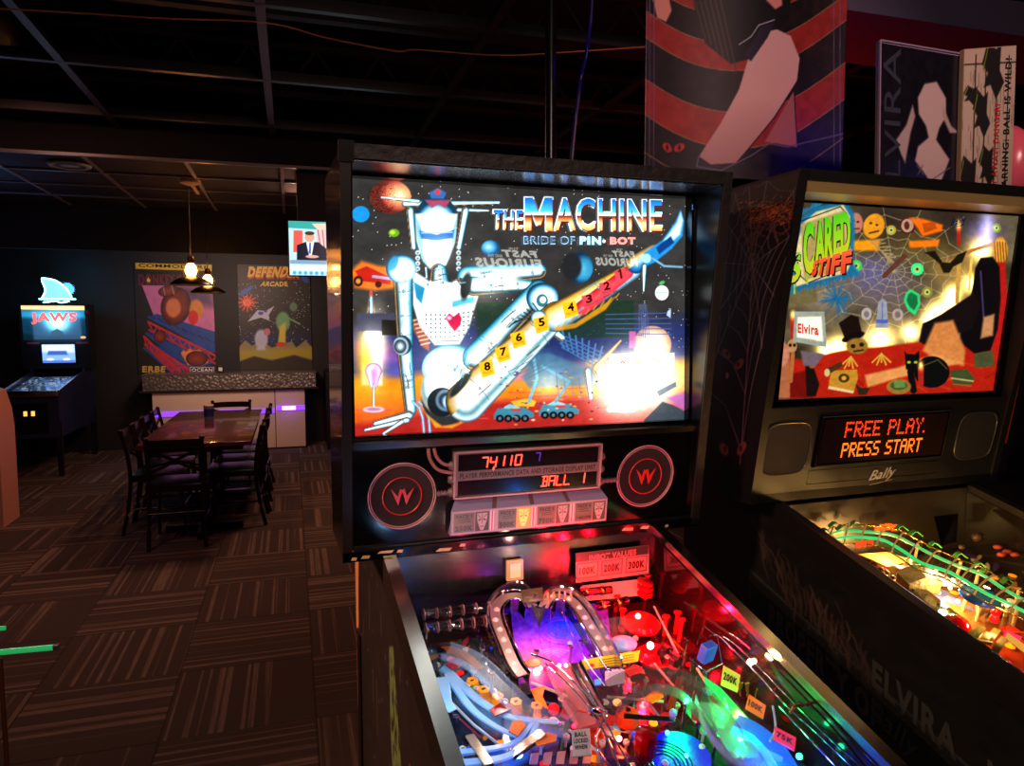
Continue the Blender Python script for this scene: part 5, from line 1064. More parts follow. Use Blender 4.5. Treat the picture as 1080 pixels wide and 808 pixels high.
dish = MB().lathe([(.042, 0), (.045, .004), (.044, .009), (.033, .006), (.0, .004)], A1(716, 800, .9), 36, axis=tuple(PN)).build('ringed_dish', mat('blue_dish', (.06, .07, .70), .25, emit=(.01, .02, 1), es=.35), m1, 40)
for i in range(5): MB().tube([up(A1(700, 806, .78), .002) + Vector(((.016 + i * .006) * math.cos(a), (.016 + i * .006) * math.sin(a), (.016 + i * .006) * math.sin(a) * .2)) for a in [2 * PI * j / 28 for j in range(28)]], .0012, 5, True).build('groove', mat('dark_blue_gloss'), dish, 60)
blob('blue_bulb', 704, 773, .65, .0035, bluelit, m1); blob('blue_bulb', 724, 797, .65, .003, bluelit, m1); blob('blue_bulb', 547, 795, .75, .006, emis('blue_hot_bulb', (.3, .6, 1), 40), m1)
blob('red_bulb', 653, 779, .7, .004, pinklit, m1); blob('red_bulb', 681, 743, .7, .0035, redlit, m1); blob('red_bulb', 605, 766, .6, .003, redlit, m1)
blob('cream_ball', 651, 741, .5, .007, mat('cream_lamp', (.9, .75, .5), .3, emit=(1, .75, .4), es=.5), m1, sz=.7); blob('clear_post_cap', 710, 752, .55, .006, mat('frosted_plastic'), m1)
quadpart('blue_insert', [A1(627, 718, .8), A1(634, 716, .8), A1(634, 722, .8), A1(627, 723, .8)], emis('cyan_insert', (.35, .7, 1), .9), m1)
for i in range(6): quadpart('letter_target', [A1(560 + i * 14, 795 - i * 1, .7), A1(568 + i * 14, 794 - i * 1, .7), A1(566 + i * 14, 806, .8), A1(558 + i * 14, 806, .8)], mat('warm_white_target', (.75, .55, .45), .4), m1, .004)
# right lane: blue box, value tags, wires, green plastics
bb_ = A1(746, 688, .45); MB().box(-.013, .013, -.008, .008, -.016, .016, .002).build('blue_target_box', mat('blue_card', (.12, .35, .80), .35, emit=(.05, .2, .8), es=.15), m1, loc=bb_).rotation_euler = (.3, 0, .3)
fr_ = MB().tube([A1(735, 680, .4), A1(742, 660, .3), A1(757, 672, .3), A1(762, 700, .4), A1(745, 708, .6), A1(730, 698, .5)], .0014, 6); fr_.build('wire_guard', chrome_m, m1, 60)
def tagcard(pts, txt, bg, fg, es_, nm):
    c = Canvas(pts, 36, 26, bg); x0, y0 = pts[0]
    mixp = lambda a, b_: (pts[0][0] * (1 - a) * (1 - b_) + pts[1][0] * a * (1 - b_) + pts[2][0] * a * b_ + pts[3][0] * (1 - a) * b_, pts[0][1] * (1 - a) * (1 - b_) + pts[1][1] * a * (1 - b_) + pts[2][1] * a * b_ + pts[3][1] * (1 - a) * b_)
    c.text(txt, [mixp(.1, .3), mixp(.9, .3), mixp(.9, .72), mixp(.1, .72)], fg, .05)
    ks = (.30, .30, .42, .42)
    return c.build(nm, artmat(nm + '_print', .9, es_, .35), flat(*[A1(x, y, q) for (x, y), q in zip(pts, ks)]), tuple(PN), m1, thick=.002, label=None)
tagcard([(763, 702), (781, 712), (778, 730), (760, 722)], '200K', (.78, .80, .28), (.05, .05, .05), .22, 'yellow_value_tag')
tagcard([(790, 732), (808, 744), (805, 758), (786, 747)], '100K', (.90, .30, .06), (.25, .06, .02), .22, 'orange_value_tag')
tagcard([(817, 766), (840, 778), (838, 792), (816, 780)], '75K', (.90, .10, .16), (.1, .01, .02), .35, 'red_value_tag')
for P_ in ([(747, 672), (757, 670), (772, 684), (800, 712), (825, 740), (860, 772), (905, 815)], [(764, 672), (776, 680), (803, 706), (838, 742), (872, 776), (912, 812)], [(770, 668), (782, 676), (808, 700), (845, 738), (890, 780), (925, 812)], [(822, 745), (850, 775), (885, 812)]):
    MB().tube(catmull([A1(x, y, .22) for x, y in P_], 5), .0016, 7).build('wire_rail', chrome_m, m1, 60)
MB().tube([A1(833, 752, .22), A1(838, 745, .2), A1(848, 744, .2)], .0022, 6).build('wire_clamp', mat('brass', (.75, .6, .3)), m1, 60)
for P_ in ([(575, 700), (600, 722), (618, 742), (636, 770), (655, 812)], [(560, 690), (585, 700), (610, 724), (632, 748), (640, 752), (628, 782), (645, 812)], [(612, 716), (632, 750), (660, 800), (667, 812)]):
    MB().tube(catmull([A1(x, y, .22) for x, y in P_], 5), .0015, 7).build('wire_rail', chrome_m, m1, 60)
MB().lathe([(.009, -.003), (.011, 0), (.009, .003)], A1(628, 752, .22), 16, axis=(.5, .5, .5)).build('wire_clamp', chrome_m, m1, 60)
blob('star_bulb', 792, 698, .35, .0045, whitelit, m1)
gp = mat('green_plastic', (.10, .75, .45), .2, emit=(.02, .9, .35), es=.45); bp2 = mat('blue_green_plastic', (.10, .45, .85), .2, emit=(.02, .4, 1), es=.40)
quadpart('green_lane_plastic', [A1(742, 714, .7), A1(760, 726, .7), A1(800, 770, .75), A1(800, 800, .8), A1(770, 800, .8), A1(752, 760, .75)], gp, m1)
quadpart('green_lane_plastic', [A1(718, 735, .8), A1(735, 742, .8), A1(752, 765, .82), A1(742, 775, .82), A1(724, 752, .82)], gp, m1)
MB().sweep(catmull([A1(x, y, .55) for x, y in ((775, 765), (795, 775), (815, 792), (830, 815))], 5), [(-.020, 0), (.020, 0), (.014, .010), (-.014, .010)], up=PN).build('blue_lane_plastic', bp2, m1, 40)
channel('clear_lane_ramp', [(748, 742), (760, 775), (785, 800), (820, 818)], [.5, .5, .5, .5], .022, .014, milky)
MB().tube(catmull([A1(x, y, .45) for x, y in ((815, 745), (818, 768), (812, 782))], 4), .0016, 6).build('clear_edge', mat('frosted_plastic'), m1, 60)
MB().sweep(catmull([A1(x, y, .6) for x, y in ((749, 735), (758, 745), (765, 755))], 4), [(-.004, 0), (.004, 0), (.003, .002), (-.003, .002)], up=PN).build('oval_insert', mat('olive_insert', (.45, .45, .08), .3), m1, 40)
for (x, y, k_, m_) in ((724, 739, .6, emis('green_hot_bulb', (.3, 1, .7), 30)), (781, 779, .6, emis('green_hot_bulb', (.3, 1, .7), 30)), (843, 798, .6, greenlit), (812, 776, .6, greenlit)): blob('green_bulb', x, y, k_, .0042, m_, m1)
zz_ = MB().tube([A1(x, y, .62) for x, y in ((772, 793), (776, 800), (779, 793), (783, 801), (787, 796))], .0012, 5).build('zigzag_mark', mat('amber_tag', (.9, .6, .1)), m1)
for (x, y) in ((795, 712), (802, 718), (809, 706)):
    MB().sweep(catmull([A1(x, y + 8, .8), A1(x, y, .7), A1(x + 2, y - 8, .55)], 4), [(-.003, -.003), (.003, -.003), (.003, .003), (-.003, .003)], up=PN, scale=[1.2 - i * .1 for i in range(9)]).build('red_flame_plastic', mat('flame_red', (.85, .18, .06), .3, emit=(1, .15, .03), es=.25), m1, 40)
for q_ in range(10):
    x, y = R.uniform(765, 800), R.uniform(700, 745); MB().sweep(catmull([A1(x, y + 6, .9), A1(x + R.uniform(-4, 4), y, .8), A1(x + R.uniform(-5, 5), y - 8, .65)], 4), [(-.002, -.001), (.002, -.001), (.002, .001), (-.002, .001)], up=PN).build('leaf_plastic', mat('olive_yellow', (.45, .42, .10), .35), m1, 40)
# clutter of small steel parts: posts, screws, brackets
for (x, y) in ((446, 700), (500, 655), (518, 735), (560, 760), (596, 742), (640, 730), (655, 725), (622, 706), (600, 706), (668, 720), (697, 708), (706, 700), (722, 690), (716, 702), (735, 718), (728, 712), (742, 730), (760, 748), (700, 745), (735, 780), (752, 800), (590, 790), (640, 800), (575, 775), (530, 765), (480, 775), (565, 702), (612, 690), (720, 765), (668, 745)):
    post(x, y, R.uniform(.018, .04), mat('chrome_trim'), 'steel_post', .0028)
for (x, y, a) in ((712, 700, .3), (722, 718, .8), (735, 735, 1.0), (700, 690, .2), (708, 715, .5), (672, 715, -.3)):
    o_ = MB().box(-.012, .012, -.006, .006, -.003, .012, .001).box(-.004, .004, -.008, .008, .012, .018).build('steel_bracket', mat('grey_bracket', (.35, .32, .33), .3, .8), m1, loc=A1(x, y, .85)); o_.rotation_euler = (.2, 0, a)
MB().tube([A1(718, 745 - 30, .6), A1(706, 750, .85)], .006, 6).build('orange_slat', mat('orange_brown_slat', (.50, .15, .05), .4), m1)
quadpart('dark_blue_plastic', [A1(640, 776, .55), A1(655, 790, .6), A1(668, 800, .6), A1(650, 815, .7), A1(636, 800, .65)], mat('navy_plastic', (.07, .09, .28), .25), m1)
def onboard(x, y): s_, t_ = hmap(HF, x, y); return .07 < s_ < .93 and .02 < t_ < .80
ic = [mat('insert_%s' % n_, c_, .2, emit=c_, es=e_) for n_, c_, e_ in (('amber', (1, .6, .1), .5), ('red', (1, .08, .08), .5), ('blue', (.1, .3, 1), .5), ('white', (.95, .9, .8), .25), ('green', (.1, .9, .4), .5))]
rq = random.Random(12); done = 0
while done < 46:
    x, y = rq.uniform(440, 900), rq.uniform(645, 830)
    if not onboard(x, y): continue
    done += 1; p = A1(x, y, .985); MB().lathe([(.0065, 0), (.007, .0012), (0, .0016)], p, 12, axis=tuple(PN), squash=rq.choice([1, 1, .6])).build('playfield_insert', ic[rq.choice([0, 0, 1, 2, 3, 3, 4])], m1)
done = 0
while done < 34:
    x, y = rq.uniform(440, 900), rq.uniform(645, 830)
    if not onboard(x, y): continue
    done += 1; p = A1(x, y, 1); q_ = up(p, .022); MB().tube([p, q_], .0022, 6).lathe([(.0022, 0), (.005, .001), (.005, .005), (.0022, .006)], q_ - PN * .008, 10, axis=tuple(PN)).build('rubber_ring_post', mat('white_rubber'), m1, 60)
for (x0, y0, x1, y1) in ((470, 735, 500, 765), (500, 765, 545, 800), (560, 720, 600, 735), (640, 735, 700, 740), (690, 700, 720, 735), (735, 705, 760, 745), (600, 770, 640, 800), (455, 690, 475, 730), (690, 640, 715, 690)):
    MB().tube([A1(x0, y0, .8), A1(x1, y1, .8)], .0022, 6).build('rubber_band', mat('white_rubber'), m1, 60)
for (x, y, a) in ((528, 748, .4), (545, 768, .9), (575, 780, .2), (612, 745, 1.2), (690, 735, .5), (735, 755, .9), (560, 700, .1), (598, 752, .8), (668, 708, .3), (480, 700, .7), (640, 760, .1), (702, 758, .4)):
    o_ = MB().prism([(-.018, -.008), (.012, -.010), (.02, .0), (.010, .010), (-.016, .007)], 'z', 0, .0015).build('printed_plastic', mat(rq.choice(['violet_print', 'navy_print', 'amber_print', 'crimson_print']), rq.choice([(.4, .15, .6), (.08, .15, .45), (.8, .45, .1), (.6, .06, .12)]), .25), m1, loc=A1(x, y, .68)); o_.rotation_euler = (.2, 0, a)
# point lights inside; warm ones under the glass added to brighten the heart ramp
def pl(x, y, k_, col_, p_, s_=.006): lamp('POINT', 'playfield_light', (0, 0, 0), col_, p_, s_).location = Matrix.Translation(MO) @ Matrix.Rotation(MR, 4, 'Z') @ A1(x, y, k_)
pl(673, 648, .38, (1, .02, .12), 1.3); pl(687, 679, .42, (1, .02, .12), 1.3); pl(622, 610, .3, (1, .03, .10), .3); pl(645, 625, .3, (1, .03, .12), .5); pl(715, 650, .4, (1, .02, .1), .9)
pl(600, 655, .5, (.12, .10, 1), .30); pl(560, 660, .5, (.6, .10, 1), .12); pl(580, 705, .45, (1, .10, .40), .18); pl(660, 672, .2, (.85, .9, 1), .08); pl(792, 696, .2, (1, .80, .5), .5)
pl(546, 792, .4, (.08, .25, 1), .18); pl(704, 775, .4, (.04, .06, 1), .10); pl(722, 738, .4, (.03, 1, .40), .35); pl(765, 745, .4, (.03, 1, .40), .22); pl(785, 777, .45, (.05, 1, .55), .22); pl(812, 800, .35, (.05, .35, 1), .4)
pl(480, 725, .2, (.55, .8, 1), .3); pl(530, 690, .02, (1, .85, .78), .3); pl(545, 650, .02, (1, .80, .72), .3); pl(655, 775, .4, (1, .3, .15), .25); pl(575, 615, .1, (1, .7, .6), .18); pl(625, 660, .05, (1, .8, .75), .2)
# ============================================================ right-hand machine
rot = Matrix.Rotation(MR, 4, 'Z')
M2O = MO + rot @ Vector((.8317, -.0271, 0))
m2 = empty('pinball_machine', M2O, MR, 'lit haunted-house pinball machine at the right with green dripping title', 'pinball machine')
BW = .694; B2 = 1.23; T2 = 1.886; LN2 = -.1246 / .656
V0, V1 = .067, .627
blk2 = mat('black_machine_shell', (.075, .072, .07), .45); rail2 = mat('black_rail', (.10, .09, .085), .3)
b = MB()
sp2 = [(.35, .50), (.35, 1.225), (.0, 1.225), (0, 1.213), (-1.07, 1.213 + SL * -1.07), (-1.07, .46)]
b.prism(sp2, 'x', V0, V0 + .019); b.prism(sp2, 'x', V1 - .019, V1); b.box(V0 + .019, V1 - .019, -1.07, -1.05, .46, .88); b.box(V0 + .019, V1 - .019, .33, .35, .5, 1.21); b.box(V0 + .019, V1 - .019, -1.05, .33, .48, .5)
b.build('cabinet', blackwood, m2)
c = Canvas(UNIT, 460, 220, (.040, .042, .040))
def cs(v_, z_): return ((.35 - v_) / 1.35, (1.22 - z_) / .70)
def csl(v_, dz): return cs(v_, 1.19 + SL * v_ - dz)
gr_ = (.125, .14, .13)
c.poly([csl(.12, .14), csl(-.05, .155), csl(-1, .155), csl(-1, .6), csl(.12, .6)], (.060, .068, .064), .01)
for dz, w_ in ((.155, .005), (.175, .003), (.305, .005), (.45, .004)): c.line([csl(.08, dz), csl(-1.0, dz)], w_, gr_)
c.line([cs(.085, 1.045), cs(.085, .62)], .004, gr_)
# tangled roots / rope border
for k in range(70):
    v_ = R.uniform(-.05, .12) - k * .004; x, y = csl(v_, .03 + k * .0012 + R.uniform(0, .05)); pts = [(x, y)]
    for q_ in range(4): pts.append((pts[-1][0] + R.uniform(-.004, .012), pts[-1][1] + R.uniform(.008, .03)))
    c.line(pts, .0035, R.choice([(.17, .13, .11), (.13, .10, .09), (.11, .09, .08)]))
def sidetext(t_, va, vb, dz0, dz1, col_, bold=.05, sh=0): c.text(t_, [csl(va, dz0), csl(vb, dz0), csl(vb, dz1), csl(va, dz1)], col_, bold, shear=sh)
sidetext('PROPERTY OF', .02, -.28, .185, .235, (.15, .155, .145)); sidetext('ELVIRA', -.26, -.43, .115, .165, (.125, .135, .125), .04); sidetext('Bally', -.26, -.36, .185, .235, (.14, .15, .14), .0, .3); sidetext('MISTRESS OF THE DARK', -.48, -1.0, .115, .165, (.15, .16, .15), .04)
for k in range(30):
    v_ = R.uniform(-.95, .05); dz = R.uniform(.24, .55); x, y = csl(v_, dz); c.line([(x, y), (x + R.uniform(-.02, .03), y + R.uniform(.02, .06))], .003, (.11, .115, .10))
for k in range(12): c.ell(*csl(-.1 - k * .075, .165), .003, .005, (.13, .14, .13))
c.im += c.noise(40, .02, 3)[..., None]
def s2(a, bb): v_ = .345 - a * 1.35; z = 1.22 - bb * .70; top = np.where(v_ > 0, 1.222, 1.210 + SL * v_); return np.full_like(v_, V0 - .0008), np.maximum(v_, -1.065), np.minimum(z, top)
c.build('side_art', artmat('dim_side_print', 2.1, 0, .4), s2, (-1, 0, 0), m2)
rails(m2, V0, V1, 1.213, rail2, -1.07)
MB().tube([(V0 + .016, -1.05, 1.2285 + SL * -1.05), (V0 + .016, 0, 1.2285)], .0012, 6).build('rail_edge_strip', chrome_m, m2, 60)
P = lambda u, v, dz: (u, v, 1.216 + SL * v + dz)
MB().add([P(.0875, -1.05, 0), P(.6065, -1.05, 0), P(.6065, 0, 0), P(.0875, 0, 0)], [(0, 1, 2, 3)]).build('playfield_glass', glass_m, m2)
MB().box(V0 - .003, V1 + .003, -1.12, -1.05, .88, .955, .008).build('lockdown_bar', rail2, m2, 40)
for u_ in (V0 - .005, V1 - .04):
    for v_, zt in ((-1.05, .80), (.28, .9)):
        MB().hexa([(u_, v_ - .02, 0), (u_ + .035, v_ - .02, 0), (u_ + .035, v_ + .02, 0), (u_, v_ + .02, 0), (u_, v_ - .025, zt), (u_ + .045, v_ - .025, zt), (u_ + .045, v_ + .025, zt), (u_, v_ + .025, zt)]).build('leg', blackwood, m2)
# backbox
y2 = LN2 * (T2 - B2); f2 = lambda z: LN2 * (z - B2)
bbside(0, .018, B2, T2, y2, .25, 'backbox_side', blk2, m2); bbside(BW - .018, BW, B2, T2, y2, .25, 'backbox_side', blk2, m2)
MB().hexa([(.018, y2, T2 - .02), (BW - .018, y2, T2 - .02), (BW - .018, .25, T2 - .02), (.018, .25, T2 - .02), (.018, y2, T2), (BW - .018, y2, T2), (BW - .018, .25, T2), (.018, .25, T2)]).build('backbox_top', blk2, m2)
MB().box(.018, BW - .018, .23, .25, B2, T2 - .02).build('backbox_back', blackwood, m2)
MB().box(.018, BW - .018, .0, .23, B2, B2 + .018).build('backbox_floor', blackwood, m2)
g2 = lambda z: -.012 - .1 * (z - 1.445)
MB().hexa([(.018, y2 + .004, 1.845), (BW - .018, y2 + .004, 1.845), (BW - .018, g2(1.845) + .004, 1.842), (.018, g2(1.845) + .004, 1.842), (.018, y2 + .004, 1.866), (BW - .018, y2 + .004, 1.866), (BW - .018, g2(1.866) + .004, 1.866), (.018, g2(1.866) + .004, 1.866)]).build('top_light_bar', mat('brass_toned_bar', (.80, .68, .42), .35, .45), m2)
fr = MB()
for (a0, a1, z0, z1) in ((.018, .05, 1.43, 1.845), (.655, BW - .018, 1.43, 1.845), (.05, .655, 1.838, 1.845), (.05, .655, 1.430, 1.447)):
    fr.hexa([(a0, g2(z0) - .006, z0), (a1, g2(z0) - .006, z0), (a1, g2(z0) + .02, z0), (a0, g2(z0) + .02, z0), (a0, g2(z1) - .006, z1), (a1, g2(z1) - .006, z1), (a1, g2(z1) + .02, z1), (a0, g2(z1) + .02, z1)])
fr.build('glass_frame', mat('gloss_black_panel'), m2)
# side art: web, nest and eyes (u = 0 side)
c = Canvas([(725.8, 214.7), (843.3, 181.1), (790.9, 529.7), (721.0, 504.4)], 150, 360, (.020, .018, .020))
wc = (.36, .33, .34)
ctr = (791, 307); ends = [(810, 184), (838, 205), (845, 260), (812, 345), (800, 400), (780, 500), (740, 440), (742, 380), (752, 300), (762, 240), (775, 205), (790, 186)]
for e in ends: c.line([ctr, e], 1.0, wc, a=.8)
for f_ in (.12, .22, .35, .5, .7, .95):
    for i in range(len(ends)):
        a = ends[i]; b_ = ends[(i + 1) % len(ends)]; p0 = (ctr[0] + (a[0] - ctr[0]) * f_, ctr[1] + (a[1] - ctr[1]) * f_); p1 = (ctr[0] + (b_[0] - ctr[0]) * f_, ctr[1] + (b_[1] - ctr[1]) * f_)
        m_ = ((p0[0] + p1[0]) / 2 * .93 + ctr[0] * .07, (p0[1] + p1[1]) / 2 * .93 + ctr[1] * .07); c.line([p0, m_, p1], .9, wc, a=.75)
for q_ in range(260):
    x = R.gauss(812, 16); y = R.gauss(238, 9); a = R.uniform(0, 6.3); l_ = R.uniform(4, 12); c.line([(x, y), (x + l_ * math.cos(a), y + l_ * .6 * math.sin(a))], .8, R.choice([(.60, .32, .15), (.45, .25, .12), (.72, .42, .2), (.3, .18, .1)]), a=.8)
for q_ in range(10):
    x = 782 + q_ * 5; y = 250; c.line([(x, y), (x + R.uniform(-14, 6), y + 12), (x + R.uniform(-20, 10), y + R.uniform(20, 34))], 1.3, (.30, .18, .14))
for (x, y, s_) in ((764, 403, 1), (777, 414, -1), (763, 487, 1), (781, 488, -1)):
    c.ell(x, y, 6, 3.6, (.32, .21, .15), ang=s_ * .9, soft=1.5); c.ell(x + s_, y, 1.5, 2.5, (.12, .05, .05))
c.ell(765, 424, 1.6, 3, (.35, .33, .3))
c.build('side_art', artmat('black_web_print', 1.8, 0, .4), flat((-.0008, .25, 1.88), (-.0008, y2 + .004, 1.88), (-.0008, 0.002, 1.235), (-.0008, .25, 1.235)), (-1, 0, 0), m2)
# ---- backglass artwork
def c2(x, y): return ((x - 780) * 3.107, (y - 180) * 3.107)
q = [c2(839.0, 212.3), c2(1074.4, 227.5), c2(1047.2, 412.7), c2(819.1, 422.5)]
c = Canvas(q, 400, 270, (.33, .29, .20))
c.im += c.noise(8, .25, 11)[..., None] * np.array((1, .9, .7))
for (x, y, r_, col_) in ((330, 250, 90, (.40, .36, .18)), (560, 230, 110, (.42, .34, .14)), (260, 420, 90, (.55, .50, .40)), (470, 380, 110, (.42, .36, .40)), (430, 330, 80, (.40, .38, .55)), (700, 320, 80, (.65, .50, .22)), (480, 160, 120, (.20, .15, .12)), (700, 150, 100, (.20, .15, .12)), (800, 200, 60, (.42, .38, .55)), (230, 220, 60, (.5, .42, .2))): c.glow(x, y, r_, col_, r_ * .7, mode='over')
# web
ctr = (505, 330)
for k in range(14): a = 2 * PI * k / 14 + .1; c.line([ctr, (ctr[0] + 330 * math.cos(a), ctr[1] + 250 * math.sin(a))], 2.5, (.72, .66, .48), a=.6)
for r_ in (40, 70, 105, 145, 190, 240):
    for k in range(14):
        a, b_ = 2 * PI * k / 14 + .1, 2 * PI * (k + 1) / 14 + .1; p = [(ctr[0] + r_ * math.cos(t) * w_, ctr[1] + r_ * .78 * math.sin(t) * w_) for t, w_ in ((a, 1), ((a + b_) / 2, .9), (b_, 1))]; c.line(p, 2.2, (.78, .72, .52), a=.65)
# hot spots between
for (x, y, r_) in ((325, 578, 26), (460, 555, 34), (560, 530, 22), (650, 465, 24), (760, 370, 22), (790, 260, 26), (700, 400, 18), (280, 590, 18), (620, 490, 18), (690, 430, 20)): c.glow(x, y, r_ * 1.6, (1.0, .8, .35)); c.glow(x, y, r_, (1.3, 1.2, .8))
# red cloth
c.poly([(110, 600), (200, 620), (330, 590), (480, 575), (600, 560), (760, 560), (850, 400), (880, 430), (850, 745), (110, 745)], (.72, .12, .06), soft=8); c.poly([(110, 680), (220, 655), (240, 745), (110, 745)], (.45, .06, .04), soft=10)
for q_ in range(22): x = R.uniform(150, 820); y = R.uniform(620, 720); c.line([(x, y), (x + R.uniform(10, 60), y + R.uniform(-20, 20))], 8, R.choice([(.85, .22, .10), (.55, .06, .04)]), a=.5)
c.poly([(120, 570), (165, 570), (165, 745), (118, 745)], (.70, .40, .25), soft=4); c.ell(140, 600, 22, 40, (.8, .5, .4), soft=6)
# arch and pillars right, dark drape as plain stand-in
c.line([(690, 300), (760, 262), (830, 240)], 12, (.75, .50, .22)); c.line([(720, 300), (712, 430)], 14, (.82, .62, .28)); c.line([(760, 290), (752, 390)], 8, (1.1, .85, .4)); c.ell(855, 262, 24, 44, (.95, .65, .2), soft=6)
for k in range(5): c.line([(835 + k * 9, 235), (840 + k * 9, 300)], 4, (.55, .30, .08))
c.poly([(835, 300), (870, 300), (880, 480), (870, 620), (830, 560)], (.75, .10, .08), soft=6)
c.poly([(772, 320), (790, 285), (830, 282), (852, 315), (856, 420), (846, 520), (822, 590), (770, 600), (720, 560), (735, 470), (760, 400)], (.06, .04, .05), soft=5); c.poly([(588, 560), (600, 500), (660, 470), (770, 400), (790, 440), (760, 520), (690, 540), (640, 590)], (.09, .06, .06), soft=5)
c.poly([(640, 500), (700, 490), (740, 590), (735, 640), (640, 620), (600, 590)], (.85, .52, .26), soft=10); c.poly([(410, 670), (520, 645), (640, 600), (730, 630), (640, 650), (520, 680), (420, 710)], (.90, .60, .32), soft=8)
c.line([(790, 330), (800, 480)], 6, (.25, .20, .35)); c.poly([(800, 480), (835, 470), (830, 540), (790, 550)], (.80, .55, .35), soft=8)
c.poly([(770, 600), (830, 590), (835, 640), (770, 645)], (.30, .32, .15), soft=6); c.ell(800, 620, 26, 24, (.28, .30, .18), soft=5)
# black cat
c.poly([(540, 590), (548, 600), (575, 602), (588, 590), (592, 640), (570, 665), (545, 650)], (.05, .05, .05), soft=3); c.ell(630, 660, 58, 52, (.05, .05, .05)); c.line([(560, 660), (570, 720)], 22, (.05, .05, .05)); c.ell(555, 628, 6, 4, (.7, .8, .2)); c.ell(577, 628, 6, 4, (.7, .8, .2)); c.line([(600, 640), (650, 620), (680, 650)], 3, (.35, .3, .15))
# top hat, gnarled hands, books, plate, candles
c.poly([(325, 500), (365, 472), (390, 480), (402, 535), (345, 552)], (.10, .06, .05), soft=3); c.ell(372, 545, 40, 13, (.08, .05, .04), ang=-.35); c.ell(385, 575, 36, 26, (.62, .45, .16), soft=6); c.ell(372, 575, 8, 7, (.15, .08, .03)); c.ell(400, 570, 8, 7, (.15, .08, .03)); c.line([(375, 592), (405, 588)], 6, (.25, .12, .05))
for k in range(5): c.line([(365, 610), (330 + k * 14, 640 + (k % 2) * 8)], 5, (.85, .65, .2)); c.line([(465, 600), (435 + k * 15, 628 + (k % 2) * 8)], 5, (.85, .68, .2))
c.poly([(300, 655), (385, 652), (388, 680), (375, 722), (292, 705)], (.78, .55, .16)); c.poly([(292, 705), (375, 722), (372, 730), (290, 715)], (.9, .8, .55)); c.ell(342, 680, 18, 15, (.30, .2, .06)); c.ell(342, 680, 8, 7, (.85, .65, .25))
c.poly([(280, 650), (335, 625), (338, 640), (285, 672)], (.30, .18, .08)); c.ell(287, 662, 9, 13, (.85, .75, .5)); c.ell(522, 708, 40, 24, (.62, .45, .18)); c.ell(522, 704, 28, 15, (.25, .35, .15)); c.poly([(505, 690), (540, 688), (545, 710), (508, 712)], (.4, .55, .25))
c.poly([(690, 655), (745, 650), (770, 680), (755, 710), (700, 705)], (.25, .30, .15)); c.line([(695, 680), (765, 690)], 5, (.75, .7, .4)); c.line([(700, 700), (758, 705)], 5, (.8, .25, .12)); c.poly([(380, 700), (400, 712), (428, 712), (415, 735), (390, 735)], (.20, .14, .10))
for (x, y, h_) in ((594, 700, 50), (175, 545, 60), (718, 240, 50)):
    c.line([(x, y), (x, y - h_)], 18 if x != 718 else 12, (.70, .15, .10)); c.glow(x, y - h_ - 12, 8, (1.2, .9, .4), 14); c.ell(x, y - h_ - 12, 4, 9, (1.2, 1.0, .6))
c.ell(172, 575, 16, 22, (.75, .55, .35)); c.ell(166, 572, 5, 6, (.1, .05, .04)); c.ell(180, 572, 5, 6, (.1, .05, .04)); c.line([(175, 600), (168, 690)], 12, (.72, .42, .22)); c.poly([(215, 640), (240, 635), (262, 700), (250, 740), (220, 740)], (.10, .06, .05), soft=4); c.ell(238, 640, 10, 8, (.6, .35, .15))
# bat, eyeballs, coffin, owl, tomb, mirrors, toons
c.poly([(605, 268), (640, 262), (665, 300), (690, 302), (715, 275), (745, 262), (730, 300), (700, 315), (688, 335), (668, 335), (655, 305), (630, 285)], (.12, .09, .04), soft=3)
for (x, y, r_, g_) in ((382, 312, 19, (.25, .85, .35)), (582, 323, 20, (.15, 1.1, .6)), (497, 195, 16, (.75, .65, .25)), (842, 188, 15, (.55, .6, .2)), (615, 398, 18, (.6, .55, .2))): c.ell(x, y, r_, r_, g_); c.ell(x, y, r_ * .55, r_ * .55, (.75, .85, .45)); c.ell(x, y, r_ * .22, r_ * .22, (.08, .08, .05))
c.poly([(545, 400), (560, 388), (590, 405), (592, 440), (575, 475), (550, 455), (538, 425)], (.20, .85, .45), soft=3); c.poly([(553, 405), (562, 398), (582, 410), (584, 436), (572, 458), (556, 445), (547, 425)], (.10, .45, .25), soft=3)
c.poly([(455, 430), (470, 418), (482, 430), (488, 515), (445, 515)], (.62, .62, .68)); c.line([(468, 432), (468, 500)], 4, (.4, .45, .65)); c.poly([(448, 488), (486, 488), (486, 500), (448, 500)], (.30, .40, .75)); c.ell(416, 470, 17, 20, (.72, .68, .66)); c.ell(518, 472, 18, 20, (.72, .64, .60)); c.ell(416, 470, 9, 11, (.5, .45, .45)); c.ell(518, 472, 9, 11, (.5, .42, .4))
c.ell(380, 172, 24, 34, (.80, .50, .40), soft=4); c.ell(440, 182, 34, 42, (.95, .62, .12), ang=.4, soft=4); 
for (x, y) in ((372, 165), (388, 168), (430, 172), (450, 178)): c.ell(x, y, 5, 4, (.35, .15, .08))
c.line([(368, 190), (392, 190)], 5, (.35, .12, .1)); c.line([(425, 205), (455, 198)], 6, (.4, .18, .05)); c.poly([(340, 232), (460, 225), (455, 262), (350, 262)], (1.0, .62, .08), soft=10)
c.ell(550, 180, 26, 28, (.35, .10, .08)); c.ell(550, 180, 20, 22, (.75, .62, .5)); c.ell(548, 180, 9, 14, (.4, .15, .12)); c.poly([(556, 155), (600, 158), (665, 178), (662, 198), (600, 215), (585, 190)], (1.1, .45, .06), soft=8); c.poly([(598, 172), (640, 168), (648, 190), (605, 205)], (.75, .30, .05), soft=3); c.poly([(555, 232), (655, 226), (650, 248), (558, 252)], (1.1, .50, .06), soft=8)
c.line([(540, 280), (475, 345)], 16, (.38, .22, .15)); 
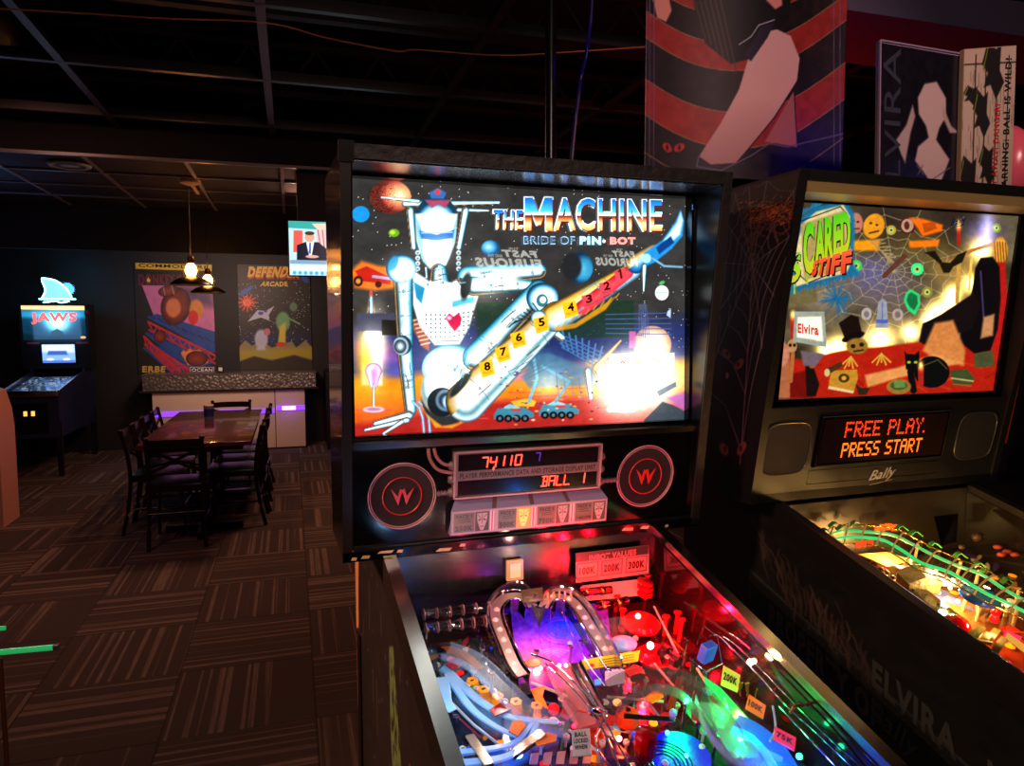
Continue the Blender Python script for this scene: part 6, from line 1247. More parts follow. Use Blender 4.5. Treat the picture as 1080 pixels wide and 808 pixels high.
for k in range(6): c.line([(505 - k * 4, 300), (430 + k * 12, 232 + k * 10), (470 + k * 8, 225 + k * 12)], 4, (.68, .58, .38))
c.text('Bally', [(692, 160), (742, 150), (740, 180), (690, 190)], (.02, .12, .22), .03, shear=.3); c.line([(690, 186), (735, 178)], 2.5, (.04, .14, .22))
c.glow(812, 190, 22, (.55, .55, .9), 55)
# television with script-like word
c.poly([(180, 462), (278, 462), (286, 580), (175, 560)], (.62, .66, .60)); c.poly([(190, 480), (268, 478), (274, 560), (188, 545)], (1.1, 1.05, .95), soft=6); c.text('Elvira', [(190, 500), (258, 505), (258, 540), (190, 532)], (.9, .18, .15), .04); c.poly([(200, 590), (280, 600), (250, 640), (210, 640)], (.45, .38, .42), soft=6)
c.poly([(165, 380), (250, 360), (255, 430), (160, 455)], (.45, .40, .25), soft=8)
# blue spiky web and title plaque
for q_ in range(70):
    a = R.uniform(0, 2 * PI); l_ = R.uniform(25, 62); c.line([(318, 420), (318 + l_ * math.cos(a), 420 + l_ * 1.05 * math.sin(a))], 2.5, (.12, .40, .58), a=.8)
c.poly([(165, 410), (175, 340), (170, 250), (195, 160), (245, 120), (345, 95), (375, 140), (378, 200), (372, 300), (395, 345), (330, 350), (250, 372), (200, 385)], (.10, .45, .62), soft=10)
for q_ in range(60): t = q_ / 60; x = 180 + 190 * t; y = 150 - 62 * math.sin(min(1, t * 1.3) * PI / 2) + 10; c.line([(x, y), (x + R.uniform(-6, 6), y - R.uniform(8, 18))], 4, (.12, .48, .65)); y = 392 - 52 * t; c.line([(x, y - 14), (x + R.uniform(-6, 6), y + R.uniform(0, 12))], 4, (.10, .42, .60))
c.poly([(185, 380), (182, 260), (210, 170), (250, 135), (340, 112), (362, 150), (362, 310), (350, 335), (210, 372)], (.92, .84, .58), soft=5); c.line([(203, 165), (330, 118), (350, 140), (356, 250)], 4, (.15, .15, .25)); c.line([(190, 300), (200, 345), (225, 368), (330, 325)], 4, (.18, .15, .2))
c.poly([(200, 175), (345, 130), (350, 320), (212, 360)], (.72, .62, .36), soft=6)
GG = ramp([(0, (.30, .85, .12)), (.45, (.62, .90, .12)), (1, (.85, .85, .15))])
lets = [('C', 205, 240, 172, 345), ('A', 242, 276, 165, 318), ('R', 274, 304, 155, 302), ('E', 302, 328, 148, 292), ('D', 326, 358, 140, 280)]
for dx, dy, cc in ((5, 6, (.10, .07, .05)), (-2, 2, (.12, .09, .05)), (0, 0, GG)):
    c.text('S', [(163 + dx, 285 + dy), (198 + dx, 258 + dy), (196 + dx, 352 + dy), (160 + dx, 375 + dy)], cc, .045, (.3, .6))
    for ch, x0, x1, y0, y1 in lets: c.text(ch, [(x0 + dx, y0 + dy), (x1 + dx, y0 - 8 + dy), (x1 + dx, y1 - 12 + dy), (x0 + dx, y1 + dy)], cc, .045, (.3, .6))
for (x, y, l_) in ((222, 345, 26), (262, 318, 20), (285, 302, 16), (315, 292, 20), (345, 278, 20), (180, 372, 30)): c.line([(x, y - 10), (x, y + l_)], 6, (.62, .80, .12))
for dx, dy, cc in ((5, 6, (.15, .06, .03)), (0, 0, ramp([(0, (1.05, .42, .25)), (1, (.95, .25, .12))]))): c.text('STIFF', [(238 + dx, 295 + dy), (362 + dx, 256 + dy), (360 + dx, 336 + dy), (228 + dx, 345 + dy)], cc, .06, (.5,))
c.im *= 1.03 * (1 + c.noise(60, .12, 31)[..., None])
for (x, y, l_) in ((182, 735, 22), (196, 735, 14)): pass
c.build('backglass', artmat('backlit_haunted_print', .12, .92, .15), flat((.05, g2(1.84), 1.84), (.655, g2(1.84), 1.84), (.655, g2(1.445), 1.445), (.05, g2(1.445), 1.445)), (0, -1, -.1), m2, thick=.004, label='backlit glass with green dripping title and spider web')
# ---- speaker panel
def Q2(u_, z_, off=0): return (u_, f2(z_) + .004 - off, z_)
def slab(u0, u1, z0, z1, o1, o0=0): return [Q2(u0, z0, o1), Q2(u1, z0, o1), Q2(u1, z0, o0), Q2(u0, z0, o0), Q2(u0, z1, o1), Q2(u1, z1, o1), Q2(u1, z1, o0), Q2(u0, z1, o0)]
pan = MB().hexa(slab(0, BW, 1.232, 1.432, 0, -.03)).build('speaker_panel', mat('charcoal_moulded_panel', (.085, .083, .082), .45, bump=(300, .1, .2)), m2)
def rr_(cu, cz_, hw, hh, off, n=40, p=4):
    out = []
    for i in range(n):
        a = 2 * PI * i / n; ca, sa = math.cos(a), math.sin(a); out.append(Q2(cu + hw * math.copysign(abs(ca) ** (2 / p), ca), cz_ + hh * math.copysign(abs(sa) ** (2 / p), sa), off))
    return out
for cu in (.072, .598):
    pts = rr_(cu, 1.345, .058, .055, .002); k = MB(); k.add(pts + rr_(cu, 1.345, .058, .055, -.001), [list(range(40)), list(range(40, 80))[::-1]] + [(i, i + 40, (i + 1) % 40 + 40, (i + 1) % 40) for i in range(40)])
    s_ = k.build('speaker', mat('dark_olive_grille', (.05, .05, .043), .5, bump=(900, .6, .5)), m2)
    MB().tube(pts, .0018, 6, True).build('trim_ring', mat('satin_rim', (.30, .29, .27), .25, .5), s_, 60)
dm2 = MB().hexa(slab(.145, .505, 1.300, 1.412, .004)).build('display_unit', mat('gloss_black_panel'), m2)
MB().hexa(slab(.155, .495, 1.308, 1.404, .0055, .004)).build('display_window', mat('brown_display_window', (.12, .075, .065), .12), dm2)
MB().tube([Q2(.150, 1.302, .005), Q2(.502, 1.302, .005), Q2(.502, 1.409, .005), Q2(.150, 1.409, .005)], .0012, 6, True).build('window_rim', mat('satin_rim'), dm2, 60)
F5 = {'F': ['11111', '10000', '10000', '11110', '10000', '10000', '10000'], 'R': ['11110', '10001', '10001', '11110', '10100', '10010', '10001'], 'E': ['11111', '10000', '10000', '11110', '10000', '10000', '11111'], 'P': ['11110', '10001', '10001', '11110', '10000', '10000', '10000'], 'L': ['10000'] * 6 + ['11111'], 'A': ['01110', '10001', '10001', '11111', '10001', '10001', '10001'], 'Y': ['10001', '10001', '01010', '00100', '00100', '00100', '00100'], 'S': ['01111', '10000', '10000', '01110', '00001', '00001', '11110'], 'T': ['11111'] + ['00100'] * 6, ' ': ['000'] * 7, '.': ['0'] * 6 + ['1']}
def dots(txt, u0, u1, z0, z1, hollow=False):
    n = sum(len(F5[ch][0]) + 1 for ch in txt) - 1; m_ = MB(); du = (u1 - u0) / n; dz = (z1 - z0) / 7; x = 0; sub = 2
    for ch in txt:
        g_ = F5[ch]
        for r_ in range(7):
            for q_ in range(len(g_[0])):
                if g_[r_][q_] == '1':
                    for i in range(sub):
                        for j in range(sub):
                            if hollow and (i + j) % 2 and (r_ + q_) % 2: continue
                            cu = u0 + (x + q_ + (i + .5) / sub) * du; cz_ = z1 - (r_ + (j + .5) / sub) * dz; hw, hh = du / sub * .42, dz / sub * .42
                            m_.add([Q2(cu - hw, cz_ - hh, .0062), Q2(cu + hw, cz_ - hh, .0062), Q2(cu + hw, cz_ + hh, .0062), Q2(cu - hw, cz_ + hh, .0062)], [(0, 1, 2, 3)])
        x += len(g_[0]) + 1
    return m_
dots('FREE PLAY.', .212, .433, 1.362, 1.396, True).build('display_dots', emis('orange_dots', (1, .22, .06), 2.3), dm2); dots('PRESS START', .212, .433, 1.318, 1.350).build('display_dots', emis('amber_dots', (1, .42, .08), 2.8), dm2)
MB().tube([Q2(.140, 1.292, .0005), Q2(.505, 1.292, .0005), Q2(.505, 1.262, .0005), Q2(.140, 1.262, .0005)], .0006, 5, True).build('embossed_line', blackwood, m2)
# maker's script emblem
V_, F_ = glyph_mesh('Bally', .0, (), .35)
def BP(x, y, o_): return Q2(.307 + x * .072, 1.284 - y * .030 + (x - .5) * .006, o_)
nb = len(V_); bd = {}
for t_ in F_:
    for i in range(3): e_ = (int(t_[i]), int(t_[(i + 1) % 3])); bd[e_] = 1
sides = [e_ for e_ in bd if (e_[1], e_[0]) not in bd]
sb = MB(); sb.add([BP(x, y, .003) for x, y in V_] + [BP(x, y, .0005) for x, y in V_], [tuple(int(i) for i in t_) for t_ in F_] + [(a_, b2, b2 + nb, a_ + nb) for a_, b2 in sides])
sb.build('maker_emblem', mat('bright_silver_script', (.85, .82, .80), .25, .6), m2, label='silver script emblem')
MB().tube([BP(.05, 1.12, .0015), BP(.95, 1.0, .0015)], .0006, 5).build('emblem_underline', mat('bright_silver_script'), m2, 60)

# ---- playfield of this machine
GQ2 = [(827.8, 538.3), (1027.4, 517.8), (1387.2, 700.3), (1139.9, 764.6)]; FQ2 = [(825.9, 605.1), (1024.5, 578.0), (1381.3, 767.4), (1135.0, 843.0)]
HG2, HF2 = homog(GQ2, UNIT), homog(FQ2, UNIT)
def A2(x, y, k):
    s, t = hmap(HG2, x, y); u, v = .08 + .534 * s, -.01 - .59 * t; a = Vector((u, v, 1.216 + SL * v))
    s, t = hmap(HF2, x, y); u, v = .08 + .534 * s, -.01 - .59 * t; b_ = Vector((u, v, 1.08 + .20 * v)); return a + (b_ - a) * k
c = Canvas(FQ2, 240, 270, (.30, .20, .09))
c.im += c.noise(18, .25, 5)[..., None] * np.array((1, .8, .4))
for (x, y, r_, col_) in ((930, 600, 50, (.85, .65, .35)), (1000, 640, 60, (.85, .60, .30)), (900, 580, 30, (.8, .35, .12)), (1060, 690, 60, (.55, .18, .08)), (1060, 600, 70, (.10, .06, .05)), (980, 560, 60, (.12, .10, .06))): c.glow(x, y, r_, col_, r_ * .6, mode='over')
for q_ in range(90):
    x, y = R.uniform(840, 1080), R.uniform(570, 760); c.ell(x, y, R.uniform(2, 7), R.uniform(1.5, 4), R.choice([(.8, .5, .2), (.7, .15, .08), (.25, .3, .12), (.85, .75, .55), (.3, .2, .4)]), ang=R.uniform(0, 3))
for k in range(6): c.line([(940 + k * 4, 606 + k * 3), (1000 + k * 6, 625 + k * 4)], 2, (.45, .45, .8))
for (x, y) in ((1046, 698), (1060, 703), (1072, 713)): c.poly([(x - 9, y - 4), (x + 4, y - 6), (x + 10, y + 3), (x - 3, y + 6)], (1.1, .2, .45), 2)
PN2 = Vector((0, -.196, .98))
c.build('playfield_board', artmat('warm_playfield_print', .9, 0, .2, coat=.5), flat((.08, -.01, 1.078), (.614, -.01, 1.078), (.614, -.60, .960), (.08, -.60, .960)), tuple(PN2), m2)
MB().hexa([(.087, -1.05, .83), (.607, -1.05, .83), (.607, 0, 1.0), (.087, 0, 1.0), (.087, -1.05, .869), (.607, -1.05, .869), (.607, 0, 1.076), (.087, 0, 1.076)]).build('playfield_base', blackwood, m2)
MB().box(.087, .607, .001, .012, 1.04, 1.22).build('back_panel', mat('dark_brown_back_panel', (.10, .075, .05), .4), m2)
MB().hexa([(.604, -1.05, .87), (.607, -1.05, .87), (.607, 0, 1.08), (.604, 0, 1.08), (.604, -1.05, .945), (.607, -1.05, .945), (.607, 0, 1.21), (.604, 0, 1.21)]).build('inner_side_panel', mat('dark_gloss_brown', (.08, .06, .05), .15, coat=.4), m2)
def q2part(name, pts, m_, th=.002, par=m2):
    n = len(pts); q = [Vector(p) for p in pts]; nn = (q[1] - q[0]).cross(q[2] - q[0]).normalized(); vs = q + [p - nn * th for p in q]
    return MB().add(vs, [list(range(n)), list(range(n, 2 * n))[::-1]] + [(i, i + n, (i + 1) % n + n, (i + 1) % n) for i in range(n)]).build(name, m_, par)
neon = emis('green_neon_tube', (.0, .84, .44), 1.1); clearish = pane('ramp_clear_plastic', (.85, .85, .78), 1.8, .08)
top_ = [(872, 565), (890, 560), (912, 561), (940, 564), (962, 574), (985, 586), (1010, 597), (1035, 606), (1060, 622), (1085, 636), (1110, 650)]; bot_ = [(872, 572), (890, 567), (912, 567), (932, 570), (952, 581), (972, 594), (1000, 603), (1018, 613), (1040, 626), (1062, 636), (1090, 650)]
for P_ in (top_, bot_):
    pp = catmull([A2(x, y, .28) for x, y in P_], 5); MB().tube(pp, .0034, 8).build('green_tube_light', neon, m2, 60)
pa = catmull([A2(x, y, .20) for x, y in [(x + 2, y - 7) for x, y in top_]], 5); pb_ = catmull([A2(x, y, .36) for x, y in [(x - 4, y + 7) for x, y in bot_]], 5)
rm = MB(); n_ = len(pa)
rm.add(pa + pb_, [(i, i + 1, n_ + i + 1, n_ + i) for i in range(n_ - 1)]); rm.build('ramp_sheet', clearish, m2)
ed = MB(); ed.tube(pa, .0014, 6); ed.tube(pb_, .0014, 6); ed.build('ramp_edges', mat('brass', (.75, .6, .3)), m2, 60)
for i in range(2, n_ - 1, 4): 
    md = (pa[i] + pb_[i]) / 2 + Vector((0, 0, .012)); MB().tube(catmull([pa[i], (pa[i] * .75 + pb_[i] * .25) + Vector((0, 0, .010)), (pa[i] * .25 + pb_[i] * .75) + Vector((0, 0, .010)), pb_[i]], 4), .0018, 6).build('ramp_rib', mat('bone_plastic', (.75, .66, .48), .35), m2, 60)
for k, (x, y) in enumerate(((880, 553), (888, 556), (870, 560), (902, 552), (950, 556), (965, 562), (985, 574), (1012, 585), (1032, 595), (1040, 602), (1062, 612))):
    MB().sweep(catmull([A2(x - 6, y + 3, .3), A2(x, y - 2, .22), A2(x + 7, y + 3, .3)], 4), [(-.005, -.001), (.005, -.001), (.005, .001), (-.005, .001)], up=PN2).build('green_leaf_plastic', mat('leaf_green', (.18, .50, .22), .3), m2, 40)
orp = mat('orange_red_plastic', (.95, .28, .08), .3, emit=(1, .25, .05), es=.30)
for (x, y) in ((925, 557), (931, 556), (937, 555), (943, 556), (905, 574), (911, 573), (918, 572)): q2part('orange_letter', [A2(x - 3, y - 3, .3), A2(x + 3, y - 3, .3), A2(x + 2, y + 4, .4), A2(x - 3, y + 4, .4)], orp)
q2part('orange_edge_plastic', [A2(866, 561, .5), A2(874, 562, .5), A2(900, 585, .6), A2(890, 585, .6)], orp)
ww = emis('warm_hot_bulb', (1, .85, .5), 40)
for (x, y, k_) in ((985, 604, .8), (1005, 612, .8), (997, 632, .8), (990, 625, .85), (960, 592, .8), (938, 590, .85), (1002, 620, .9), (970, 600, .8), (1010, 634, .8), (1062, 598 + 40, .5)): MB().ball(A2(x, y, k_), .0035, 10).build('warm_bulb', ww, m2, 60)
for (x, y, k_) in ((970, 555, .7), (975, 551, .6), (949, 617, .8), (953, 617, .8), (969, 599, .6)): MB().ball(A2(x, y, k_), .0028, 8).build('pink_bulb', emis('magenta_bulb', (1, .15, .45), 8), m2, 60)
MB().lathe([(.036, 0), (.037, .004), (.030, .014), (.016, .020), (0, .022)], A2(1034, 631, .55), 28, axis=tuple(PN2)).build('blue_dome', mat('blue_glass_dome', (.03, .16, .45), .08, coat=.5), m2, 40)
MB().tube([A2(1034, 634, .6), A2(1034, 645, .95)], .008, 10).build('dome_post', mat('cream_plastic', (.8, .75, .6), .4), m2, 60)
MB().lathe([(.024, 0), (.025, .004), (.018, .014), (.008, .018), (0, .019)], A2(1008, 660, .8), 28, axis=tuple(PN2)).build('red_dome', mat('red_glass_dome', (.65, .03, .04), .08, coat=.5, emit=(1, .05, .05), es=.1), m2, 40)
MB().lathe([(.020, 0), (.018, .014), (.008, .02), (0, .02)], A2(958, 558, .75), 20, axis=tuple(PN2)).build('red_dome', mat('red_glass_dome'), m2, 40)
g_ = A2(968, 618, .75); MB().box(-.033, .033, -.022, .022, -.006, .020, .002).build('stone_crypt', mat('olive_stone', (.28, .26, .12), .5, bump=(120, .4, .7)), m2, loc=g_).rotation_euler = (.2, 0, -.3)
MB().prism([(-.036, .020), (.036, .020), (0, .034)], 'y', -.024, .024).build('crypt_roof', mat('olive_stone'), m2, loc=g_).rotation_euler = (.2, 0, -.3)
for (x, y) in ((915, 592), (922, 595), (930, 600), (936, 604), (942, 609), (925, 590), (948, 606)): MB().ball(A2(x, y, .85), .006, 8, sz=.8).build('brown_rubble', mat('dark_rubble', (.22, .12, .07), .5), m2, 60)
q2part('pale_lane_plastic', [A2(905, 585, .75), A2(935, 583, .75), A2(965, 592, .8), A2(935, 598, .8)], mat('cream_lane_plastic', (.80, .66, .42), .35)); q2part('pale_lane_plastic', [A2(940, 596, .8), A2(980, 600, .8), A2(1020, 620, .85), A2(985, 618, .85)], mat('lavender_plastic', (.55, .50, .70), .3))
MB().sweep(catmull([A2(x, y, .8) for x, y in ((960, 620), (985, 640), (1010, 660))], 5), [(-.02, 0), (.02, 0), (.014, .012), (-.014, .012)], up=PN2).build('clear_hood', clearish, m2, 40)
for (x, y) in ((1062, 582), (1052, 577), (1056, 585), (1070, 585)): MB().ball(A2(x, y, .6), .008, 8, sx=1.4, sz=.6).build('pink_creature_part', mat('salmon_plastic', (.75, .30, .22), .35), m2, 60)
for (x, y, r_) in ((1030, 567, .010), (1014, 577, .006), (965, 548, .010), (985, 560, .012), (1044, 560, .008)): MB().ball(A2(x, y, .7), r_, 12, sx=1.3).build('dim_creature', mat('dark_tan_plastic', (.30, .22, .13), .35), m2, 60)
q2part('smoked_pane', [A2(985, 545, .3), A2(1010, 542, .3), A2(1008, 572, .6), A2(992, 576, .6)], pane('smoked_plastic'))
for (x, y) in ((1022, 672), (1030, 668), (1038, 675), (1046, 671), (1054, 680)): MB().sweep(catmull([A2(x - 5, y + 8, .9), A2(x, y, .8), A2(x + 6, y - 7, .75)], 4), [(-.006, -.001), (.006, -.001), (.006, .001), (-.006, .001)], up=PN2).build('olive_leaf_plastic', mat('olive_leaf', (.25, .30, .08), .35), m2, 40)
for (x, y) in ((1048, 655), (1050, 648)): MB().lathe([(.008, 0), (.009, .004), (.006, .012), (0, .012)], A2(x, y, .7), 14, axis=tuple(PN2)).build('red_peg', mat('red_gloss'), m2, 40)
q2part('pink_flasher', [A2(1060, 665, .6), A2(1078, 672, .6), A2(1074, 680, .7), A2(1058, 672, .7)], emis('pink_flasher', (1, .15, .35), 1.3)); q2part('amber_flipper', [A2(1062, 668, .5), A2(1085, 684, .5), A2(1082, 690, .5), A2(1060, 673, .5)], emis('amber_bat', (1, .7, .25), .8))
for k, (x, y) in enumerate(((1046, 698), (1060, 703), (1074, 714))): q2part('pink_insert', [A2(x - 8, y - 3, .98), A2(x + 5, y - 5, .98), A2(x + 9, y + 3, .98), A2(x - 3, y + 5, .98)], emis('pink_insert', (1, .12, .38), 1.1))
for (x, y) in ((893, 575), (918, 578), (935, 582), (965, 588), (1010, 606), (1028, 620), (1040, 645), (1015, 645), (1030, 655), (1060, 650), (1070, 640), (985, 612), (1068, 660)):
    p = A2(x, y, 1); MB().tube([p, p + PN2 * R.uniform(.02, .05)], .0035, 8).build('bone_post', mat('bone_plastic'), m2, 60)
rq = random.Random(5)
for k in range(44):
    x, y = rq.uniform(850, 1078), rq.uniform(575, 740); s_, t_ = hmap(HF2, x, y)
    if .03 < s_ < .95 and .02 < t_ < .95: MB().lathe([(.008, 0), (.0085, .0012), (0, .0016)], A2(x, y, .985), 12, axis=tuple(PN2)).build('playfield_insert', ic[rq.choice([0, 0, 1, 3, 1])], m2)
for k in range(16):
    x, y = rq.uniform(880, 1078), rq.uniform(575, 720); s_, t_ = hmap(HF2, x, y)
    if .10 < s_ < .90 and .02 < t_ < .95:
        o_ = MB().prism([(-.02, -.01), (.014, -.012), (.024, .0), (.012, .012), (-.018, .008)], 'z', 0, .0015).build('printed_plastic', mat(rq.choice(['olive_print', 'brick_print', 'cream_print']), rq.choice([(.35, .38, .12), (.60, .15, .06), (.80, .68, .45)]), .3), m2, loc=A2(x, y, .75)); o_.rotation_euler = (.2, 0, rq.uniform(0, 3))
def pl2(x, y, k_, col_, p_): lamp('POINT', 'playfield_light', (0, 0, 0), col_, p_, .008).location = Matrix.Translation(M2O) @ rot @ A2(x, y, k_)
pl2(985, 600, .6, (1, .78, .45), 1.7); pl2(1000, 625, .6, (1, .78, .45), 1.7); pl2(940, 585, .6, (1, .70, .35), 1.2); pl2(1050, 650, .5, (1, .65, .35), .6); pl2(1045, 610, .4, (1, .7, .4), .3); pl2(890, 568, .4, (1, .5, .2), .08); pl2(960, 552, .5, (1, .5, .3), .03); pl2(1045, 690, .6, (1, .2, .2), .06)
# ============================================================ far pinball machine, left (shark themed)
jm = empty('pinball_machine', (-2.93, 9.79, 0), 0, 'small far pinball machine at the left wall with a glowing blue fin topper', 'pinball machine')
b = MB(); sj = [(.42, .40), (.42, 1.10), (0, 1.10), (0, 1.06), (-1.05, .90), (-1.05, .42), (-.2, .42)]
b.prism(sj, 'x', 0, .02); b.prism(sj, 'x', .54, .56); b.box(.02, .54, -1.05, -1.03, .42, .86); b.box(.02, .54, .40, .42, .42, 1.08); b.build('cabinet', mat('navy_cabinet_side', (.14, .18, .36), .4, bump=(8, .0, .9)), jm)
for u_ in (-.01, .52):
    for v_ in (-1.04, .36): MB().box(u_, u_ + .05, v_, v_ + .05, 0, .6).build('leg', blackwood, jm)
MB().hexa([(.02, -1.03, .74), (.54, -1.03, .74), (.54, 0, .90), (.02, 0, .90), (.02, -1.03, .855), (.54, -1.03, .855), (.54, 0, 1.0), (.02, 0, 1.0)]).build('playfield_base', blackwood, jm)
c = Canvas(UNIT, 90, 140, (.25, .34, .45)); c.im += c.noise(20, .4, 8)[..., None] * np.array((.7, .9, 1.1))
for q_ in range(150): c.ell(R.random(), R.random(), R.uniform(.01, .035), R.uniform(.006, .02), R.choice([(.1, .14, .25), (.9, .95, 1.1), (.35, .6, .8), (.05, .08, .15), (.7, .35, .2)]), ang=R.uniform(0, 3))
c.build('playfield_board', artmat('pale_blue_playfield', .3, .8, .2), flat((.025, -.01, 1.003), (.535, -.01, 1.003), (.535, -1.02, .858), (.025, -1.02, .858)), (0, -.1, 1), jm)
for k in range(18): MB().lathe([(.012, 0), (.014, .02), (0, .03)], (R.uniform(.06, .5), (v_ := R.uniform(-.95, -.05)), 1.0 + v_ * .14), 8).build('playfield_toy', emis(R.choice(['pale_blue_toy', 'white_toy']), (.6, .8, 1), .5), jm)
MB().add([(.02, -1.03, .905), (.54, -1.03, .905), (.54, 0, 1.065), (.02, 0, 1.065)], [(0, 1, 2, 3)]).build('playfield_glass', glass_m, jm)
rails_ = [MB().hexa([(u_, -1.05, .902), (u_ + .02, -1.05, .902), (u_ + .02, 0, 1.062), (u_, 0, 1.062), (u_, -1.05, .917), (u_ + .02, -1.05, .917), (u_ + .02, 0, 1.077), (u_, 0, 1.077)]).build('side_rail', steel, jm) for u_ in (0, .54)]
MB().box(-.003, .563, -1.09, -1.03, .86, .925, .006).build('lockdown_bar', steel, jm, 40)
cdj = MB().box(.10, .46, -1.062, -1.05, .47, .80, .006).build('coin_door', mat('black_coin_door', (.02, .02, .02), .3), jm)
for u_ in (.235, .305): MB().box(u_, u_ + .032, -1.068, -1.062, .66, .71).build('coin_slot', emis('yellow_coin_lamp', (1, .75, .35), 1.6), cdj)
MB().hexa([(-.075, -.0, 1.10), (.635, 0, 1.10), (.635, .26, 1.10), (-.075, .26, 1.10), (-.075, -.05, 1.86), (.635, -.05, 1.86), (.635, .26, 1.86), (-.075, .26, 1.86)]).build('backbox', mat('dark_blue_backbox', (.04, .045, .07), .4), jm)
JF = lambda z: -.05 * (z - 1.1) / .76
c = Canvas([(60, 250), (268, 250), (270, 360), (72, 362)], 220, 120, (.03, .16, .24))
c.poly([(55, 250), (275, 250), (275, 266), (55, 264)], (1.1, .85, .55), soft=6); c.poly([(60, 266), (268, 266), (268, 290), (60, 290)], (.12, .45, .60), soft=12); c.glow(180, 312, 34, (.75, 1.1, 1.1), 22); c.glow(175, 290, 60, (.25, .5, .55), 20)
c.poly([(152, 358), (160, 335), (178, 326), (196, 336), (205, 358)], (.10, .18, .22), soft=4); c.poly([(60, 340), (140, 350), (270, 345), (270, 365), (60, 365)], (.02, .10, .14), soft=8)
c.text('JAWS', [(90, 274), (243, 272), (240, 310), (96, 312)], (1.15, .28, .14), .045); c.ell(260, 353, 9, 4, (.8, .6, .4))
bgj = c.build('backglass', artmat('shark_glass_print', .1, 1.8, .2), flat((-.045, JF(1.84) - .003, 1.84), (.605, JF(1.84) - .003, 1.84), (.605, JF(1.44) - .003, 1.44), (-.045, JF(1.44) - .003, 1.44)), (0, -1, -.06), jm, thick=.002)
bgj.data.materials[0] = artmat('shark_glass_print')
c = Canvas([(118, 375), (229, 375), (230, 432), (120, 432)], 90, 50, (.55, .75, 1.1)); c.poly([(118, 375), (229, 375), (229, 400), (118, 398)], (.9, 1.0, 1.2), soft=10); c.poly([(140, 395), (200, 395), (205, 408), (135, 408)], (.25, .4, .7), soft=5)
for x in (145, 200): c.ell(x, 422, 12, 4, (1.1, 1.1, 1.2))
c.poly([(118, 425), (230, 425), (230, 432), (118, 432)], (.3, .45, .9), soft=5)
c.build('video_screen', artmat('blue_screen_picture', .1, 1.2, .2), flat((.135, JF(1.385) - .003, 1.385), (.475, JF(1.385) - .003, 1.385), (.475, JF(1.17) - .003, 1.17), (.135, JF(1.17) - .003, 1.17)), (0, -1, -.06), jm, thick=.002)
for (a, b_) in ((-.01, .115), (.495, .62)): MB().box(a, b_, JF(1.4) - .004, JF(1.4) + .01, 1.392, 1.412).build('red_label_strip', mat('dull_red_print', (.45, .12, .12), .4), jm)
MB().box(.62, .636, -.05, .02, 1.75, 1.79).build('red_side_mark', mat('dull_red_print', (.45, .12, .12)), jm)
tp = empty('neon_fin_sign', (-2.93 + .28, 9.85, 1.86), 0, 'glowing white-blue neon shark fin standing on the far pinball machine', 'neon sign')
fin = catmull([(-.15, 0, .05), (-.10, 0, .16), (-.13, 0, .285), (-.10, 0, .30), (.02, 0, .27), (.13, 0, .17), (.17, 0, .06)], 6)
nm = emis('white_blue_neon', (.45, .9, 1), 9)
MB().tube(fin, .009, 8).tube([(-.17, 0, .06), (.21, 0, .06)], .009, 8).tube(catmull([(-.13, 0, .02), (0, 0, .035), (.05, 0, .02), (.14, 0, .035)], 5), .008, 8).build('neon_tube', nm, tp, 60)
MB().add([(p.x * .92, .012, p.z) for p in fin] + [(p.x * .92, .016, p.z) for p in fin], [list(range(len(fin))), list(range(len(fin), 2 * len(fin)))[::-1]] + [(i, i + len(fin), (i + 1) % len(fin) + len(fin), (i + 1) % len(fin)) for i in range(len(fin))]).build('lit_fin_panel', emis('pale_cyan_panel', (.55, .88, 1), 1.2), tp)
MB().box(-.10, .22, .02, .026, .0, .27).build('clear_backplate', pane('clear_plastic'), tp); MB().box(-.18, .22, -.03, .05, 0, .012).build('base', blackwood, tp)
lamp('POINT', 'neon_light', (-2.6, 9.6, 2.05), (.35, .75, 1), 6, .08); lamp('AREA', 'backglass_light', (-2.65, 9.65, 1.6), (.5, .75, 1), 2.5, .5, (PI / 2, 0, 0), .35)
lamp('POINT', 'ring_light', (-2.2, 6.6, 2.35), (.45, .65, 1), 2.2, .05)

aim(lamp('AREA', 'cabinet_side_fill', (-1.9, .6, 2.75), (1, .75, .6), 8, .3, spread=.9), (.1, 1.3, .9))  # unseen fill light added to bring out the middle cabinet's left side
# ============================================================ machine at the right edge
rm_ = empty('pinball_machine', MO + rot @ Vector((1.66, .05, 0)), MR, 'pinball machine cut by the right edge, flame coloured side art', 'pinball machine')
b = MB(); b.prism(sp2, 'x', V0, V0 + .019); b.prism(sp2, 'x', V1 - .019, V1); b.box(V0, V1, -1.07, -1.05, .46, .88); b.build('cabinet', blackwood, rm_)
for u_ in (V0 - .005, V1 - .04):
    for v_ in (-1.05, .28): MB().box(u_, u_ + .045, v_ - .02, v_ + .02, 0, .7).build('leg', blackwood, rm_)
MB().hexa([(V0, -1.05, .93), (V1, -1.05, .93), (V1, 0, 1.2), (V0, 0, 1.2), (V0, -1.05, .95), (V1, -1.05, .95), (V1, 0, 1.22), (V0, 0, 1.22)]).build('playfield_cover', mat('gloss_black_panel'), rm_)
MB().hexa([(0, 0, 1.22), (BW, 0, 1.22), (BW, .28, 1.22), (0, .28, 1.22), (0, -.1, 1.88), (BW, -.1, 1.88), (BW, .28, 1.88), (0, .28, 1.88)]).build('backbox', blackwood, rm_)
c = Canvas(UNIT, 60, 110, (.85, .62, .50))
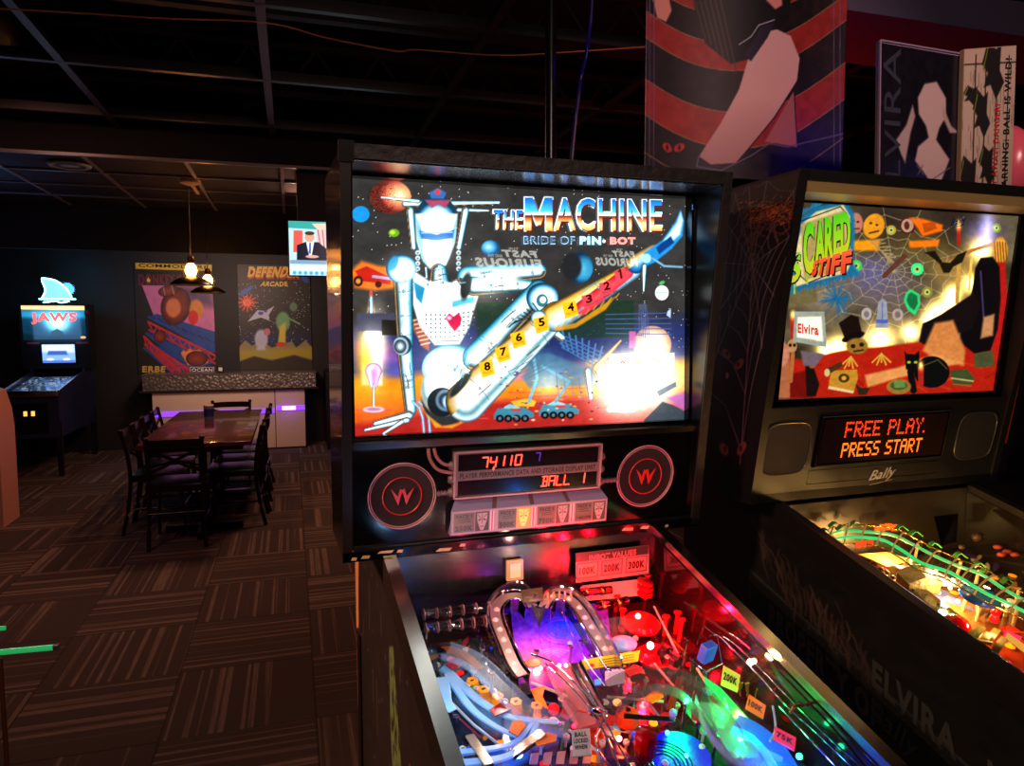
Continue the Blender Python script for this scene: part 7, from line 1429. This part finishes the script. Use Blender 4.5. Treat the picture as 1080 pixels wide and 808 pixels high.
c.poly([(0, .55), (.2, .45), (.35, .6), (.5, .35), (.7, .55), (.85, .3), (1, .5), (1, 1), (0, 1)], (.95, .45, .08), soft=.02); c.poly([(0, .75), (.3, .62), (.5, .8), (.7, .6), (1, .8), (1, 1), (0, 1)], (.75, .12, .04), soft=.03); c.line([(0, .5), (.4, .9)], .03, (.25, .05, .02)); c.line([(.3, .4), (.8, .95)], .03, (.9, .75, .2))
c.build('side_art', artmat('flame_side_print', 1.0, .0, .4), flat((-.0008, .27, 1.86), (-.0008, -.09, 1.86), (-.0008, .0, 1.30), (-.0008, .27, 1.30)), (-1, 0, 0), rm_)

# ============================================================ banner and signs
c = Canvas([(682.6, -76.5), (896.3, -39.6), (888.5, 196.3), (679.5, 182.9)], 230, 250, (.10, .06, .07))
def band(y0, h_, col_):
    top = [(675 + i * 12, y0 + 50 * math.sin((i / 19) * PI) ** 1 - i * 1.2) for i in range(20)]; c.poly(top + [(x, y + h_) for x, y in top[::-1]], col_, soft=1.5); c.line(top, 1, (.55, .40, .25)); c.line([(x, y + h_) for x, y in top], 1, (.55, .40, .25))
band(-52, 30, (.55, .14, .12)); band(8, 28, (.55, .14, .12)); band(80, 38, (.55, .14, .12)); band(158, 40, (.06, .04, .05))
c.im += c.noise(30, .08, 7)[..., None] * np.array((1, .5, .5))
c.poly([(722, -80), (842, -80), (832, 20), (800, 60), (770, 68), (745, 45), (735, 10)], (.06, .05, .06), soft=2)
for k in range(6): c.line([(735 + k * 5, 0), (745 + k * 6, 40 + k * 7)], 1.2, (.30, .20, .12))
SK = ramp([(0, (.80, .62, .60)), (.5, (.80, .60, .58)), (1, (.64, .44, .44))])
c.poly([(788, 60), (800, 36), (818, 32), (834, 38), (845, 62), (842, 85), (815, 125), (775, 173), (750, 174), (738, 165), (760, 130), (778, 95)], 0, vgrad=SK, soft=1.5); c.line([(845, 62), (842, 85), (815, 125), (775, 173), (750, 174), (738, 165)], 1.4, (.12, .06, .06))
c.poly([(838, 95), (842, 155), (805, 150)], (.62, .34, .33), soft=1.5); c.line([(838, 95), (842, 155)], 1.2, (.1, .05, .05))
c.poly([(783, 60), (800, 30), (815, 25), (808, 40), (790, 66)], (.14, .12, .18)); c.line([(778, 48), (790, 40), (798, 28), (815, 22)], 1, (.7, .68, .75)); c.line([(790, 75), (798, 58)], 1, (.7, .68, .75)); c.poly([(684, -20), (702, -30), (710, 10), (704, 22), (694, 18)], (.80, .52, .45), soft=2); c.poly([(808, -10), (822, -12), (824, 6), (816, 11), (806, 2)], (.78, .5, .45), soft=2)
c.line([(738, 165), (736, 175), (760, 180), (790, 165), (810, 152), (830, 155), (850, 150), (893, 140)], 1.3, (.35, .3, .45))
for x in (705, 718): c.ell(x, 155, 6, 4, (.70, .16, .14), ang=.8 if x < 710 else -.5); c.ell(x, 155, 1.4, 3, (.1, .02, .02))
for x in (686, 691, 882, 888): c.line([(x, -80), (x - 1, 195)], .8, (.42, .32, .48))
bn = empty('hanging_banner', (1.3775, 2.0, 2.05), 0, 'large fabric banner with wavy dark red and black bands hanging above the machines', 'banner')
def wav(a, bb): x = -.3575 + a * .715; return x, .012 * np.sin(a * 9) * (1 - .3 * bb), .70 * (1 - bb)
o_ = c.build('cloth', artmat('banner_print', .9, 0, .45), wav, (0, -1, 0), bn); so = o_.modifiers.new('thickness', 'SOLIDIFY'); so.thickness = .002
MB().tube([(-.37, 0, .705), (.37, 0, .705)], .008, 8).build('top_rod', mat('black_cord'), bn, 60)
for x in (-.3, .3): MB().tube([(x, 0, .705), (x, 0, .84)], .0015, 5).build('hanging_cord', mat('black_cord'), bn)
# framed dark picture and plank sign standing on the right machine
def A3(x, y): return x, y
c = Canvas([(931, 45), (1014, 56), (1002, 186), (919, 182)], 150, 230, (.06, .055, .09))
c.glow(960, 170, 40, (.05, .07, .20), 25); c.im += c.noise(20, .03, 2)[..., None]
c.text('ELVIRA', [(925, 178), (933, 48), (952, 50), (941, 179)], (.20, .20, .26), .0)
# plain pale vase-like shape in place of the portrait
c.poly([(975, 80), (988, 78), (997, 92), (996, 108), (988, 118), (984, 128), (997, 145), (990, 158), (982, 172), (978, 182), (973, 182), (972, 160), (960, 146), (964, 134), (976, 126), (974, 116), (967, 106), (967, 92)], (.74, .64, .62), soft=2)
for s, x0 in ((-1, 945), (1, 1001)): c.poly([(x0, 140), (x0 - 4, 128), (x0 + 8, 115), (x0 + 16, 98), (x0 + 18, 108), (x0 + 12, 122), (x0 + 4, 148)] if s < 0 else [(x0 + 8, 122), (x0, 116), (x0 - 8, 98), (x0 - 9, 108), (x0 - 2, 122)], (.66, .58, .57), soft=2)
for pts in ([(955, 178), (962, 168), (970, 172), (978, 162), (997, 152)], [(960, 182), (966, 162)], [(962, 150), (968, 158)], [(968, 150), (962, 158)]): c.line(pts, .9, (.38, .34, .42))
pf = empty('framed_picture', (1.345, 1.43, 1.886), 0, 'dark framed picture with a pale shape leaning upright on the right machine', 'picture')
pf.location = (1.361, 1.445, 1.888); sg = MR
W2_, H2_ = .244, .385
c.build('print', artmat('dark_picture_print', .75, 0, .3, coat=.5), flat((.0, .012, H2_ - .005), (W2_ - .003, .012, H2_ - .012), (W2_ - .004, 0, .004), (0.004, 0, .004)), (0, -1, 0), pf)
MB().hexa([(-.002, .001, 0), (W2_, .001, 0), (W2_, .012, 0), (-.002, .012, 0), (-.003, .0135, H2_), (W2_, .0135, H2_ - .006), (W2_, .024, H2_ - .006), (-.003, .024, H2_)]).build('acrylic_backing', mat('pale_acrylic_edge', (.48, .42, .50), .3), pf)
fr = MB()
for a, b_ in (((-.003, -.001, 0), (-.003, .012, H2_)), ((-.003, .012, H2_), (W2_, .012, H2_ - .006)), ((W2_, .012, H2_ - .006), (W2_, -.001, 0))): fr.bar(a, b_, .0035, .006, up=(0, 1, 0))
fr.build('frame', mat('pale_acrylic_edge'), pf)
c = Canvas([(1014, 56), (1075, 52), (1065, 189), (1003, 186)], 120, 220, (.72, .64, .56))
for x0, x1 in ((1018, 1023), (1031, 1034), (1045, 1047), (1059, 1061)): c.line([((x0 + x1) / 2 + 6, 60), ((x0 + x1) / 2 - 4, 186)], 1.4, (.10, .07, .06))
for q_ in range(90): x, y = R.uniform(1008, 1072), R.uniform(62, 180); c.line([(x, y), (x - .4, y + R.uniform(4, 14))], .6, (.42, .34, .28))
c.line([(1013, 68), (1075, 65)], 1.2, (.1, .07, .06)); c.line([(1004, 178), (1066, 180)], 1.2, (.1, .07, .06))
for (x, y, w_, h_) in ((1046, 72, 13, 24), (1020, 93, 9, 8), (1031, 108, 10, 20), (1036, 152, 10, 18), (1014, 165, 12, 22)):
    c.poly([(x - w_, y - h_ * .2), (x - w_ * .4, y - h_), (x + w_ * .3, y - h_ * .7), (x + w_ * .8, y - h_ * .9), (x + w_ * .6, y), (x + w_, y + h_ * .4), (x + w_ * .2, y + h_), (x - w_ * .3, y + h_ * .5), (x - w_ * .9, y + h_ * .6), (x - w_ * .5, y + .1 * h_)], (.06, .06, .05), soft=1.5); c.line([(x - w_ * .9, y), (x - w_ * .4, y - h_ * .8)], 1, (.45, .50, .15))
c.text('STAY AWAY! DANGER!', [(1039, 182), (1047, 100), (1054, 100), (1046, 182)], (.68, .06, .08), .03); c.text('WARNING: BALL IS WILD!', [(1052, 180), (1061, 62), (1069, 62), (1060, 180)], (.05, .04, .04), .03)
ps = empty('plank_sign', (1.60, 1.44, 1.888), 0, 'pale wooden plank sign with black splats, beside the framed picture', 'sign')
c.build('print', artmat('plank_sign_print', .75, 0, .5), flat((.000, .002, .383), (.166, .002, .410), (.160, -.01, .004), (-.006, -.01, .004)), (0, -1, 0), ps)
MB().hexa([(-.007, -.009, 0), (.161, -.009, 0), (.161, .003, 0), (-.007, .003, 0), (-.001, .003, .385), (.167, .003, .412), (.167, .015, .412), (-.001, .015, .385)]).build('board', mat('raw_board', (.55, .45, .35), .6), ps)
# pink round lamp right of the sign
gb = empty('pink_globe', (1.88, 1.56, 1.95), 0, 'glossy pink globe at the right edge above the machines', 'globe')
MB().ball((0, 0, .085), .085, 28, sx=.7, sz=1.25).build('globe', mat('pink_gloss', (.85, .35, .42), .25), gb, 60); MB().lathe([(.05, -.06), (.05, -.045), (.03, -.03), (.03, -.01)], n=20).build('foot', blackwood, gb, 40)

# backlit film-title signs on the wall behind the camera, mirrored in the middle machine's glass
for (xa, xb, za, zb_, lb) in ((2.17, 1.58, 2.18, 2.34, 'lit lettered sign on the wall behind the camera, nearer the room centre'), (3.0, 2.58, 2.22, 2.365, 'lit lettered sign on the wall behind the camera, nearer the right wall')):
    c = Canvas(rect(0, 0, 100, 48), 20, 10, (.02, .02, .02)); c.text('THE', rect(38, 0.5, 52, 5), (.8, .8, .75), .03); c.text('FAST', rect(12, 6, 62, 22), (.9, .9, .85), .05, shear=.2); c.text('AND THE', rect(60, 17, 80, 23), (.8, .8, .75), .03); c.text('FURIOUS', rect(5, 25, 97, 46), (.9, .9, .85), .05, shear=.2)
    sg_ = empty('lettered_sign', ((xa + xb) / 2, -2.58, za), 0, lb, 'sign', 'lit film-title signs'); h_ = abs(xa - xb) / 2
    c.build('lit_lettering', artmat('sign_lettering', .1, 14, .4), flat((h_, .022, zb_ - za), (-h_, .022, zb_ - za), (-h_, .022, 0), (h_, .022, 0)), (0, 1, 0), sg_)
    MB().box(-h_ - .01, h_ + .01, -.01, .02, -.01, zb_ - za + .01, .004).build('housing', blackwood, sg_)
# ============================================================ hall lights, with unseen fills added for the banner and machine fronts
K = 1.0
aim(lamp('AREA', 'ceiling_panel_warm', (.3, 6.7, 2.6), (1, .70, .56), 28, .5), (.1, 5.6, 0))
aim(lamp('AREA', 'ceiling_panel_far', (-.6, 8.6, 2.25), (1, .78, .68), 14, .5), (-.8, 10.2, .9))
aim(lamp('AREA', 'ceiling_panel_left', (-1.6, 4.2, 2.85), (1, .68, .58), 15, .4), (-1.2, 4.6, 0))
aim(lamp('AREA', 'front_fill_light', (.5, -1.0, 2.75), (1, .84, .78), 22, .5), (1.3, 2.0, 1.9))  # fill light added behind the camera to brighten banner and machine fronts
aim(lamp('SPOT', 'banner_fill_light', (1.0, -.6, 2.8), (1, .80, .78), 140, .06, spot=.62), (1.52, 1.9, 2.33))  # unseen narrow fill added to brighten the banner alone
aim(lamp('SPOT', 'poster_spot', (-.8, 8.2, 2.25), (1, .85, .75), 75, .08, spot=1.7), (-.8, 10.4, 1.7))
lamp('POINT', 'red_neon_lamp', (2.3, 3.4, 2.3), (1, .03, .06), 14, .1)
lamp('POINT', 'blue_neon_lamp', (2.0, 1.72, 2.3), (.15, .08, 1), .8, .05)
lamp('POINT', 'violet_lamp', (.95, 1.9, 2.4), (.25, .1, 1), .12, .03)
lamp('POINT', 'left_purple_lamp', (-1.6, 6.0, 1.4), (.9, .5, .5), 1.0, .1)
